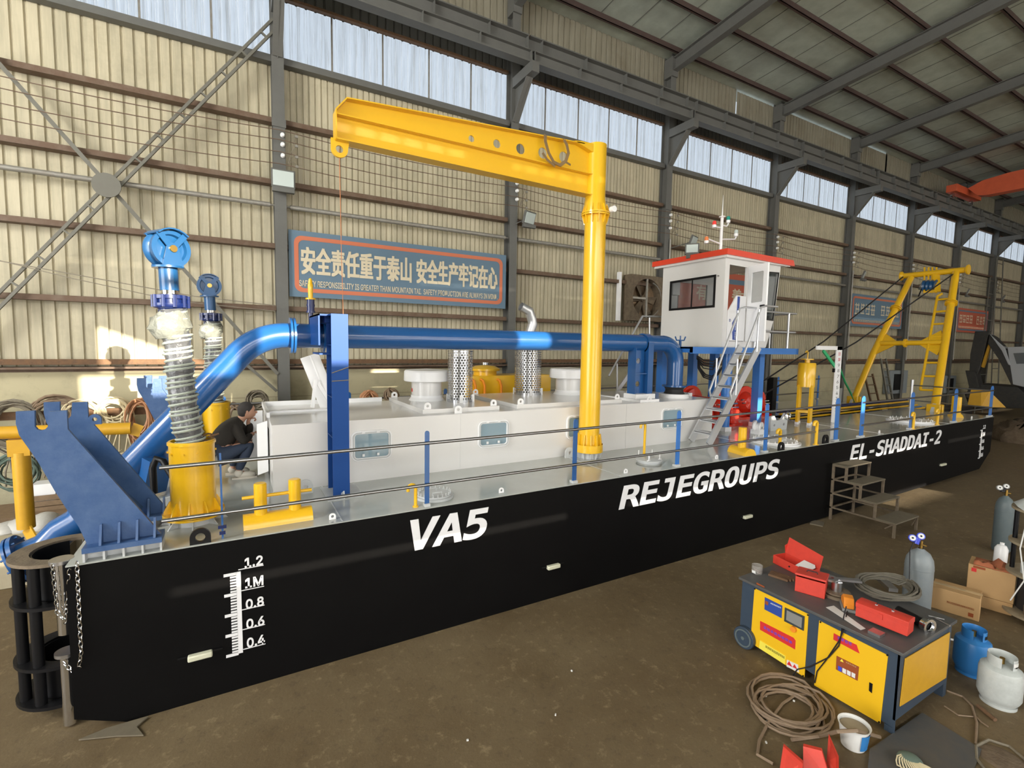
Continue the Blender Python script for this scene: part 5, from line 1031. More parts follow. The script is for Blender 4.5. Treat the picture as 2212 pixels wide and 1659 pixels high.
# white depth gauge post
q = PD(1812, 914); q.y = max(q.y, 6.8); t = thing('gauge_post', q, 'white right-angled depth gauge post with red numbers and green rod', 'gauge')
H_ = PY(1815, 748, q.y).z-q.z; g = MB(); g.b2((q.x-.12, q.y-.02, q.z), (q.x+.12, q.y+.02, q.z+H_)); g.b2((q.x-1.05, q.y-.02, q.z+H_-.10), (q.x+.12, q.y+.02, q.z+H_)); g.out('gauge_board', 'white', t, bevel=.004)
for k, s in enumerate(['1', '2', '3', '4', '5', '6', '7', '8', '9', '10', '11', '12']):
    z = q.z+.30+k*.145
    if z < q.z+H_-.15: text('lettering', s, 'label_red' if k > 8 else 'fan_grey', t, (q.x-.05, q.y-.023, z), (1, 0, 0), (0, 0, 1), .09, .08, th=.004)
g = MB(); g.bar(PY(1778, 757, q.y+.03), PY(1806, 795, q.y+.03), .03, .08); g.out('green_rod', 'green', t); g = MB(); g.box(PY(1803, 800, q.y+.03), (.12, .06, .1)); g.out('pointer', 'black', t)
g = MB(); g.tube([PY(1812, 790, 7.4), PY(1825, 825, 7.8), PY(1838, 850, 8.4), PY(1850, 880, 8.6), PY(1846, 905, 7.6)], .03, 7); tag(g.out('green_net_rope', 'green'), 'green rope hanging behind the white gauge post', 'rope')
g = MB(); g.b2((14.2, 8.9, 1.57), (14.4, 9.1, 2.6)); tag(g.out('black_post', 'black'), 'black upright post behind the yellow header tank', 'post')
# ================================================================ CUTTER LADDER IN THE WELL
t = thing('cutter_ladder', (16, 7.82, 1.2), 'dark cutter ladder lying in the bow well with yellow and blue pipes on it', 'ladder')
g = MB(); g.b2((WELL+.1, 7.52, .9), (25.0, 8.1, 1.38)); g.b2((24.0, 7.6, 0), (24.4, 8.0, .9)); g.out('ladder_box', 'black', t, smooth=False)
for y, z, m, r_ in ((7.56, 1.48, 'yellow', .03), (7.66, 1.50, 'rail_blue', .03), (7.78, 1.55, 'yellow', .03), (7.9, 1.60, 'chrome', .04), (8.02, 1.65, 'yellow', .03), (8.1, 1.72, 'navy', .05)):
    g = MB(); g.rod((WELL+.3, y, z), (20.9, y, z+.03), r_, n=10); g.out('pipe', m, t)
for x in (14.4, 16.4, 18.4): g = MB(); g.b2((x-.03, 7.52, 1.4), (x+.03, 8.14, 1.44)); g.b2((x-.03, 7.53, 1.38), (x+.03, 7.55, 1.56)); g.out('pipe_clamp', 'navy', t, smooth=False)
g = MB(); g.b2((15.2, 7.6, 1.4), (15.5, 7.7, 2.35)); g.out('post', 'fan_grey', t, smooth=False)
# ================================================================ A-FRAME
af = thing('a_frame', (19.4, 8.1, 1.6), 'yellow tubular A-frame over the bow well with ladder and blue sheaves', 'frame')
XT = 21.9; XF = 18.9
def AX(z): return XF+(XT-XF)*(z-1.7)/(6.25-1.7)
def AP(x, y, z0=3.): # point of the A-frame plane under a pixel
    d = ray(x, y); k = (XT-XF)/(6.25-1.7); s = (XF-1.7*k-CAM.x+k*CAM.z)/(d.x-k*d.z); return CAM+d*s
TL, TR = AP(1953, 596), AP(2085, 583); jl, jr = AP(1968, 600), AP(2065, 588); fl_, fr_ = AP(1845, 862), AP(2020, 880); ml, mr = AP(1893, 742), AP(2037, 740); kl = AP(1888, 760)
W1 = .105
for n_, a, b in (('leg', jr, fr_),): g = MB(); g.rod(a, b, W1, W1*1.1, n=24); g.out('leg', 'yellow', af)
g = MB(); g.tube([jl, kl, fl_], [W1, W1, W1*.95], 24); g.out('leg', 'yellow', af)
g = MB(); g.rod(TL, TR, .10, n=24); dT = (TR-TL).normalized()
for e, s in ((TL, -1), (TR, 1)): g.lathe([(.10, 0), (.165, .06), (.17, .10), (0, .10)], e, dT*s, 24)
g.out('top_bar', 'yellow', af)
g = MB(); g.rod(ml, mr, .085, n=20); mm = ml.lerp(mr, .46); dm = (mr-ml).normalized(); g.disc(mm, .15, .05, dm); g.out('cross_bar', 'yellow', af)
for a in (fl_.lerp(jl, .0), ): pass
for a, b, f in ((jr, fr_, .25), (jl, kl, .42)): c = a.lerp(b, f); g = MB(); g.disc(c-(b-a).normalized()*.03, .17, .03, (b-a)); g.disc(c+(b-a).normalized()*.03, .17, .03, (b-a)); g.out('leg_flange', 'yellow', af)
g = MB()
for c, s in ((ml, 1), (mr, -1)):
    up = (TL-fl_).normalized() if s > 0 else (jr-fr_).normalized(); y1 = dm*s
    for q_ in (1, -1):
        P3 = [c+up*q_*.1, c+y1*.60+up*q_*.09, c+y1*.09+up*q_*.5]; w_ = dm.cross(Vector((0, 0, 1))).normalized()*.03
        g.add([p+w_ for p in P3]+[p-w_ for p in P3], [(0, 1, 2), (5, 4, 3), (0, 3, 4, 1), (1, 4, 5, 2), (2, 5, 3, 0)])
g.out('gusset', 'yellow', af, smooth=False)
for c in (fl_, fr_):
    g = MB(); g.box(c+Vector((-.1, 0, -.05)), (.1, .36, .3)); g.box(c+Vector((.1, 0, -.05)), (.1, .36, .3)); g.out('foot_fork', 'yellow', af, bevel=.03)
    g = MB(); g.prism([(-.25, 0), (.25, 0), (.08, .25), (-.08, .25)], (c.x, c.y, dz(c.x)+.012), (1, 0, 0), (0, 0, 1), .08); g.out('foot_lug', 'grey_paint', af)
# ladder on the right leg
l0, l1 = AP(1988, 842), AP(2025, 640); l2 = AP(2036, 634)
off = Vector((0, 0, 0)); g = MB(); g.rod(l0, l1, .04, n=8); g.rod(l1, l2, .04, n=8); g.out('ladder_rail', 'yellow', af)
for k in range(8):
    f = k/7.3; a = l0.lerp(l1, f); e = fr_.lerp(jr, .12+.60*f); e.z = a.z; e.x = AX(a.z); ya = (fr_.y+(jr.y-fr_.y)*(a.z-fr_.z)/(jr.z-fr_.z)); g = MB(); g.rod(a, (AX(a.z), ya, a.z+.02), .035, n=8); g.out('rung', 'yellow', af)
for k, x_ in enumerate((2001, 2010, 2018)):
    c = AP(x_, 618); tpt = AP(x_, 592); g = MB(); g.lathe([(.06, -.05), (.15, -.05), (.16, -.06), (.22, -.06), (.17, 0), (.22, .06), (.16, .06), (.15, .05), (.06, .05)], c, dT, 24); g.out('sheave', 'sheave_blue', af)
g = MB()
for x_ in (1997, 2006, 2014, 2023): g.bar(AP(x_, 578), AP(x_-1, 632), .05, .05)
g.bar(AP(1995, 631), AP(2024, 630), .06, .06); g.bar(AP(2022, 590), AP(2024, 630), .2, .04); g.out('sheave_cage', 'yellow', af, smooth=False)
g = MB(); g.rod(AP(1992, 622), AP(1984, 640), .02); tag(g.out('stay', 'black', af), 'black stay')
for (a, b) in ((TL, Vector((11.5, 8.8, 1.7))), (jr, Vector((12.3, 8.8, 1.7)))):
    g = MB(); g.tube([a, a.lerp(b, .5)-Vector((0, 0, .25)), b], .022, 6); tag(g.out('hoist_rope', 'cable_black'), 'dark steel rope from the %s of the A-frame down to the red winches' % ('left end' if b.x < 12 else 'right leg top'), 'rope')
# yellow bits beyond the bow
g = MB(); g.add([(25.05, 7.3, 1.36), (26.6, 7.0, 1.3), (26.6, 7.6, 1.3), (25.05, 7.7, 1.36), (25.1, 7.35, 2.0), (25.8, 7.3, 1.95), (25.8, 7.6, 1.95), (25.1, 7.65, 2.0)], [(0, 1, 2, 3), (4, 7, 6, 5), (0, 4, 5, 1), (1, 5, 6, 2), (2, 6, 7, 3), (3, 7, 4, 0)]); tag(g.out('cutter_housing', 'dull_yellow'), 'yellow wedge-shaped housing at the bow end of the ladder', 'housing')
# far yellow deck tank and hoses
fx0 = PY(1000, 830, 9.35).x; t = thing('fuel_tank', (fx0+1, 9.5, 1.56), 'yellow box tank with round lid and orange hose loops behind the exhausts', 'tank')
zt = PY(1040, 812, 9.35).z; a = PY(1012, 830, 9.35).x; b = PY(1190, 830, 9.35).x
g = MB(); g.b2((a, 9.35, hd(5)), (b, 10.0, zt)); g.out('tank_body', 'yellow', t, bevel=.01)
cx_ = PY(1050, 800, 9.6).x; g = MB(); g.lathe([(.26, 0), (.26, .10), (.33, .10), (.33, .14), (.22, .20), (0, .22)], (cx_, 9.65, zt), (0, 0, 1), 30); lid = g.out('filler_lid', 'yellow', t); g = MB(); g.disc((cx_, 9.65, zt+.25), .08, .05); g.out('hand_wheel', 'chrome', lid)
for x_ in (1022, 1042, 1078): p = PY(x_, 822, 9.34); g = MB(); g.tube([p+Vector((-.05, 0, .03)), p+Vector((.0, -.03, 0)), p+Vector((.04, -.04, -.12)), p+Vector((.04, -.04, -.75))], .028, 8); g.out('drain_hose', 'orange', t)
for (x_, y_, r_, m_) in ((797, 858, .16, 'hose_orange'), (845, 850, .14, 'hose_brown')):
    c = PY(x_, y_, 10.12); g = MB(); random.seed(int(x_))
    for k in range(15):
        R_ = Matrix.Rotation(random.uniform(-1.3, 1.3), 3, 'Z') @ Matrix.Rotation(random.uniform(-.5, .5), 3, 'X'); q_ = r_*random.uniform(.7, 1.15)
        g.tube([c+R_ @ Vector((q_*1.1*cos(2*pi*j/12), .0, q_*sin(2*pi*j/12)-.04)) for j in range(12)], .016, 5, closed=True)
    tag(g.out('hose_bundle', m_), ('orange' if m_ == 'hose_orange' else 'brown')+' hose bundle hung on the far guard rail', 'hose')
# ================================================================ YELLOW PIPE FRAME AT THE STERN
t = thing('tubular_rig', (-2.3, 8.8, .8), 'yellow tubular frame arm with bolted end plates left of the stern brackets', 'frame')
a, b = PY(-60, 937, 8.8), PY(283, 925, 8.8); g = MB(); g.rod(a, b, .085, n=24); g.out('cross_tube', 'dull_yellow', t)
g = MB(); g.bar(b, PY(305, 932, 8.8), .02, .17); g.out('end_plate', 'dull_yellow', t)
a, b = PY(43, 948, 8.8), PY(57, 1140, 8.8); g = MB(); g.rod(a-Vector((0, 0, .18)), b, .095, n=24); g.out('upright_tube', 'dull_yellow', t)
g = MB(); g.b2((a.x-.11, 8.72, a.z-.22), (a.x+.11, 8.88, a.z)); g.out('corner_box', 'dull_yellow', t); g = MB(); g.bar(b, PY(72, 1166, 8.7), .02, .2); g.out('end_plate', 'dull_yellow', t)
# ================================================================ THE MAN
def skin(name, chains, m, parent, root=0, sub=2):
    bm = bmesh.new(); lay = bm.verts.layers.skin.verify(); V = {}
    for ch in chains:
        prev = None
        for key, co, r in ch:
            if key in V: v = V[key]
            else:
                v = bm.verts.new(Vector(co)-ORG[parent]); rr = r if isinstance(r, tuple) else (r, r); v[lay].radius = rr; V[key] = v
                if len(V) == 1: v[lay].use_root = True
            if prev is not None and prev is not v and not bm.edges.get((prev, v)): bm.edges.new((prev, v))
            prev = v
    me = bpy.data.meshes.new(name); bm.to_mesh(me); bm.free(); me.materials.append(MAT[m])
    o = bpy.data.objects.new(name, me); COL.objects.link(o); o.parent = parent; ORG[o] = ORG[parent]
    a = o.modifiers.new('skin', 'SKIN'); a.use_smooth_shade = True; s = o.modifiers.new('sub', 'SUBSURF'); s.levels = sub; s.render_levels = sub
    return o
mo = Vector((-.02, 7.78, dz(0)+.012)); man = thing('person', mo, 'man squatting in a dark brown jacket, jeans and pale shoes by the deckhouse door', 'person')
W = lambda x, y, z: mo+Vector((x, y, z))
hip, che, nek, hed = W(-.22, 0, .37), W(-.10, .0, .62), W(.06, 0, .80), W(.15, 0, .92)
body = [[('hip', hip, .13), ('ch', che, .14), ('sh', W(.0, 0, .74), .12), ('nk', nek, .055), ('hd0', W(.11, 0, .86), .06), ('hd', hed, .085), ('top', W(.15, 0, .98), .07)]]
for s, n_ in ((-1, 'a'), (1, 'b')):
    body.append([('hip', hip, .13), ('th'+n_, W(-.14, s*.11, .38), .085), ('kn'+n_, W(.20, s*.15, .50), .055), ('an'+n_, W(.02 if s < 0 else -.06, s*.13, .10), .04), ('ft'+n_, W(.15 if s < 0 else .07, s*.14, .04), .03)])
    hand = W(.24, -.02, .60) if s < 0 else W(.20, .05, .80)
    elb = W(.10, s*.22, .52) if s < 0 else W(.18, s*.17, .56)
    body.append([('sh', W(0, 0, .74), .12), ('s'+n_, W(.0, s*.16, .74), .055), ('e'+n_, elb, .042), ('w'+n_, hand-Vector((.04, 0, .0)), .027), ('p'+n_, hand, .032)])
bo = skin('body', body, 'skin', man)
for s, hand in ((-1, W(.24, -.02, .60)), (1, W(.20, .05, .80))):
    for k in range(4):
        a = hand+Vector((.01, (k-1.5)*.017, .01)); L = (.034, .04, .037, .03)[k]; g = MB(); g.tube([a, a+Vector((L, 0, .004)), a+Vector((L+.012, s*-.006, -.022)), a+Vector((L-.004, s*-.01, -.038))], [.0085, .0085, .0078, .006], 7); g.out('finger', 'skin', bo)
    g = MB(); a = hand+Vector((-.005, -s*.025, .008)); g.tube([a, a+Vector((.02, -s*.012, .014)), a+Vector((.04, -s*.010, .012))], [.010, .009, .007], 7); g.out('thumb', 'skin', bo)
g = MB(); g.sphere(W(.155, 0, .925), .098, 14, (1.02, .80, 1.18)); g.sphere(W(.19, 0, .875), .06, 10, (1.1, .85, .8)); g.sphere(W(.262, 0, .905), .016, 8, (1.1, .8, 1.3)); g.sphere(W(.15, -.082, .915), .024, 8, (.7, .35, 1.2)); g.sphere(W(.15, .082, .915), .024, 8, (.7, .35, 1.2)); g.box(W(.247, 0, .872), (.02, .045, .008)); g.out('head', 'skin', bo)
g = MB()
for s in (-1, 1): g.sphere(W(.245, s*.032, .930), .010, 6, (.6, 1.2, .6)); g.box(W(.248, s*.032, .948), (.012, .034, .007))
g.out('eyes_and_brows', 'hair', bo)
g = MB(); g.sphere(W(.135, 0, .955), .104, 14, (1.0, .83, 1.02)); g.sphere(W(.10, 0, .92), .085, 10, (.8, .95, 1.1)); g.out('hair', 'hair', man)
jk = [[('hip', W(-.24, 0, .36), .155), ('m', W(-.19, 0, .50), .165), ('ch', W(-.09, 0, .65), .17), ('sh', W(.0, 0, .76), .13), ('nk', W(.065, 0, .82), .07)]]
for s, n_ in ((-1, 'a'), (1, 'b')):
    elb = W(.10, s*.22, .52) if s < 0 else W(.18, s*.17, .56); hand = W(.19, -.05, .60) if s < 0 else W(.18, .06, .745)
    jk.append([('sh', W(0, 0, .76), .13), ('s'+n_, W(-.0, s*.17, .73), .082), ('e'+n_, elb, .064), ('w'+n_, hand, .045)])
skin('jacket', jk, 'jacket', man)
jn = [[('hip', W(-.24, 0, .34), .15)]]
for s, n_ in ((-1, 'a'), (1, 'b')): jn.append([('hip', W(-.24, 0, .34), .15), ('th'+n_, W(-.10, s*.12, .37), .10), ('kn'+n_, W(.20, s*.15, .49), .072), ('ca'+n_, W(.10 if s < 0 else .03, s*.14, .30), .066), ('an'+n_, W(.02 if s < 0 else -.06, s*.13, .11), .055)])
skin('trousers', jn, 'jeans', man)
for s in (-1, 1):
    x = .06 if s < 0 else -.02; g = MB(); g.sphere(W(x+.06, s*.14, .05), .1, 10, (1.25, .46, .5)); g.sphere(W(x-.03, s*.14, .075), .06, 8, (1, .8, .9)); b = g.out('shoe', 'shoe', man); g = MB(); g.prism([(-.12, -.03), (.0, -.045), (.12, -.05), (.19, -.03), (.20, 0), (.19, .03), (.12, .05), (0, .045), (-.12, .03)], W(x-.0, s*.14, .012), (1, 0, 0), (0, 1, 0), .024); g.out('sole', 'shoe', b)

# ================================================================ REBAR MACHINE
FX, RY, FY, BX, MH = 5.09, 1.86, 3.42, 6.17, .80
mc = thing('cutting_machine', ((FX+BX)/2, (RY+FY)/2, 0), 'yellow and slate-blue bar bending machine cabinet with touchscreen', 'machine')
fp = lambda x, y: PX(x, y, FX)
g = MB()
g.prism([(RY+.001, .06), (FY-.001, .22), (FY-.001, MH-.03), (RY+.001, MH-.03)], (FX+.006, 0, 0), (0, 1, 0), (0, 0, 1), .012)
g.b2((FX+.014, RY+.022, 0), (FX+.07, RY+.08, MH-.03)); g.b2((FX+.001, RY+.001, 0), (FX+.013, RY+.08, .06)); g.b2((BX-.07, RY, 0), (BX, RY+.07, MH-.031)); g.b2((BX-.07, FY-.07, 0), (BX, FY, MH-.03)); g.b2((FX+.014, FY-.07, .08), (FX+.07, FY-.022, MH-.03))
g.b2((FX+.0, RY+.0, .14), (BX-.072, RY+.02, MH-.031)); g.b2((BX-.05, RY+.08, .14), (BX-.04, FY-.08, MH-.03)); g.b2((FX+.014, FY-.02, .14), (BX-.072, FY, MH-.03)); g.out('frame', 'machine_blue', mc, smooth=False)
g = MB(); g.b2((FX-.03, RY-.03, MH-.03), (BX+.03, FY+.03, MH)); g.out('table_top', 'machine_top', mc, bevel=.004)
def fq(name, pix, m, off=.004, par=None, fn=None, th=.006):
    P = [(fn or fp)(*q) for q in pix]; g = MB()
    if fn: g.prism([(p.x, p.z) for p in P], (0, RY-off, 0), (1, 0, 0), (0, 0, 1), th)
    else: g.prism([(p.y, p.z) for p in P], (FX-off, 0, 0), (0, 1, 0), (0, 0, 1), th)
    return g.out(name, m, par or mc, smooth=False)
k_ = 3.2595
c4 = lambda *a: [(1580+x/k_, 1150+y/k_) for x, y in a]
fq('front_panel', c4((165, 392), (545, 575), (516, 1018), (136, 775)), 'machine_yellow')
dr = fq('door', c4((620, 620), (1105, 865), (1050, 1345), (585, 1075)), 'machine_yellow')
pa = bpy.data.objects
fq('nameplate', c4((240, 455), (362, 515), (357, 602), (237, 540)), 'label_blue', .010)
sc_ = fq('touchscreen_bezel', c4((383, 527), (520, 590), (514, 690), (378, 622)), 'screen', .012, th=.014); fq('screen', c4((398, 545), (506, 597), (501, 670), (393, 612)), 'fan_grey', .020, th=.004)
fq('red_label', c4((207, 622), (440, 740), (455, 760), (452, 822), (206, 683)), 'label_red', .010)
fq('yellow_label', c4((205, 758), (385, 868), (382, 928), (198, 812)), 'label_yellow', .010)
fq('warning_label', c4((395, 895), (473, 930), (480, 985), (393, 942)), 'label_white', .010)
fq('small_plate', c4((180, 352), (235, 380), (235, 405), (178, 375)), 'label_brown', .006)
fq('door_label', c4((725, 708), (830, 765), (885, 790), (905, 850), (722, 752)), 'label_red', .010)
fq('door_plate', c4((745, 867), (902, 945), (892, 1042), (740, 962)), 'label_brown', .010)
fq('handle_slot', c4((975, 1053), (998, 1065), (993, 1130), (972, 1112)), 'black', .009)
for i, x in enumerate((757, 788, 820, 852)): fq('pictogram', c4((x, 935+i*15), (x+26, 949+i*15), (x+24, 980+i*15), (x-1, 966+i*15)), 'label_white' if i else 'gauge_blue', .015, th=.003)
fq('pictogram', c4((783, 888), (795, 912), (770, 902)), 'label_yellow', .015, th=.003)
for a in (((412, 903), (434, 945), (397, 925)), ((450, 925), (468, 960), (437, 945))): fq('warning_triangle', c4(*a), 'label_red', .015, th=.003)
fq('plate_logo', c4((244, 478), (266, 488), (264, 512), (243, 502)), 'label_brown', .015, th=.003)
def frontext(s, m, a, b, h, name='lettering'):
    A = PX(*c4(a)[0], FX-.014); B = PX(*c4(b)[0], FX-.014); u = (B-A); w = u.length; marks(name, s, m, mc, A, u, (0, 0, 1), w, h)
frontext(8, 'gauge_blue', (225, 675), (430, 790), .03); frontext(12, 'black', (240, 812), (375, 893), .028); frontext(4, 'gauge_blue', (745, 750), (850, 800), .03); frontext(7, 'label_white', (275, 503), (350, 537), .015); frontext(6, 'cardboard', (805, 918), (880, 955), .014)
p = PX(*c4((437, 682))[0], FX-.02); g = MB(); g.disc(p, .03, .03, (1, 0, 0), 20); g.out('stop_button', 'orange', mc)
fq('side_panel', c4((1218, 885), (1532, 700), (1505, 1020), (1180, 1222)), 'dull_yellow', .006, fn=lambda x, y: PY(x, y, RY))
for y in (3.30,): g = MB(); g.disc((FX-.035, y+.03, .125), .125, .05, (1, 0, 0), 32); w_ = g.out('wheel', 'machine_blue', mc, bevel=.005); g = MB(); g.ring((FX-.065, y+.03, .125), .085, .10, .012, (1, 0, 0)); g.disc((FX-.065, y+.03, .125), .02, .02, (1, 0, 0)); g.out('hub', 'bottle_slate', w_)
g = MB(); g.disc((BX-.05, 3.33, .125), .125, .05, (1, 0, 0), 24); g.out('wheel', 'machine_blue', mc)
for q in ((165, 398), (538, 582), (505, 1010), (627, 632), (1098, 865), (1040, 1336)): p = PX(*c4(q)[0], FX-.010); g = MB(); g.disc(p, .008, .008, (1, 0, 0), 8); g.out('screw', 'black', mc)
T = lambda x, y, z=MH: PZ(x, y, z)
# tool boxes on the machine
def toolbox(o, u, L, D, H, lab, lid=0, m='toolbox_red'):
    o = Vector(o); u = Vector(u).normalized(); v = Vector((0, 0, 1)).cross(u); Z = Vector((0, 0, 1)); t = thing('toolbox', o, lab, 'toolbox', 'red metal tool boxes')
    R = Matrix((u, v, Z)).transposed(); tk = .006; Hb = H*.62 if lid != 2 else H
    g = MB(); g.box(o+Z*.004, (L, D, .008), rot=R)
    for s in (-1, 1): g.box(o+v*s*(D/2-tk/2)+Z*Hb/2, (L, tk, Hb), rot=R); g.box(o+u*s*(L/2-tk/2)+Z*Hb/2, (tk, D-2*tk, Hb), rot=R)
    g.out('box', m, t, bevel=.002)
    if lid == 0:
        g = MB(); g.prism([(-D/2-.004, Hb), (D/2+.004, Hb), (D/2+.004, H-.012), (D*.3, H), (-D*.3, H), (-D/2-.004, H-.012)], o, v, Z, L+.008); l = g.out('lid', m, t, bevel=.002)
        g = MB(); a = o+Z*(H+.003); g.tube([a-u*L*.16, a-u*L*.14+Z*.022, a+u*L*.14+Z*.022, a+u*L*.16], .005, 8); g.out('handle', 'cable_black', l); g = MB(); g.box(o-v*(D/2+.008)+Z*(Hb), (.03, .01, .05), rot=R); g.out('latch', m, l); 
        for s in (-1, 1): g = MB(); g.box(a+u*s*L*.16, (.02, .014, .01), rot=R); g.out('handle_mount', 'aluminium', l)
    elif lid == 1:
        h = o+v*(D/2)+Z*Hb; ld = (Z*.96+v*.28).normalized(); g = MB(); g.prism([(-L/2, 0), (L/2, 0), (L/2, D*.75), (-L/2, D)], h, u, ld, .006); l = g.out('lid', m, t, smooth=False)
        g = MB(); g.prism([(0, 0), (D*.6, 0), (D*.5, D*.2)], h-u*L/2, ld, -v, .006); g.out('lid_side', m, t, smooth=False)
        g = MB(); g.box(o+u*L*.26+Z*Hb*.9, (L*.3, D*.8, .04), rot=R @ Matrix.Rotation(.3, 3, 'X')); g.out('paper', 'label_white', t); g = MB(); g.disc(o-v*(D/2+.004)+Z*Hb*.55, .010, .01, v, 10); g.out('lock', 'cable_black', t)
    else:
        g = MB(); g.box(o+Z*(H+.02)+v*.0, (L+.012, D+.012, .022), rot=R @ Matrix.Rotation(-.07, 3, 'X')); l = g.out('lid', m, t, bevel=.003); a = o+Z*(H+.034); g = MB(); g.tube([a-u*.05, a-u*.045+Z*.018, a+u*.045+Z*.018, a+u*.05], .006, 8); g.out('handle', 'cable_black', l)
    return t
a = T(1672, 1228); b = T(1765, 1262)
uu = Vector((T(1738, 1258).x-T(1668, 1222).x, T(1738, 1258).y-T(1668, 1222).y, 0))
c = T(1716, 1232); toolbox((c.x+.02, c.y, MH), uu, .47, .20, .17, 'open red toolbox with raised lid at the far end of the machine top', 1)
c = T(1752, 1276); uu = Vector((T(1742, 1303).x-T(1708, 1285).x, T(1742, 1303).y-T(1708, 1285).y, 0)); toolbox((c.x, c.y, MH), Vector((.62, -.38, 0)).cross(Vector((0, 0, 1)))*-1 if 0 else Vector((.35, -.9, 0)), .28, .25, .17, 'square dusty red toolbox with closed tilted lid, middle of three on the machine', 2)
c = T(1908, 1352); toolbox((c.x-.0, c.y, MH+.028), Vector((.09, -1, 0)), .42, .16, .15, 'long red toolbox with black handle at the near end of the machine top', 0)
g = MB(); q = T(1893, 1370); g.b2((q.x-.05, q.y-.05, MH+.001), (q.x+.05, q.y+.05, MH+.027)); tag(g.out('steel_block', 'steel'), 'small square steel block propping the long red toolbox', 'block')
# jar, bars, pedal, leaflet
q = T(1635, 1238); t = thing('jar', (q.x, q.y, MH), 'clear plastic jar of nuts with white label on the machine corner', 'jar'); g = MB(); g.lathe([(0, .003), (.055, .003), (.06, .02), (.06, .10), (.055, .10), (.055, .02)], (q.x, q.y, MH), (0, 0, 1), 24); g.out('container', 'clear_plastic', t)
g = MB()
for k in range(14): g.box((q.x+random.uniform(-.032, .032), q.y+random.uniform(-.032, .032), MH+.018+.012*(k % 4)), (.025, .025, .014), random.uniform(0, 3))
tag(g.out('nuts', 'nuts', t), kind='stuff'); g = MB(); g.box((q.x-.062, q.y-.0, MH+.03), (.004, .045, .03)); g.out('label', 'label_white', t)
q = T(1682, 1250)
for k in range(4):
    u = Vector((.25, -.97, 0)); o = Vector((q.x+.035*k, q.y, MH+.012+.001)); g = MB(); g.bar(o-u*(.11+.01*k), o+u*(.10+.015*k), .028, .024); tag(g.out('flat_bar', 'rust'), ['rusty flat bar nearest the jar on the machine top', 'rusty flat bar, second from the jar', 'rusty flat bar, third from the jar', 'rusty flat bar nearest the open red toolbox'][k], 'bar', 'rusty bars on the machine top')
q = T(1830, 1312); t = thing('foot_pedal', (q.x, q.y, MH), 'orange pedal switch with grey foot on the machine top edge', 'switch'); g = MB(); g.prism([(-.10, 0), (.09, 0), (.09, .05), (.02, .10), (-.06, .10), (-.10, .05)], (q.x, q.y, MH+.03), Vector((.75, .5, 0)), (0, 0, 1), .09); g.out('cover', 'orange', t, bevel=.008); g = MB(); g.box((q.x-.01, q.y-.01, MH+.015), (.2, .12, .03), .58); g.out('base', 'fan_grey', t, bevel=.004)
g = MB(); qs = [T(*c4(z_)[0]) for z_ in ((665, 530), (720, 518), (945, 680), (910, 690))]; g.add([(p.x, p.y, MH+.002) for p in qs]+[(p.x, p.y, MH+.004) for p in qs], [(0, 1, 2, 3), (7, 6, 5, 4), (0, 4, 5, 1), (1, 5, 6, 2), (2, 6, 7, 3), (3, 7, 4, 0)]); tag(g.out('instruction_sticker', 'label_white'), 'white printed instruction strip on the machine top edge', 'sticker')
# bending head and disc
q = T(1806, 1285); t = thing('bending_head', (q.x, q.y, MH), 'round steel bending disc with spindle behind the square red toolbox', 'tool part')
g = MB(); g.disc((q.x, q.y, MH+.015), .15, .03, n=36); g.disc((q.x, q.y, MH+.045), .13, .014, n=36); g.out('disc', 'rusty_steel', t); g = MB(); g.rod((q.x, q.y, MH+.05), (q.x, q.y, MH+.15), .05, n=24); g.out('spindle', 'steel', t)
A = Vector((q.x-.02, q.y+.06, MH+.165)); u = Vector((.75, -.62, 0)).normalized(); g = MB(); v = Vector((-u.y, u.x, 0)); g.prism(circ(0, 0, .075, 16, .35, 2*pi-.35)+[(.30, -.035), (.30, .035)], A, u, v, .022, [circ(0, 0, .035, 14)]); g.out('lever_arm', 'steel', t)
g = MB(); g.bar(T(1895, 1243, MH+.03)+Vector((0, 0, .0)), T(1930, 1275, MH+.03), .09, .04); tag(g.out('clamp_bar', 'steel'), 'flat steel bar inside the hose coil', 'bar')
# hose coil on the machine
cq = T(1915, 1268, MH+.06); g = MB(); P = []
for k in range(15*20):
    a = 2*pi*k/20; L = k//20; R_ = .20+.012*((L*7) % 5)+.006*sin(a*3+L); P.append((cq.x+(R_+.10)*cos(a)*.95+.03*sin(L), cq.y+R_*sin(a)*1.08+.02*cos(L*2), MH+.045+.012*(L % 5)+.012*sin(a*2+L)))
g.tube(P, .011, 6); tag(g.out('hose_coil', 'hose_dark'), 'coil of dusty grey hose lying on the machine top', 'hose')
a, b = T(1940, 1318, MH+.05), T(2000, 1350, MH+.05); t = thing('hydraulic_coupling', a, 'black tube with polished chrome collar at the near edge of the machine', 'tube'); g = MB(); g.rod(a, b, .045, n=24); g.out('tube', 'black', t); d_ = (b-a).normalized(); g = MB(); g.lathe([(.03, 0), (.062, 0), (.062, .03), (.05, .035), (.075, .05), (.075, .06), (.05, .06)], b-d_*.02, d_, 30); g.out('chrome_collar', 'chrome', t)
g = MB(); g.rod(T(2020, 1335, MH+.01), T(2052, 1352, MH+.01), .008); g.rod(T(2005, 1330, MH+.01), T(2040, 1338, MH+.01), .007); tag(g.out('steel_rods', 'steel'), 'two thin steel rods by the chrome collar', 'rod')
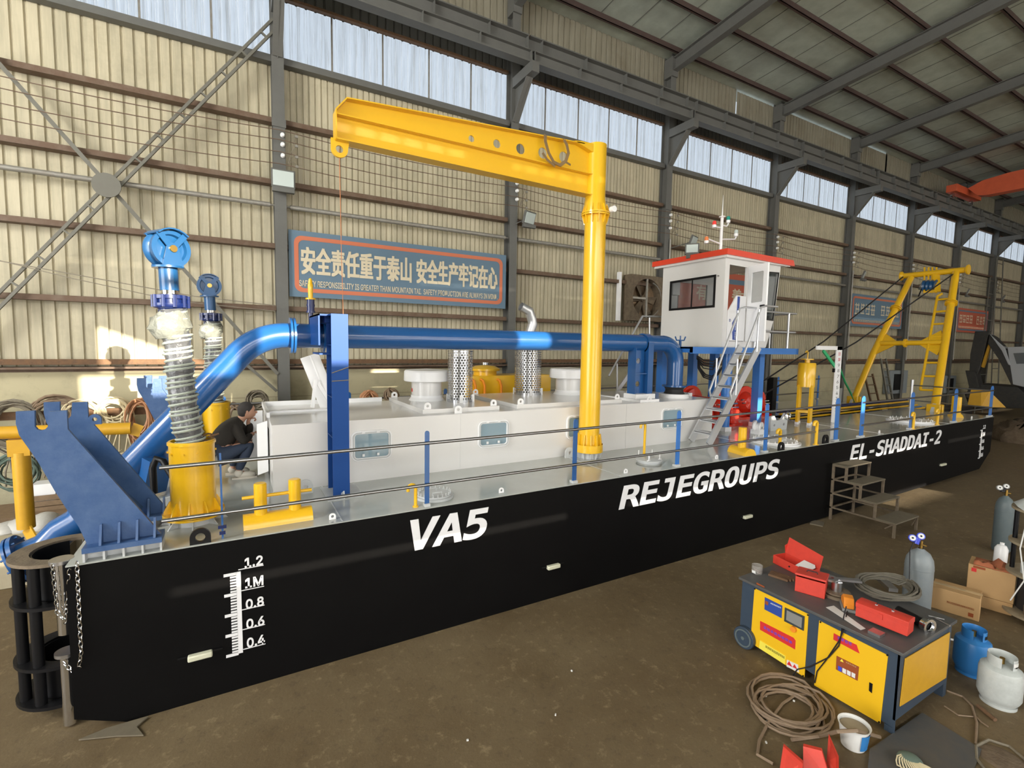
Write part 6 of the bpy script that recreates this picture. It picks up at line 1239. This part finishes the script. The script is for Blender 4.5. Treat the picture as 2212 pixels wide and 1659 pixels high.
g = MB(); g.tube([T(1828, 1310, MH+.10), T(1822, 1335, MH+.01), PX(1818, 1365, FX-.03), PX(1812, 1395, FX-.02), PX(1790, 1420, FX-.02), PX(1750, 1440, FX-.02), PX(1722, 1446, FX-.02), PX(1712, 1460, FX-.03), PX(1706, 1478, FX-.03)], .006, 6); g.tube([T(1830, 1320, MH+.02), PX(1822, 1362, FX-.04), PX(1812, 1385, FX-.03), PX(1785, 1425, FX-.02), PX(1765, 1450, FX-.02), PX(1760, 1475, FX-.02)], .006, 6); tag(g.out('pedal_cable', 'cable_black'), 'black cables hanging over the machine front from the orange pedal', 'cable')

# ================================================================ STEP STOOL
st = thing('step_stool', (10.95, 4.7, 0), 'rusty four-step steel work stool against the black hull', 'steps'); SX0, SX1 = 10.52, 11.45; ys = [5.24, 4.97, 4.70, 4.43, 4.10]; zs = [1.16, .87, .58, .29]
for k in range(4):
    g = MB(); g.b2((SX0, ys[k+1]-.02, zs[k]-.03), (SX1, ys[k]+.0, zs[k])); g.out('tread', 'tread_brown', st, bevel=.003)
    for x in (SX0+.02, SX1-.02): g = MB(); g.b2((x-.02, ys[k+1]-.01, 0 if k == 3 else zs[k+1]-.03), (x+.02, ys[k+1]+.03, zs[k]-.03)); g.b2((x-.015, ys[k+1], zs[k]-.05), (x+.015, ys[0]-.0, zs[k]-.02)); g.out('leg', 'rusty_steel', st)
for x in (SX0+.02, SX1-.02): g = MB(); g.b2((x-.02, ys[0]-.04, 0), (x+.02, ys[0], zs[0]-.03)); g.out('leg', 'rusty_steel', st)
g = MB()
for k in (1, 2, 3): g = MB(); g.b2((SX0, ys[0]-.03, zs[k]-.05), (SX1, ys[0], zs[k]-.02)); g.out('cross_rail', 'rusty_steel', st)
g = MB(); g.bar((SX0, 4.12, .26), (SX0, 4.25, .0+.14), .02, .02); g.out('knee_brace', 'rusty_steel', st); g = MB(); g.bar((SX1, 4.12, .26), (SX1-.2, 4.12, .12), .02, .02); g.out('knee_brace', 'rusty_steel', st)
# ================================================================ GAS BOTTLES
def bottle(p, r, H, m, lab, kind='tall', reg=True):
    p = Vector(p); t = thing('gas_cylinder', p, lab, 'gas cylinder', None)
    if kind == 'tall':
        g = MB(); g.lathe([(0, .02), (r*.9, .02), (r, .05), (r, H-.22), (r*.93, H-.14), (r*.68, H-.06), (r*.3, H-.015), (.03, H)], p, (0, 0, 1), 36); g.out('shell', m, t); g = MB(); g.lathe([(r*1.005, -.012), (r*1.02, 0), (r*1.005, .012)], p+Vector((0, 0, H-.26)), (0, 0, 1), 36); g.out('band', m, t)
        g = MB(); g.rod(p+Vector((0, 0, H-.01)), p+Vector((0, 0, H+.10)), .018); g.rod(p+Vector((0, .05, H+.05)), p+Vector((0, -.06, H+.05)), .012); g.out('valve', 'brass', t)
        if reg:
            for dx, dy, dzz in ((-.02, .10, .13), (.06, .04, .16)):
                c = p+Vector((dx-.06, dy-.03, H+dzz)); n_ = (CAM-c).normalized(); g = MB(); g.disc(c, .045, .03, (-.8, -.5, .35), 22); gg = g.out('gauge', 'gauge_blue' if r > .13 else 'fan_grey', t); g = MB(); g.disc(c+Vector((-.8, -.5, .35)).normalized()*.017, .034, .004, (-.8, -.5, .35), 22); g.out('dial', 'label_white', gg); g = MB(); g.disc(c+Vector((-.8, -.5, .35)).normalized()*.021, .012, .003, (-.8, -.5, .35), 12); g.out('pointer', 'black', gg)
            g = MB(); g.rod(p+Vector((-.05, .04, H+.06)), p+Vector((-.03, .03, H+.14)), .035); g.out('regulator', 'gauge_blue' if r > .13 else 'black', t)
    else:
        g = MB(); g.lathe([(r*.80, 0), (r*.80, .035), (r*.9, .06), (r, .10), (r, H*.66), (r*.94, H*.74), (r*.7, H*.80), (0, H*.83)], p, (0, 0, 1), 40); g.out('shell', m, t)
        g = MB(); g.lathe([(r*.62, H*.78), (r*.62, H*.97), (r*.65, H), (r*.66, H*.97), (r*.66, H*.78)], p, (0, 0, 1), 36, -2.9, 2.6); c = g.out('collar', m, t)
        g = MB(); g.lathe([(r*.675, H*.85), (r*.675, H*.92)], p, (0, 0, 1), 12, 3.6, 4.5); g.out('hand_hole', 'black', c); g = MB(); g.rod(p+Vector((0, 0, H*.82)), p+Vector((0, 0, H*.94)), .02); g.out('valve', 'brass', t); g = MB(); g.lathe([(r*.83, 0), (r*.83, .03)], p, (0, 0, 1), 36); g.out('foot_ring', m, t)
    return t
bottle((7.85, 2.75, 0), .155, .86, 'bottle_grey', 'grey gas cylinder with two blue-rimmed gauges behind the machine')
bottle((11.55, 2.93, 0), .125, 1.0, 'bottle_slate', 'dark slate gas cylinder with gauges standing by the rack post')
bottle((6.86, 1.88, 0), .155, .50, 'bottle_blue', 'blue squat gas bottle with collar beside the machine', 'squat')
b = bottle((6.50, 1.56, 0), .165, .50, 'bottle_white', 'scuffed white-grey squat gas bottle at the right edge', 'squat'); g = MB(); g.lathe([(.165*.68, .44), (.165*.68, .475)], (6.50, 1.56, 0), (0, 0, 1), 8, 3.4, 4.2); g.out('label', 'label_white', b)
g = MB(); g.tube([(7.80, 2.80, .98), (7.62, 2.78, .86), (7.50, 2.72, .6), (7.48, 2.70, .3), (7.45, 2.65, .02)], .007, 6); tag(g.out('gas_hose', 'cable_black'), 'thin black hose hanging from the grey cylinder regulator', 'hose')
# ================================================================ CARTONS
def carton(o, u, L, D, H, lab, tilt=0):
    o = Vector(o); u = Vector(u).normalized(); Z = Vector((0, 0, 1)); v = Z.cross(u); R = Matrix((u, v, Z)).transposed(); t = thing('cardboard_box', o, lab, 'box', 'cardboard boxes'); g = MB(); g.box(o+Z*H/2, (L, D, H), rot=R); g.out('carton', 'cardboard', t, bevel=.006); return t, o, u, v, R
t, o, u, v, R = carton((8.35, 2.50, 0), (.25, -1, 0), .48, .33, .30, 'taped low cardboard box beside the grey gas cylinder')
g = MB(); g.box(o+Vector((0, 0, .3005)), (.5, .07, .003), rot=R); g.out('packing_tape', 'tape', t); marks('lettering', 16, 'label_brown', t, o-v*.168+Vector((0, 0, .13))-u*.08, u, (0, 0, 1), .27, .026)
g = MB(); g.box(o-v*.167+u*.16+Vector((0, 0, .06)), (.05, .003, .05), rot=R); g.out('printed_square', 'label_brown', t)
t, o, u, v, R = carton((8.95, 2.32, 0), (.25, -1, 0), .42, .36, .16, 'lower cardboard box in the stack under the orange cloth')
t, o, u, v, R = carton((8.95, 2.33, .165), (.22, -1, 0), .46, .38, .40, 'upper tall cardboard box with red square, under the orange cloth')
g = MB(); g.box(o-v*.192-u*.17+Vector((0, 0, .33)), (.05, .004, .05), rot=R); g.out('red_square', 'label_red', t); g = MB(); g.box(o-v*.192-u*.12+Vector((0, 0, .375)), (.12, .004, .03), rot=R); g.out('print_bar', 'label_brown', t)
g = MB(); P = []; F_ = []
for i in range(9):
    for j in range(7): P.append(o+u*(-.18+.045*i)+v*(-.20+.055*j)+Vector((0, 0, .415+.05*sin(i*.8)*cos(j*.6)+.03*sin(i*1.9+j) if 0 < j < 6 else .405)))
for i in range(8):
    for j in range(6): a = i*7+j; F_.append((a, a+7, a+8, a+1))
g.add(P, F_); cl = g.out('cloth', 'cloth_orange'); tag(cl, 'crumpled orange-brown cloth on the upper cardboard box', 'cloth'); md = cl.modifiers.new('s', 'SOLIDIFY'); md.thickness = .012
q = o+u*.05+v*.33; t = thing('spray_bottle', (9.45, 2.32, 0), 'white plastic bottle behind the tall cardboard box', 'bottle'); q = Vector((9.55, 2.42, .42)); g = MB(); g.lathe([(0, 0), (.07, 0), (.075, .03), (.075, .22), (.05, .27), (.025, .28), (.025, .31), (0, .31)], q, (.1, 0, 1), 20); g.out('bottle', 'white', t); g = MB(); g.b2((9.45, 2.32, 0), (9.65, 2.52, .42)); g.out('stand', 'wood', t)
# ================================================================ SPOOL RACK at right edge
RX, RYY = 8.95, 1.84
t = thing('spool_rack', (RX, RYY, 0), 'dark steel spool rack with round wooden shelves at the right edge', 'rack'); 
for z in (.10, .62, 1.02, 1.46):
    g = MB(); g.disc((RX, RYY, z), .36, .03, n=32); g.out('shelf', 'board', t)
for k in range(5): a = k*2*pi/5+.5; g = MB(); g.rod((RX+.30*cos(a), RYY+.30*sin(a), 0), (RX+.30*cos(a), RYY+.30*sin(a), 1.46), .025 if k else .04); g.out('post', 'black', t)
g = MB(); g.disc((RX, RYY, .35), .24, .4, n=24); g.out('drum_core', 'rubber', t)
g = MB(); g.tube([(RX-.37, RYY+.12, 1.46), (RX-.38, RYY+.16, 1.0), (RX-.36, RYY+.10, .6), (RX-.38, RYY+.2, .3)], .008, 5); tag(g.out('white_cord', 'label_white'), 'pale cord hanging down the side of the spool rack', 'cord')
for i, (x, y, z, m, s) in enumerate(((RX-.15, RYY+.12, .635, 'bottle_white', 'pale blue tub'), (RX-.1, RYY-.1, .635, 'label_white', 'white packet'), (RX-.18, RYY+.05, .115, 'rusty_steel', 'rusty fitting'), (RX-.1, RYY+.05, 1.035, 'rubber', 'dark coil'))):
    g = MB(); g.lathe([(0, 0), (.07, 0), (.075, .12), (.05, .14), (0, .14)] if i != 3 else [(.05, 0), (.13, 0), (.13, .07), (.05, .07), (.05, 0)], (x, y, z), (0, 0, 1), 18); tag(g.out('shelf_item', m), s+' on the spool rack', 'container')
g = MB(); P = []; F_ = []
for i in range(7):
    for j in range(16): a = 2*pi*j/16; r_ = .02+.055*i; P.append((RX+r_*cos(a)*(1+.1*sin(3*a)), RYY+r_*sin(a), 1.49+.36*(1-i/6)**1.0+.03*sin(a*4+i)))
for i in range(6):
    for j in range(16): F_.append((i*16+j, i*16+(j+1) % 16, (i+1)*16+(j+1) % 16, (i+1)*16+j))
g.add(P, F_); cl = g.out('tarpaulin', 'bottle_white'); tag(cl, 'pale green crumpled tarpaulin on top of the spool rack', 'tarpaulin')
# ================================================================ FLOOR CLUTTER
def coil(c, rx, ry, turns, r, m, lab, seed=1, wob=.06, h=.012, name='hose_coil', cat='hose', ph=0):
    random.seed(seed); P = []; o = [(random.uniform(-wob, wob), random.uniform(-wob, wob), random.uniform(.75, 1.1)) for _ in range(turns+1)]
    for k in range(turns*18):
        a = 2*pi*k/18+ph; f = k/18; i = int(f); w = f-i; ox = o[i][0]*(1-w)+o[i+1][0]*w; oy = o[i][1]*(1-w)+o[i+1][1]*w; s = o[i][2]*(1-w)+o[i+1][2]*w
        P.append((c[0]+ox+rx*s*cos(a), c[1]+oy+ry*s*sin(a), c[2]+r+h*(i % 3)+.01*(1+sin(a*2+i))))
    g = MB(); g.tube(P, r, 7); return tag(g.out(name, m), lab, cat)
coil((4.55, 2.55, 0), .36, .30, 11, .012, 'hose_brown', 'tangled brown rubber hose coil on the floor before the machine', 4, .12)
g = MB(); g.tube([PZ(1760, 1502, .02), PZ(1720, 1500, .02), PZ(1690, 1520, .02), PZ(1660, 1560, .02), PZ(1640, 1600, .02), PZ(1636, 1630, .02), PZ(1670, 1650, .02)], .013, 7); g.tube([PZ(1710, 1598, .02), PZ(1770, 1590, .03), PZ(1810, 1580, .27), PZ(1850, 1578, .28), PZ(1900, 1592, .05)], .016, 7); tag(g.out('loose_hose', 'hose_brown'), 'loose brown hose ends crossing the white bucket', 'hose')
q = PZ(1842, 1610, 0); t = thing('bucket', q, 'white plastic bucket of dry mortar at the machine foot', 'bucket'); g = MB(); g.lathe([(0, .004), (.09, .004), (.115, .20), (.125, .205), (.12, .19), (.108, .19)], q, (0, 0, 1), 32); g.out('bucket', 'label_white', t); g = MB(); g.disc(q+Vector((0, 0, .165)), .106, .02, n=28); g.out('mortar', 'board', t)
g = MB(); g.lathe([(.103, .03), (.117, .17)], q, (0, 0, 1), 8, 3.3, 4.3); g.out('blue_print', 'bottle_blue', t)
q = PZ(1745, 1655, 0); t = thing('channel_bracket', (4.15, 2.1, 0), 'bright red angular steel bracket at the lower edge', 'bracket')
def rp(x, y, z): return PZ(x, y, z)
for pts in (((1692, 1612, .16), (1735, 1650, .16), (1730, 1700, 0), (1680, 1690, 0)), ((1735, 1612, .17), (1775, 1622, .17), (1795, 1690, 0), (1735, 1690, 0)), ((1790, 1590, .18), (1812, 1640, .17), (1812, 1700, 0), (1785, 1650, .05))):
    P = [rp(*p) for p in pts]; g = MB(); off = Vector((.03, .015, 0)); g.add(P+[p+off for p in P], [(0, 1, 2, 3), (7, 6, 5, 4), (0, 4, 5, 1), (1, 5, 6, 2), (2, 6, 7, 3), (3, 7, 4, 0)]); g.out('plate', 'toolbox_red', t, smooth=False)
P = [PZ(x, y, 0) for x, y in ((1878, 1622), (1992, 1543), (2120, 1622), (2090, 1700), (1870, 1720))]; g = MB(); g.add([p+Vector((0, 0, .0)) for p in P]+[p+Vector((0, 0, .018)) for p in P], [(5, 6, 7, 8, 9), (4, 3, 2, 1, 0)]+[(i, (i+1) % 5, 5+(i+1) % 5, 5+i) for i in range(5)]); tag(g.out('floor_plate', 'machine_top'), 'worn dark sheet lying on the floor in the lower right corner', 'plate')
q = PZ(1965, 1650, .02); t = thing('rope_bundle', q, 'bundle of cream rope loops round dark green netting on the floor sheet', 'rope')
random.seed(3)
g = MB()
for k in range(16): a = 2.0+k*.16; g.tube([q+Vector((cos(a+s*.35)*.05*s, sin(a+s*.35)*.07*s, .03+.03*sin(s*1.3))) for s in (0.3, 1, 1.7, 2.3, 2.7)]+[q+Vector((cos(a+1.1)*.11, sin(a+1.1)*.12, .01))], .006, 5)
g.out('rope', 'hose_tan', t); g = MB(); g.sphere(q+Vector((0, 0, .03)), .09, 10, (1, 1, .5)); g.out('netting', 'hose_green', t)
P = [PZ(x, y, .012) for x, y in ((2110, 1640), (2108, 1612), (2135, 1598), (2180, 1612), (2225, 1650), (2240, 1680), (2180, 1690), (2130, 1665))]; g = MB(); g.tube(P, .012, 7, closed=True); tag(g.out('hose_loop', 'hose_grey'), 'grey hose loop at the lower right corner', 'hose')
q = PZ(2165, 1640, 0); g = MB(); g.sphere(q, .16, 10, (1, 1, .12)); tag(g.out('debris_heap', 'dirt'), 'low heap of dirt inside the grey hose loop', 'heap')
g = MB(); g.tube([PZ(2045, 1492, .01), PZ(2080, 1505, .01), PZ(2100, 1525, .01), PZ(2110, 1560, .01), PZ(2108, 1605, .01)], .010, 6); g.tube([PZ(2040, 1525, .01), PZ(2070, 1545, .01), PZ(2102, 1548, .01)], .007, 6); g.tube([PZ(2105, 1545, .01), PZ(2120, 1560, .01), PZ(2135, 1570, .01)], .007, 6); tag(g.out('floor_cable', 'hose_brown'), 'brown cable on the floor between the machine and the gas bottles', 'cable')
g = MB(); g.rod(PZ(2112, 1524, .02), PZ(2150, 1555, .02), .018); tag(g.out('iron_bar', 'rust'), 'short dark iron bar by the white gas bottle', 'bar')
g = MB(); g.rod(PZ(2050, 1380, .02), PZ(2085, 1388, .02), .012); tag(g.out('torch_handle', 'label_white'), 'white-handled torch on the floor beside the blue gas bottle', 'tool')
for i, (x, y) in enumerate(((1655, 1560), (1655, 1605), (1715, 1515), (1654, 1505), (1200, 1545), (1235, 1450), (1010, 1600))): g = MB(); q = PZ(x, y, 0); g.box((q.x, q.y, .006), (.018, .012, .012), i); tag(g.out('scrap', 'label_white'), 'tiny white scrap on the floor '+('left of the brown hose coil, upper one', 'left of the brown hose coil, lower one', 'inside the brown hose coil', 'above the brown hose coil', 'near the picture bottom, right of centre', 'halfway from hull to picture bottom', 'at the picture bottom, left of centre')[i], 'scrap', 'tiny floor scraps')
# scrap of steel under the hull corner and a card by the stool
g = MB(); P = [PZ(x, y, .01) for x, y in ((170, 1600), (230, 1575), (300, 1555), (320, 1550), (295, 1572), (310, 1590), (250, 1592))]; g.add(P+[p+Vector((0, 0, .012)) for p in P], [(0, 6, 5, 4, 3, 2, 1), (7, 8, 9, 10, 11, 12, 13)]+[(i, (i+1) % 7, 7+(i+1) % 7, 7+i) for i in range(7)]); tag(g.out('scrap_sheet', 'tread_brown'), 'torn dark sheet on the floor under the hull corner', 'scrap')
g = MB(); q = PZ(1765, 1130, .01); g.box(q, (.28, .22, .02), .4); tag(g.out('floor_card', 'tread_brown'), 'small dusty plate on the floor at the foot of the step stool', 'plate')
g = MB(); g.sphere((11.2, 4.9, 0), 1.0, 12, (2.2, .30, .05)); tag(g.out('sand_drift', 'dirt'), 'low drift of dusty sand along the hull beyond the step stool', 'sand') if 0 else g.b.free()
# ================================================================ LEFT BACKGROUND
t = thing('concrete_plinth', (-3.4, 9.4, 0), 'low pale concrete block wall behind the blue stern flange', 'block'); g = MB(); a = PY(-60, 1240, 9.0).z; g.b2((-8, 9.0, 0), (-2.15, 9.4, .62)); g.out('blocks', 'concrete_block', t, bevel=.01)
def crate(x0, x1, y0, y1, z0, z1, lab):
    t = thing('wooden_crate', ((x0+x1)/2, (y0+y1)/2, z0), lab, 'crate'); g = MB(); n = 3
    for k in range(n): za = z0+(z1-z0)*k/n; zb = z0+(z1-z0)*(k+1)/n-.012; g.b2((x0, y0, za), (x1, y0+.02, zb)); g.b2((x0, y1-.02, za), (x1, y1, zb)); g.b2((x0, y0+.02, za), (x0+.02, y1-.02, zb)); g.b2((x1-.02, y0+.02, za), (x1, y1-.02, zb))
    g.b2((x0, y0, z0), (x1, y1, z0+.02)); g.out('boards', 'wood', t, smooth=False); g = MB()
    for x in (x0+.03, x1-.09): g.b2((x, y0-.015, z0), (x+.06, y0, z1))
    g.out('batten', 'wood', t, smooth=False); return t
p = PY(62, 1103, 11.0); q = PY(123, 1060, 11.0); za, zb = p.z, q.z
g = MB(); g.b2((-8, 10.7, za-.08), (-2.4, 11.6, za)); 
for x in (-7.5, -5.2, -2.6): g.b2((x, 10.75, 0), (x+.1, 11.5, za-.08))
tag(g.out('work_bench', 'wood'), 'long dark wooden bench against the wall at far left', 'bench')
crate(p.x-.1, q.x+.3, 10.8, 11.3, za+.001, zb, 'brown wooden crate on the bench behind the yellow upright tube')
g = MB(); q = PY(75, 1045, 11.0); g.b2((q.x-.02, 10.9, zb-.2), (q.x+.28, 11.2, zb+.16)); tag(g.out('carton', 'white'), 'white carton standing in the wooden crate', 'box')
for i, (x, y, w, h) in enumerate(((60, 1150, .42, .22), (95, 1135, .30, .26), (20, 1170, .3, .15))):
    q = PY(x, y, 9.7); g = MB(); g.sphere((q.x, 9.75, max(q.z, .62)), .5, 10, (w*1.4, .5, h*1.4)); tag(g.out('sack', 'sack'), ['white dusty sack left of the yellow upright tube foot', 'white upright sack behind the sloping blue pipe', 'flat white sack at the left picture edge'][i], 'sack')
g = MB(); g.b2((-8, 9.42, .0), (-2.0, 10.2, .60)); tag(g.out('rubble_bed', 'concrete_block'), 'raised dusty bed behind the concrete block wall', 'block')
# hose coils hanging on a rail on the wall
rl = thing('hose_rail', (-2, 11.9, 2.2), 'rusty horizontal rail on the wall carrying hose coils', 'rail'); za = PY(0, 870, 11.85).z; zb = PY(560, 880, 11.85).z
g = MB(); g.b2((-7, 11.86, zb-.04), (.82, 11.95, zb+.10)); g.out('rail', 'rust', rl, smooth=False)
def hung(px, py, w, h, m, n, lab, tails=3, seed=1):
    random.seed(seed); c = PY(px, py, 11.79); t = thing('hanging_hose', (c.x, c.y, c.z-h), lab, 'hose', 'hose coils hanging on the wall rail'); g = MB()
    for k in range(n):
        s = random.uniform(.75, 1.08); ox = random.uniform(-.05, .05); oy = random.uniform(-.1, .08); oz = random.uniform(-.12, .02); P = []
        for j in range(16): a = 2*pi*j/16; P.append((c.x+ox+w*s*sin(a), c.y+oy+.03*cos(a*2+k), c.z+oz+h*.5*s*(cos(a)-1)*(1.0 if cos(a) > 0 else 1.0)))
        g.tube(P, .017, 5, closed=True)
    g.out('loops', m, t); g = MB()
    for k in range(tails): x = c.x+random.uniform(-w*.7, w*.7); z = c.z-h*.7; g.tube([(x, c.y-.05, z), (x+random.uniform(-.08, .08), c.y-.08, z-.35), (x+random.uniform(-.1, .1), c.y-.04, z-.7), (x+random.uniform(-.1, .1), c.y-.06, z-.6-random.uniform(0, .5))], .014, 5)
    g.out('tail', m, t)
zr = 858
hung(28, 862, .36, .85, 'hose_grey', 16, 'big grey hose coil at the left picture edge', 4, 1)
hung(118, 855, .34, .62, 'hose_brown', 13, 'brown hose coil behind the left bracket prong', 3, 2)
hung(180, 862, .30, .70, 'hose_tan', 14, 'pale tan hose coil right of the bracket prongs', 4, 3)
hung(246, 858, .24, .50, 'hose_tan', 18, 'tight round tan rope coil on the wall rail', 6, 4)
hung(302, 862, .20, .80, 'hose_orange', 12, 'narrow orange-brown hose coil beside the far blue bracket', 5, 5)
hung(508, 868, .16, .80, 'hose_brown', 9, 'narrow dark hose coil behind the man', 3, 7)
hung(555, 845, .20, .42, 'hose_grey', 16, 'round dark hose coil above the man by the column', 2, 8)
hung(35, 980, .30, .6, 'hose_green', 9, 'dark green hose coil low on the wall at the left edge', 2, 9)
g = MB(); g.tube([PY(-20, 560, 11.9), PY(200, 600, 11.9), PY(420, 640, 11.9), PY(595, 660, 11.9)], .012, 4); g.tube([PY(-20, 558, 11.9), PY(150, 600, 11.9), PY(380, 650, 11.9), PY(595, 672, 11.9)], .010, 4); tag(g.out('sagging_wire', 'hose_grey'), 'two sagging wires across the left wall bay', 'wires')
# ================================================================ RIGHT BACKGROUND
def eb(x, y): return PY(x, y, 9.4)
ex = thing('excavator', (37, 8.0, 0), 'dark parked excavator with bent boom and white cab at the far right', 'excavator')
def pl(name, pts, m, th=.5, Y=9.4):
    X_ = 37.0+(Y-9.4)*1.2; P = [PX(x, y, X_) for x, y in pts]; g = MB(); g.prism([(-p.y, max(p.z, 0)) for p in P], (X_, 0, 0), (0, -1, 0), (0, 0, 1), th); return g.out(name, m, ex, bevel=.03, smooth=False)
pl('boom', ((2141, 722), (2152, 728), (2180, 758), (2196, 830), (2188, 832), (2160, 775), (2137, 742)), 'excavator_dark'); pl('boom_plate', ((2142, 722), (2175, 752), (2188, 790), (2182, 788), (2168, 758)), 'excavator_white', .56)
pl('arm', ((2108, 716), (2140, 715), (2132, 745), (2118, 800), (2104, 830), (2096, 800), (2098, 765)), 'excavator_dark', .3); pl('hydraulic_ram', ((2136, 742), (2142, 744), (2126, 795), (2120, 792)), 'dull_yellow', .2); pl('ram_rod', ((2116, 760), (2119, 762), (2108, 800), (2105, 798)), 'chrome', .12)
pl('bucket', ((2090, 800), (2112, 802), (2120, 835), (2108, 862), (2090, 858), (2098, 835)), 'excavator_dark', .7); pl('upper_body', ((2120, 828), (2212, 835), (2260, 880), (2120, 880)), 'excavator_dark', 2.0, 10.2)
cab = pl('cab', ((2183, 750), (2240, 748), (2245, 842), (2195, 830)), 'excavator_white', 1.0, 9.6); 
P = [PX(x, y, 36.7) for x, y in ((2189, 763), (2235, 761), (2238, 785), (2196, 786))]; g = MB(); g.prism([(-p.y, p.z) for p in P], (36.7, 0, 0), (0, -1, 0), (0, 0, 1), .02); g.out('cab_window', 'window_glass', cab, smooth=False)
pl('track', ((2100, 846), (2260, 846), (2280, 872), (2110, 874)), 'rubber', 2.4, 10.4)
q = PZ(2190, 905, 0)
g = MB(); g.sphere((27.5, 6.6, 0), 1.0, 14, (1.5, 1.0, .8)); o = g.out('rubble_pile', 'dirt'); random.seed(5)
for v in o.data.vertices: v.co += Vector([random.uniform(-.14, .14) for _ in range(3)])
tag(o, 'heap of brown rubble near the right edge beyond the bow', 'heap'); g = MB(); g.sphere((27.4, 6.3, .72), .35, 8, (1.2, .8, .5)); tag(g.out('red_cloth', 'cloth_orange'), 'reddish cloth lying on the rubble heap', 'cloth')
# ladders leaning at the wall
def wall_ladder(p0, p1, w, m, lab, n=7):
    d_ = (p1-p0); p0 = p0-d_*(p0.z/d_.z); t = thing('leaning_ladder', p0, lab, 'ladder'); d = (p1-p0).normalized(); u = Vector((1, 0, 0)); g = MB()
    for s in (-1, 1): g.bar(p0+u*s*w/2, p1+u*s*w/2, .05, .08)
    g.out('rail', m, t); L = (p1-p0).length
    for k in range(n): c = p0+d*L*(k+.7)/n; g = MB(); g.rod(c-u*w/2, c+u*w/2, .025, n=8); g.out('rung', m, t)
wall_ladder(PY(1897, 898, 11.2), PY(1876, 808, 11.9), .75, 'rust', 'dark rusty ladder leaning on the wall behind the A-frame foot', 6)
wall_ladder(PY(1925, 880, 11.3), PY(1908, 775, 11.9), .5, 'brace_grey', 'thin grey ladder leaning on the wall behind the A-frame', 8)
for a, b, la in (((2150, 800), (2160, 560), 'right one of the tall ladders by the last windows'), ((2125, 790), (2147, 600), 'left one of the tall ladders by the last windows')): wall_ladder(PY(*a, 11.2), PY(*b, 11.9), 1.1, 'brace_grey', 'tall thin wall ladder, '+la, 10)
for px_, py_, w, h, la in ((1938, 825, 1.0, 1.2, 'grey switch box on the wall inside the A-frame'), (2050, 830, .8, 1.0, 'grey switch box on the wall right of the A-frame')):
    q = PY(px_, py_, 12.1); t = thing('switch_box', q, la, 'switch box'); g = MB(); g.b2((q.x-w, 12.05, q.z-h/2), (q.x+w, 12.3, q.z+h/2)); g.out('cabinet', 'bottle_grey', t); g = MB(); g.b2((q.x-w*.5, 12.03, q.z-h*.35), (q.x+w*.5, 12.05, q.z+h*.35)); g.out('breaker_panel', 'black', t)
for x, la in ((1640, 'left'), (1690, 'middle')):
    pass
g = MB(); q = PY(1648, 838, 12.25); g.box((q.x, 12.28, q.z), (.5, .03, .42)); tag(g.out('wall_notice', 'label_blue'), 'small dark blue notice on the wall behind the wheelhouse leg', 'sign')
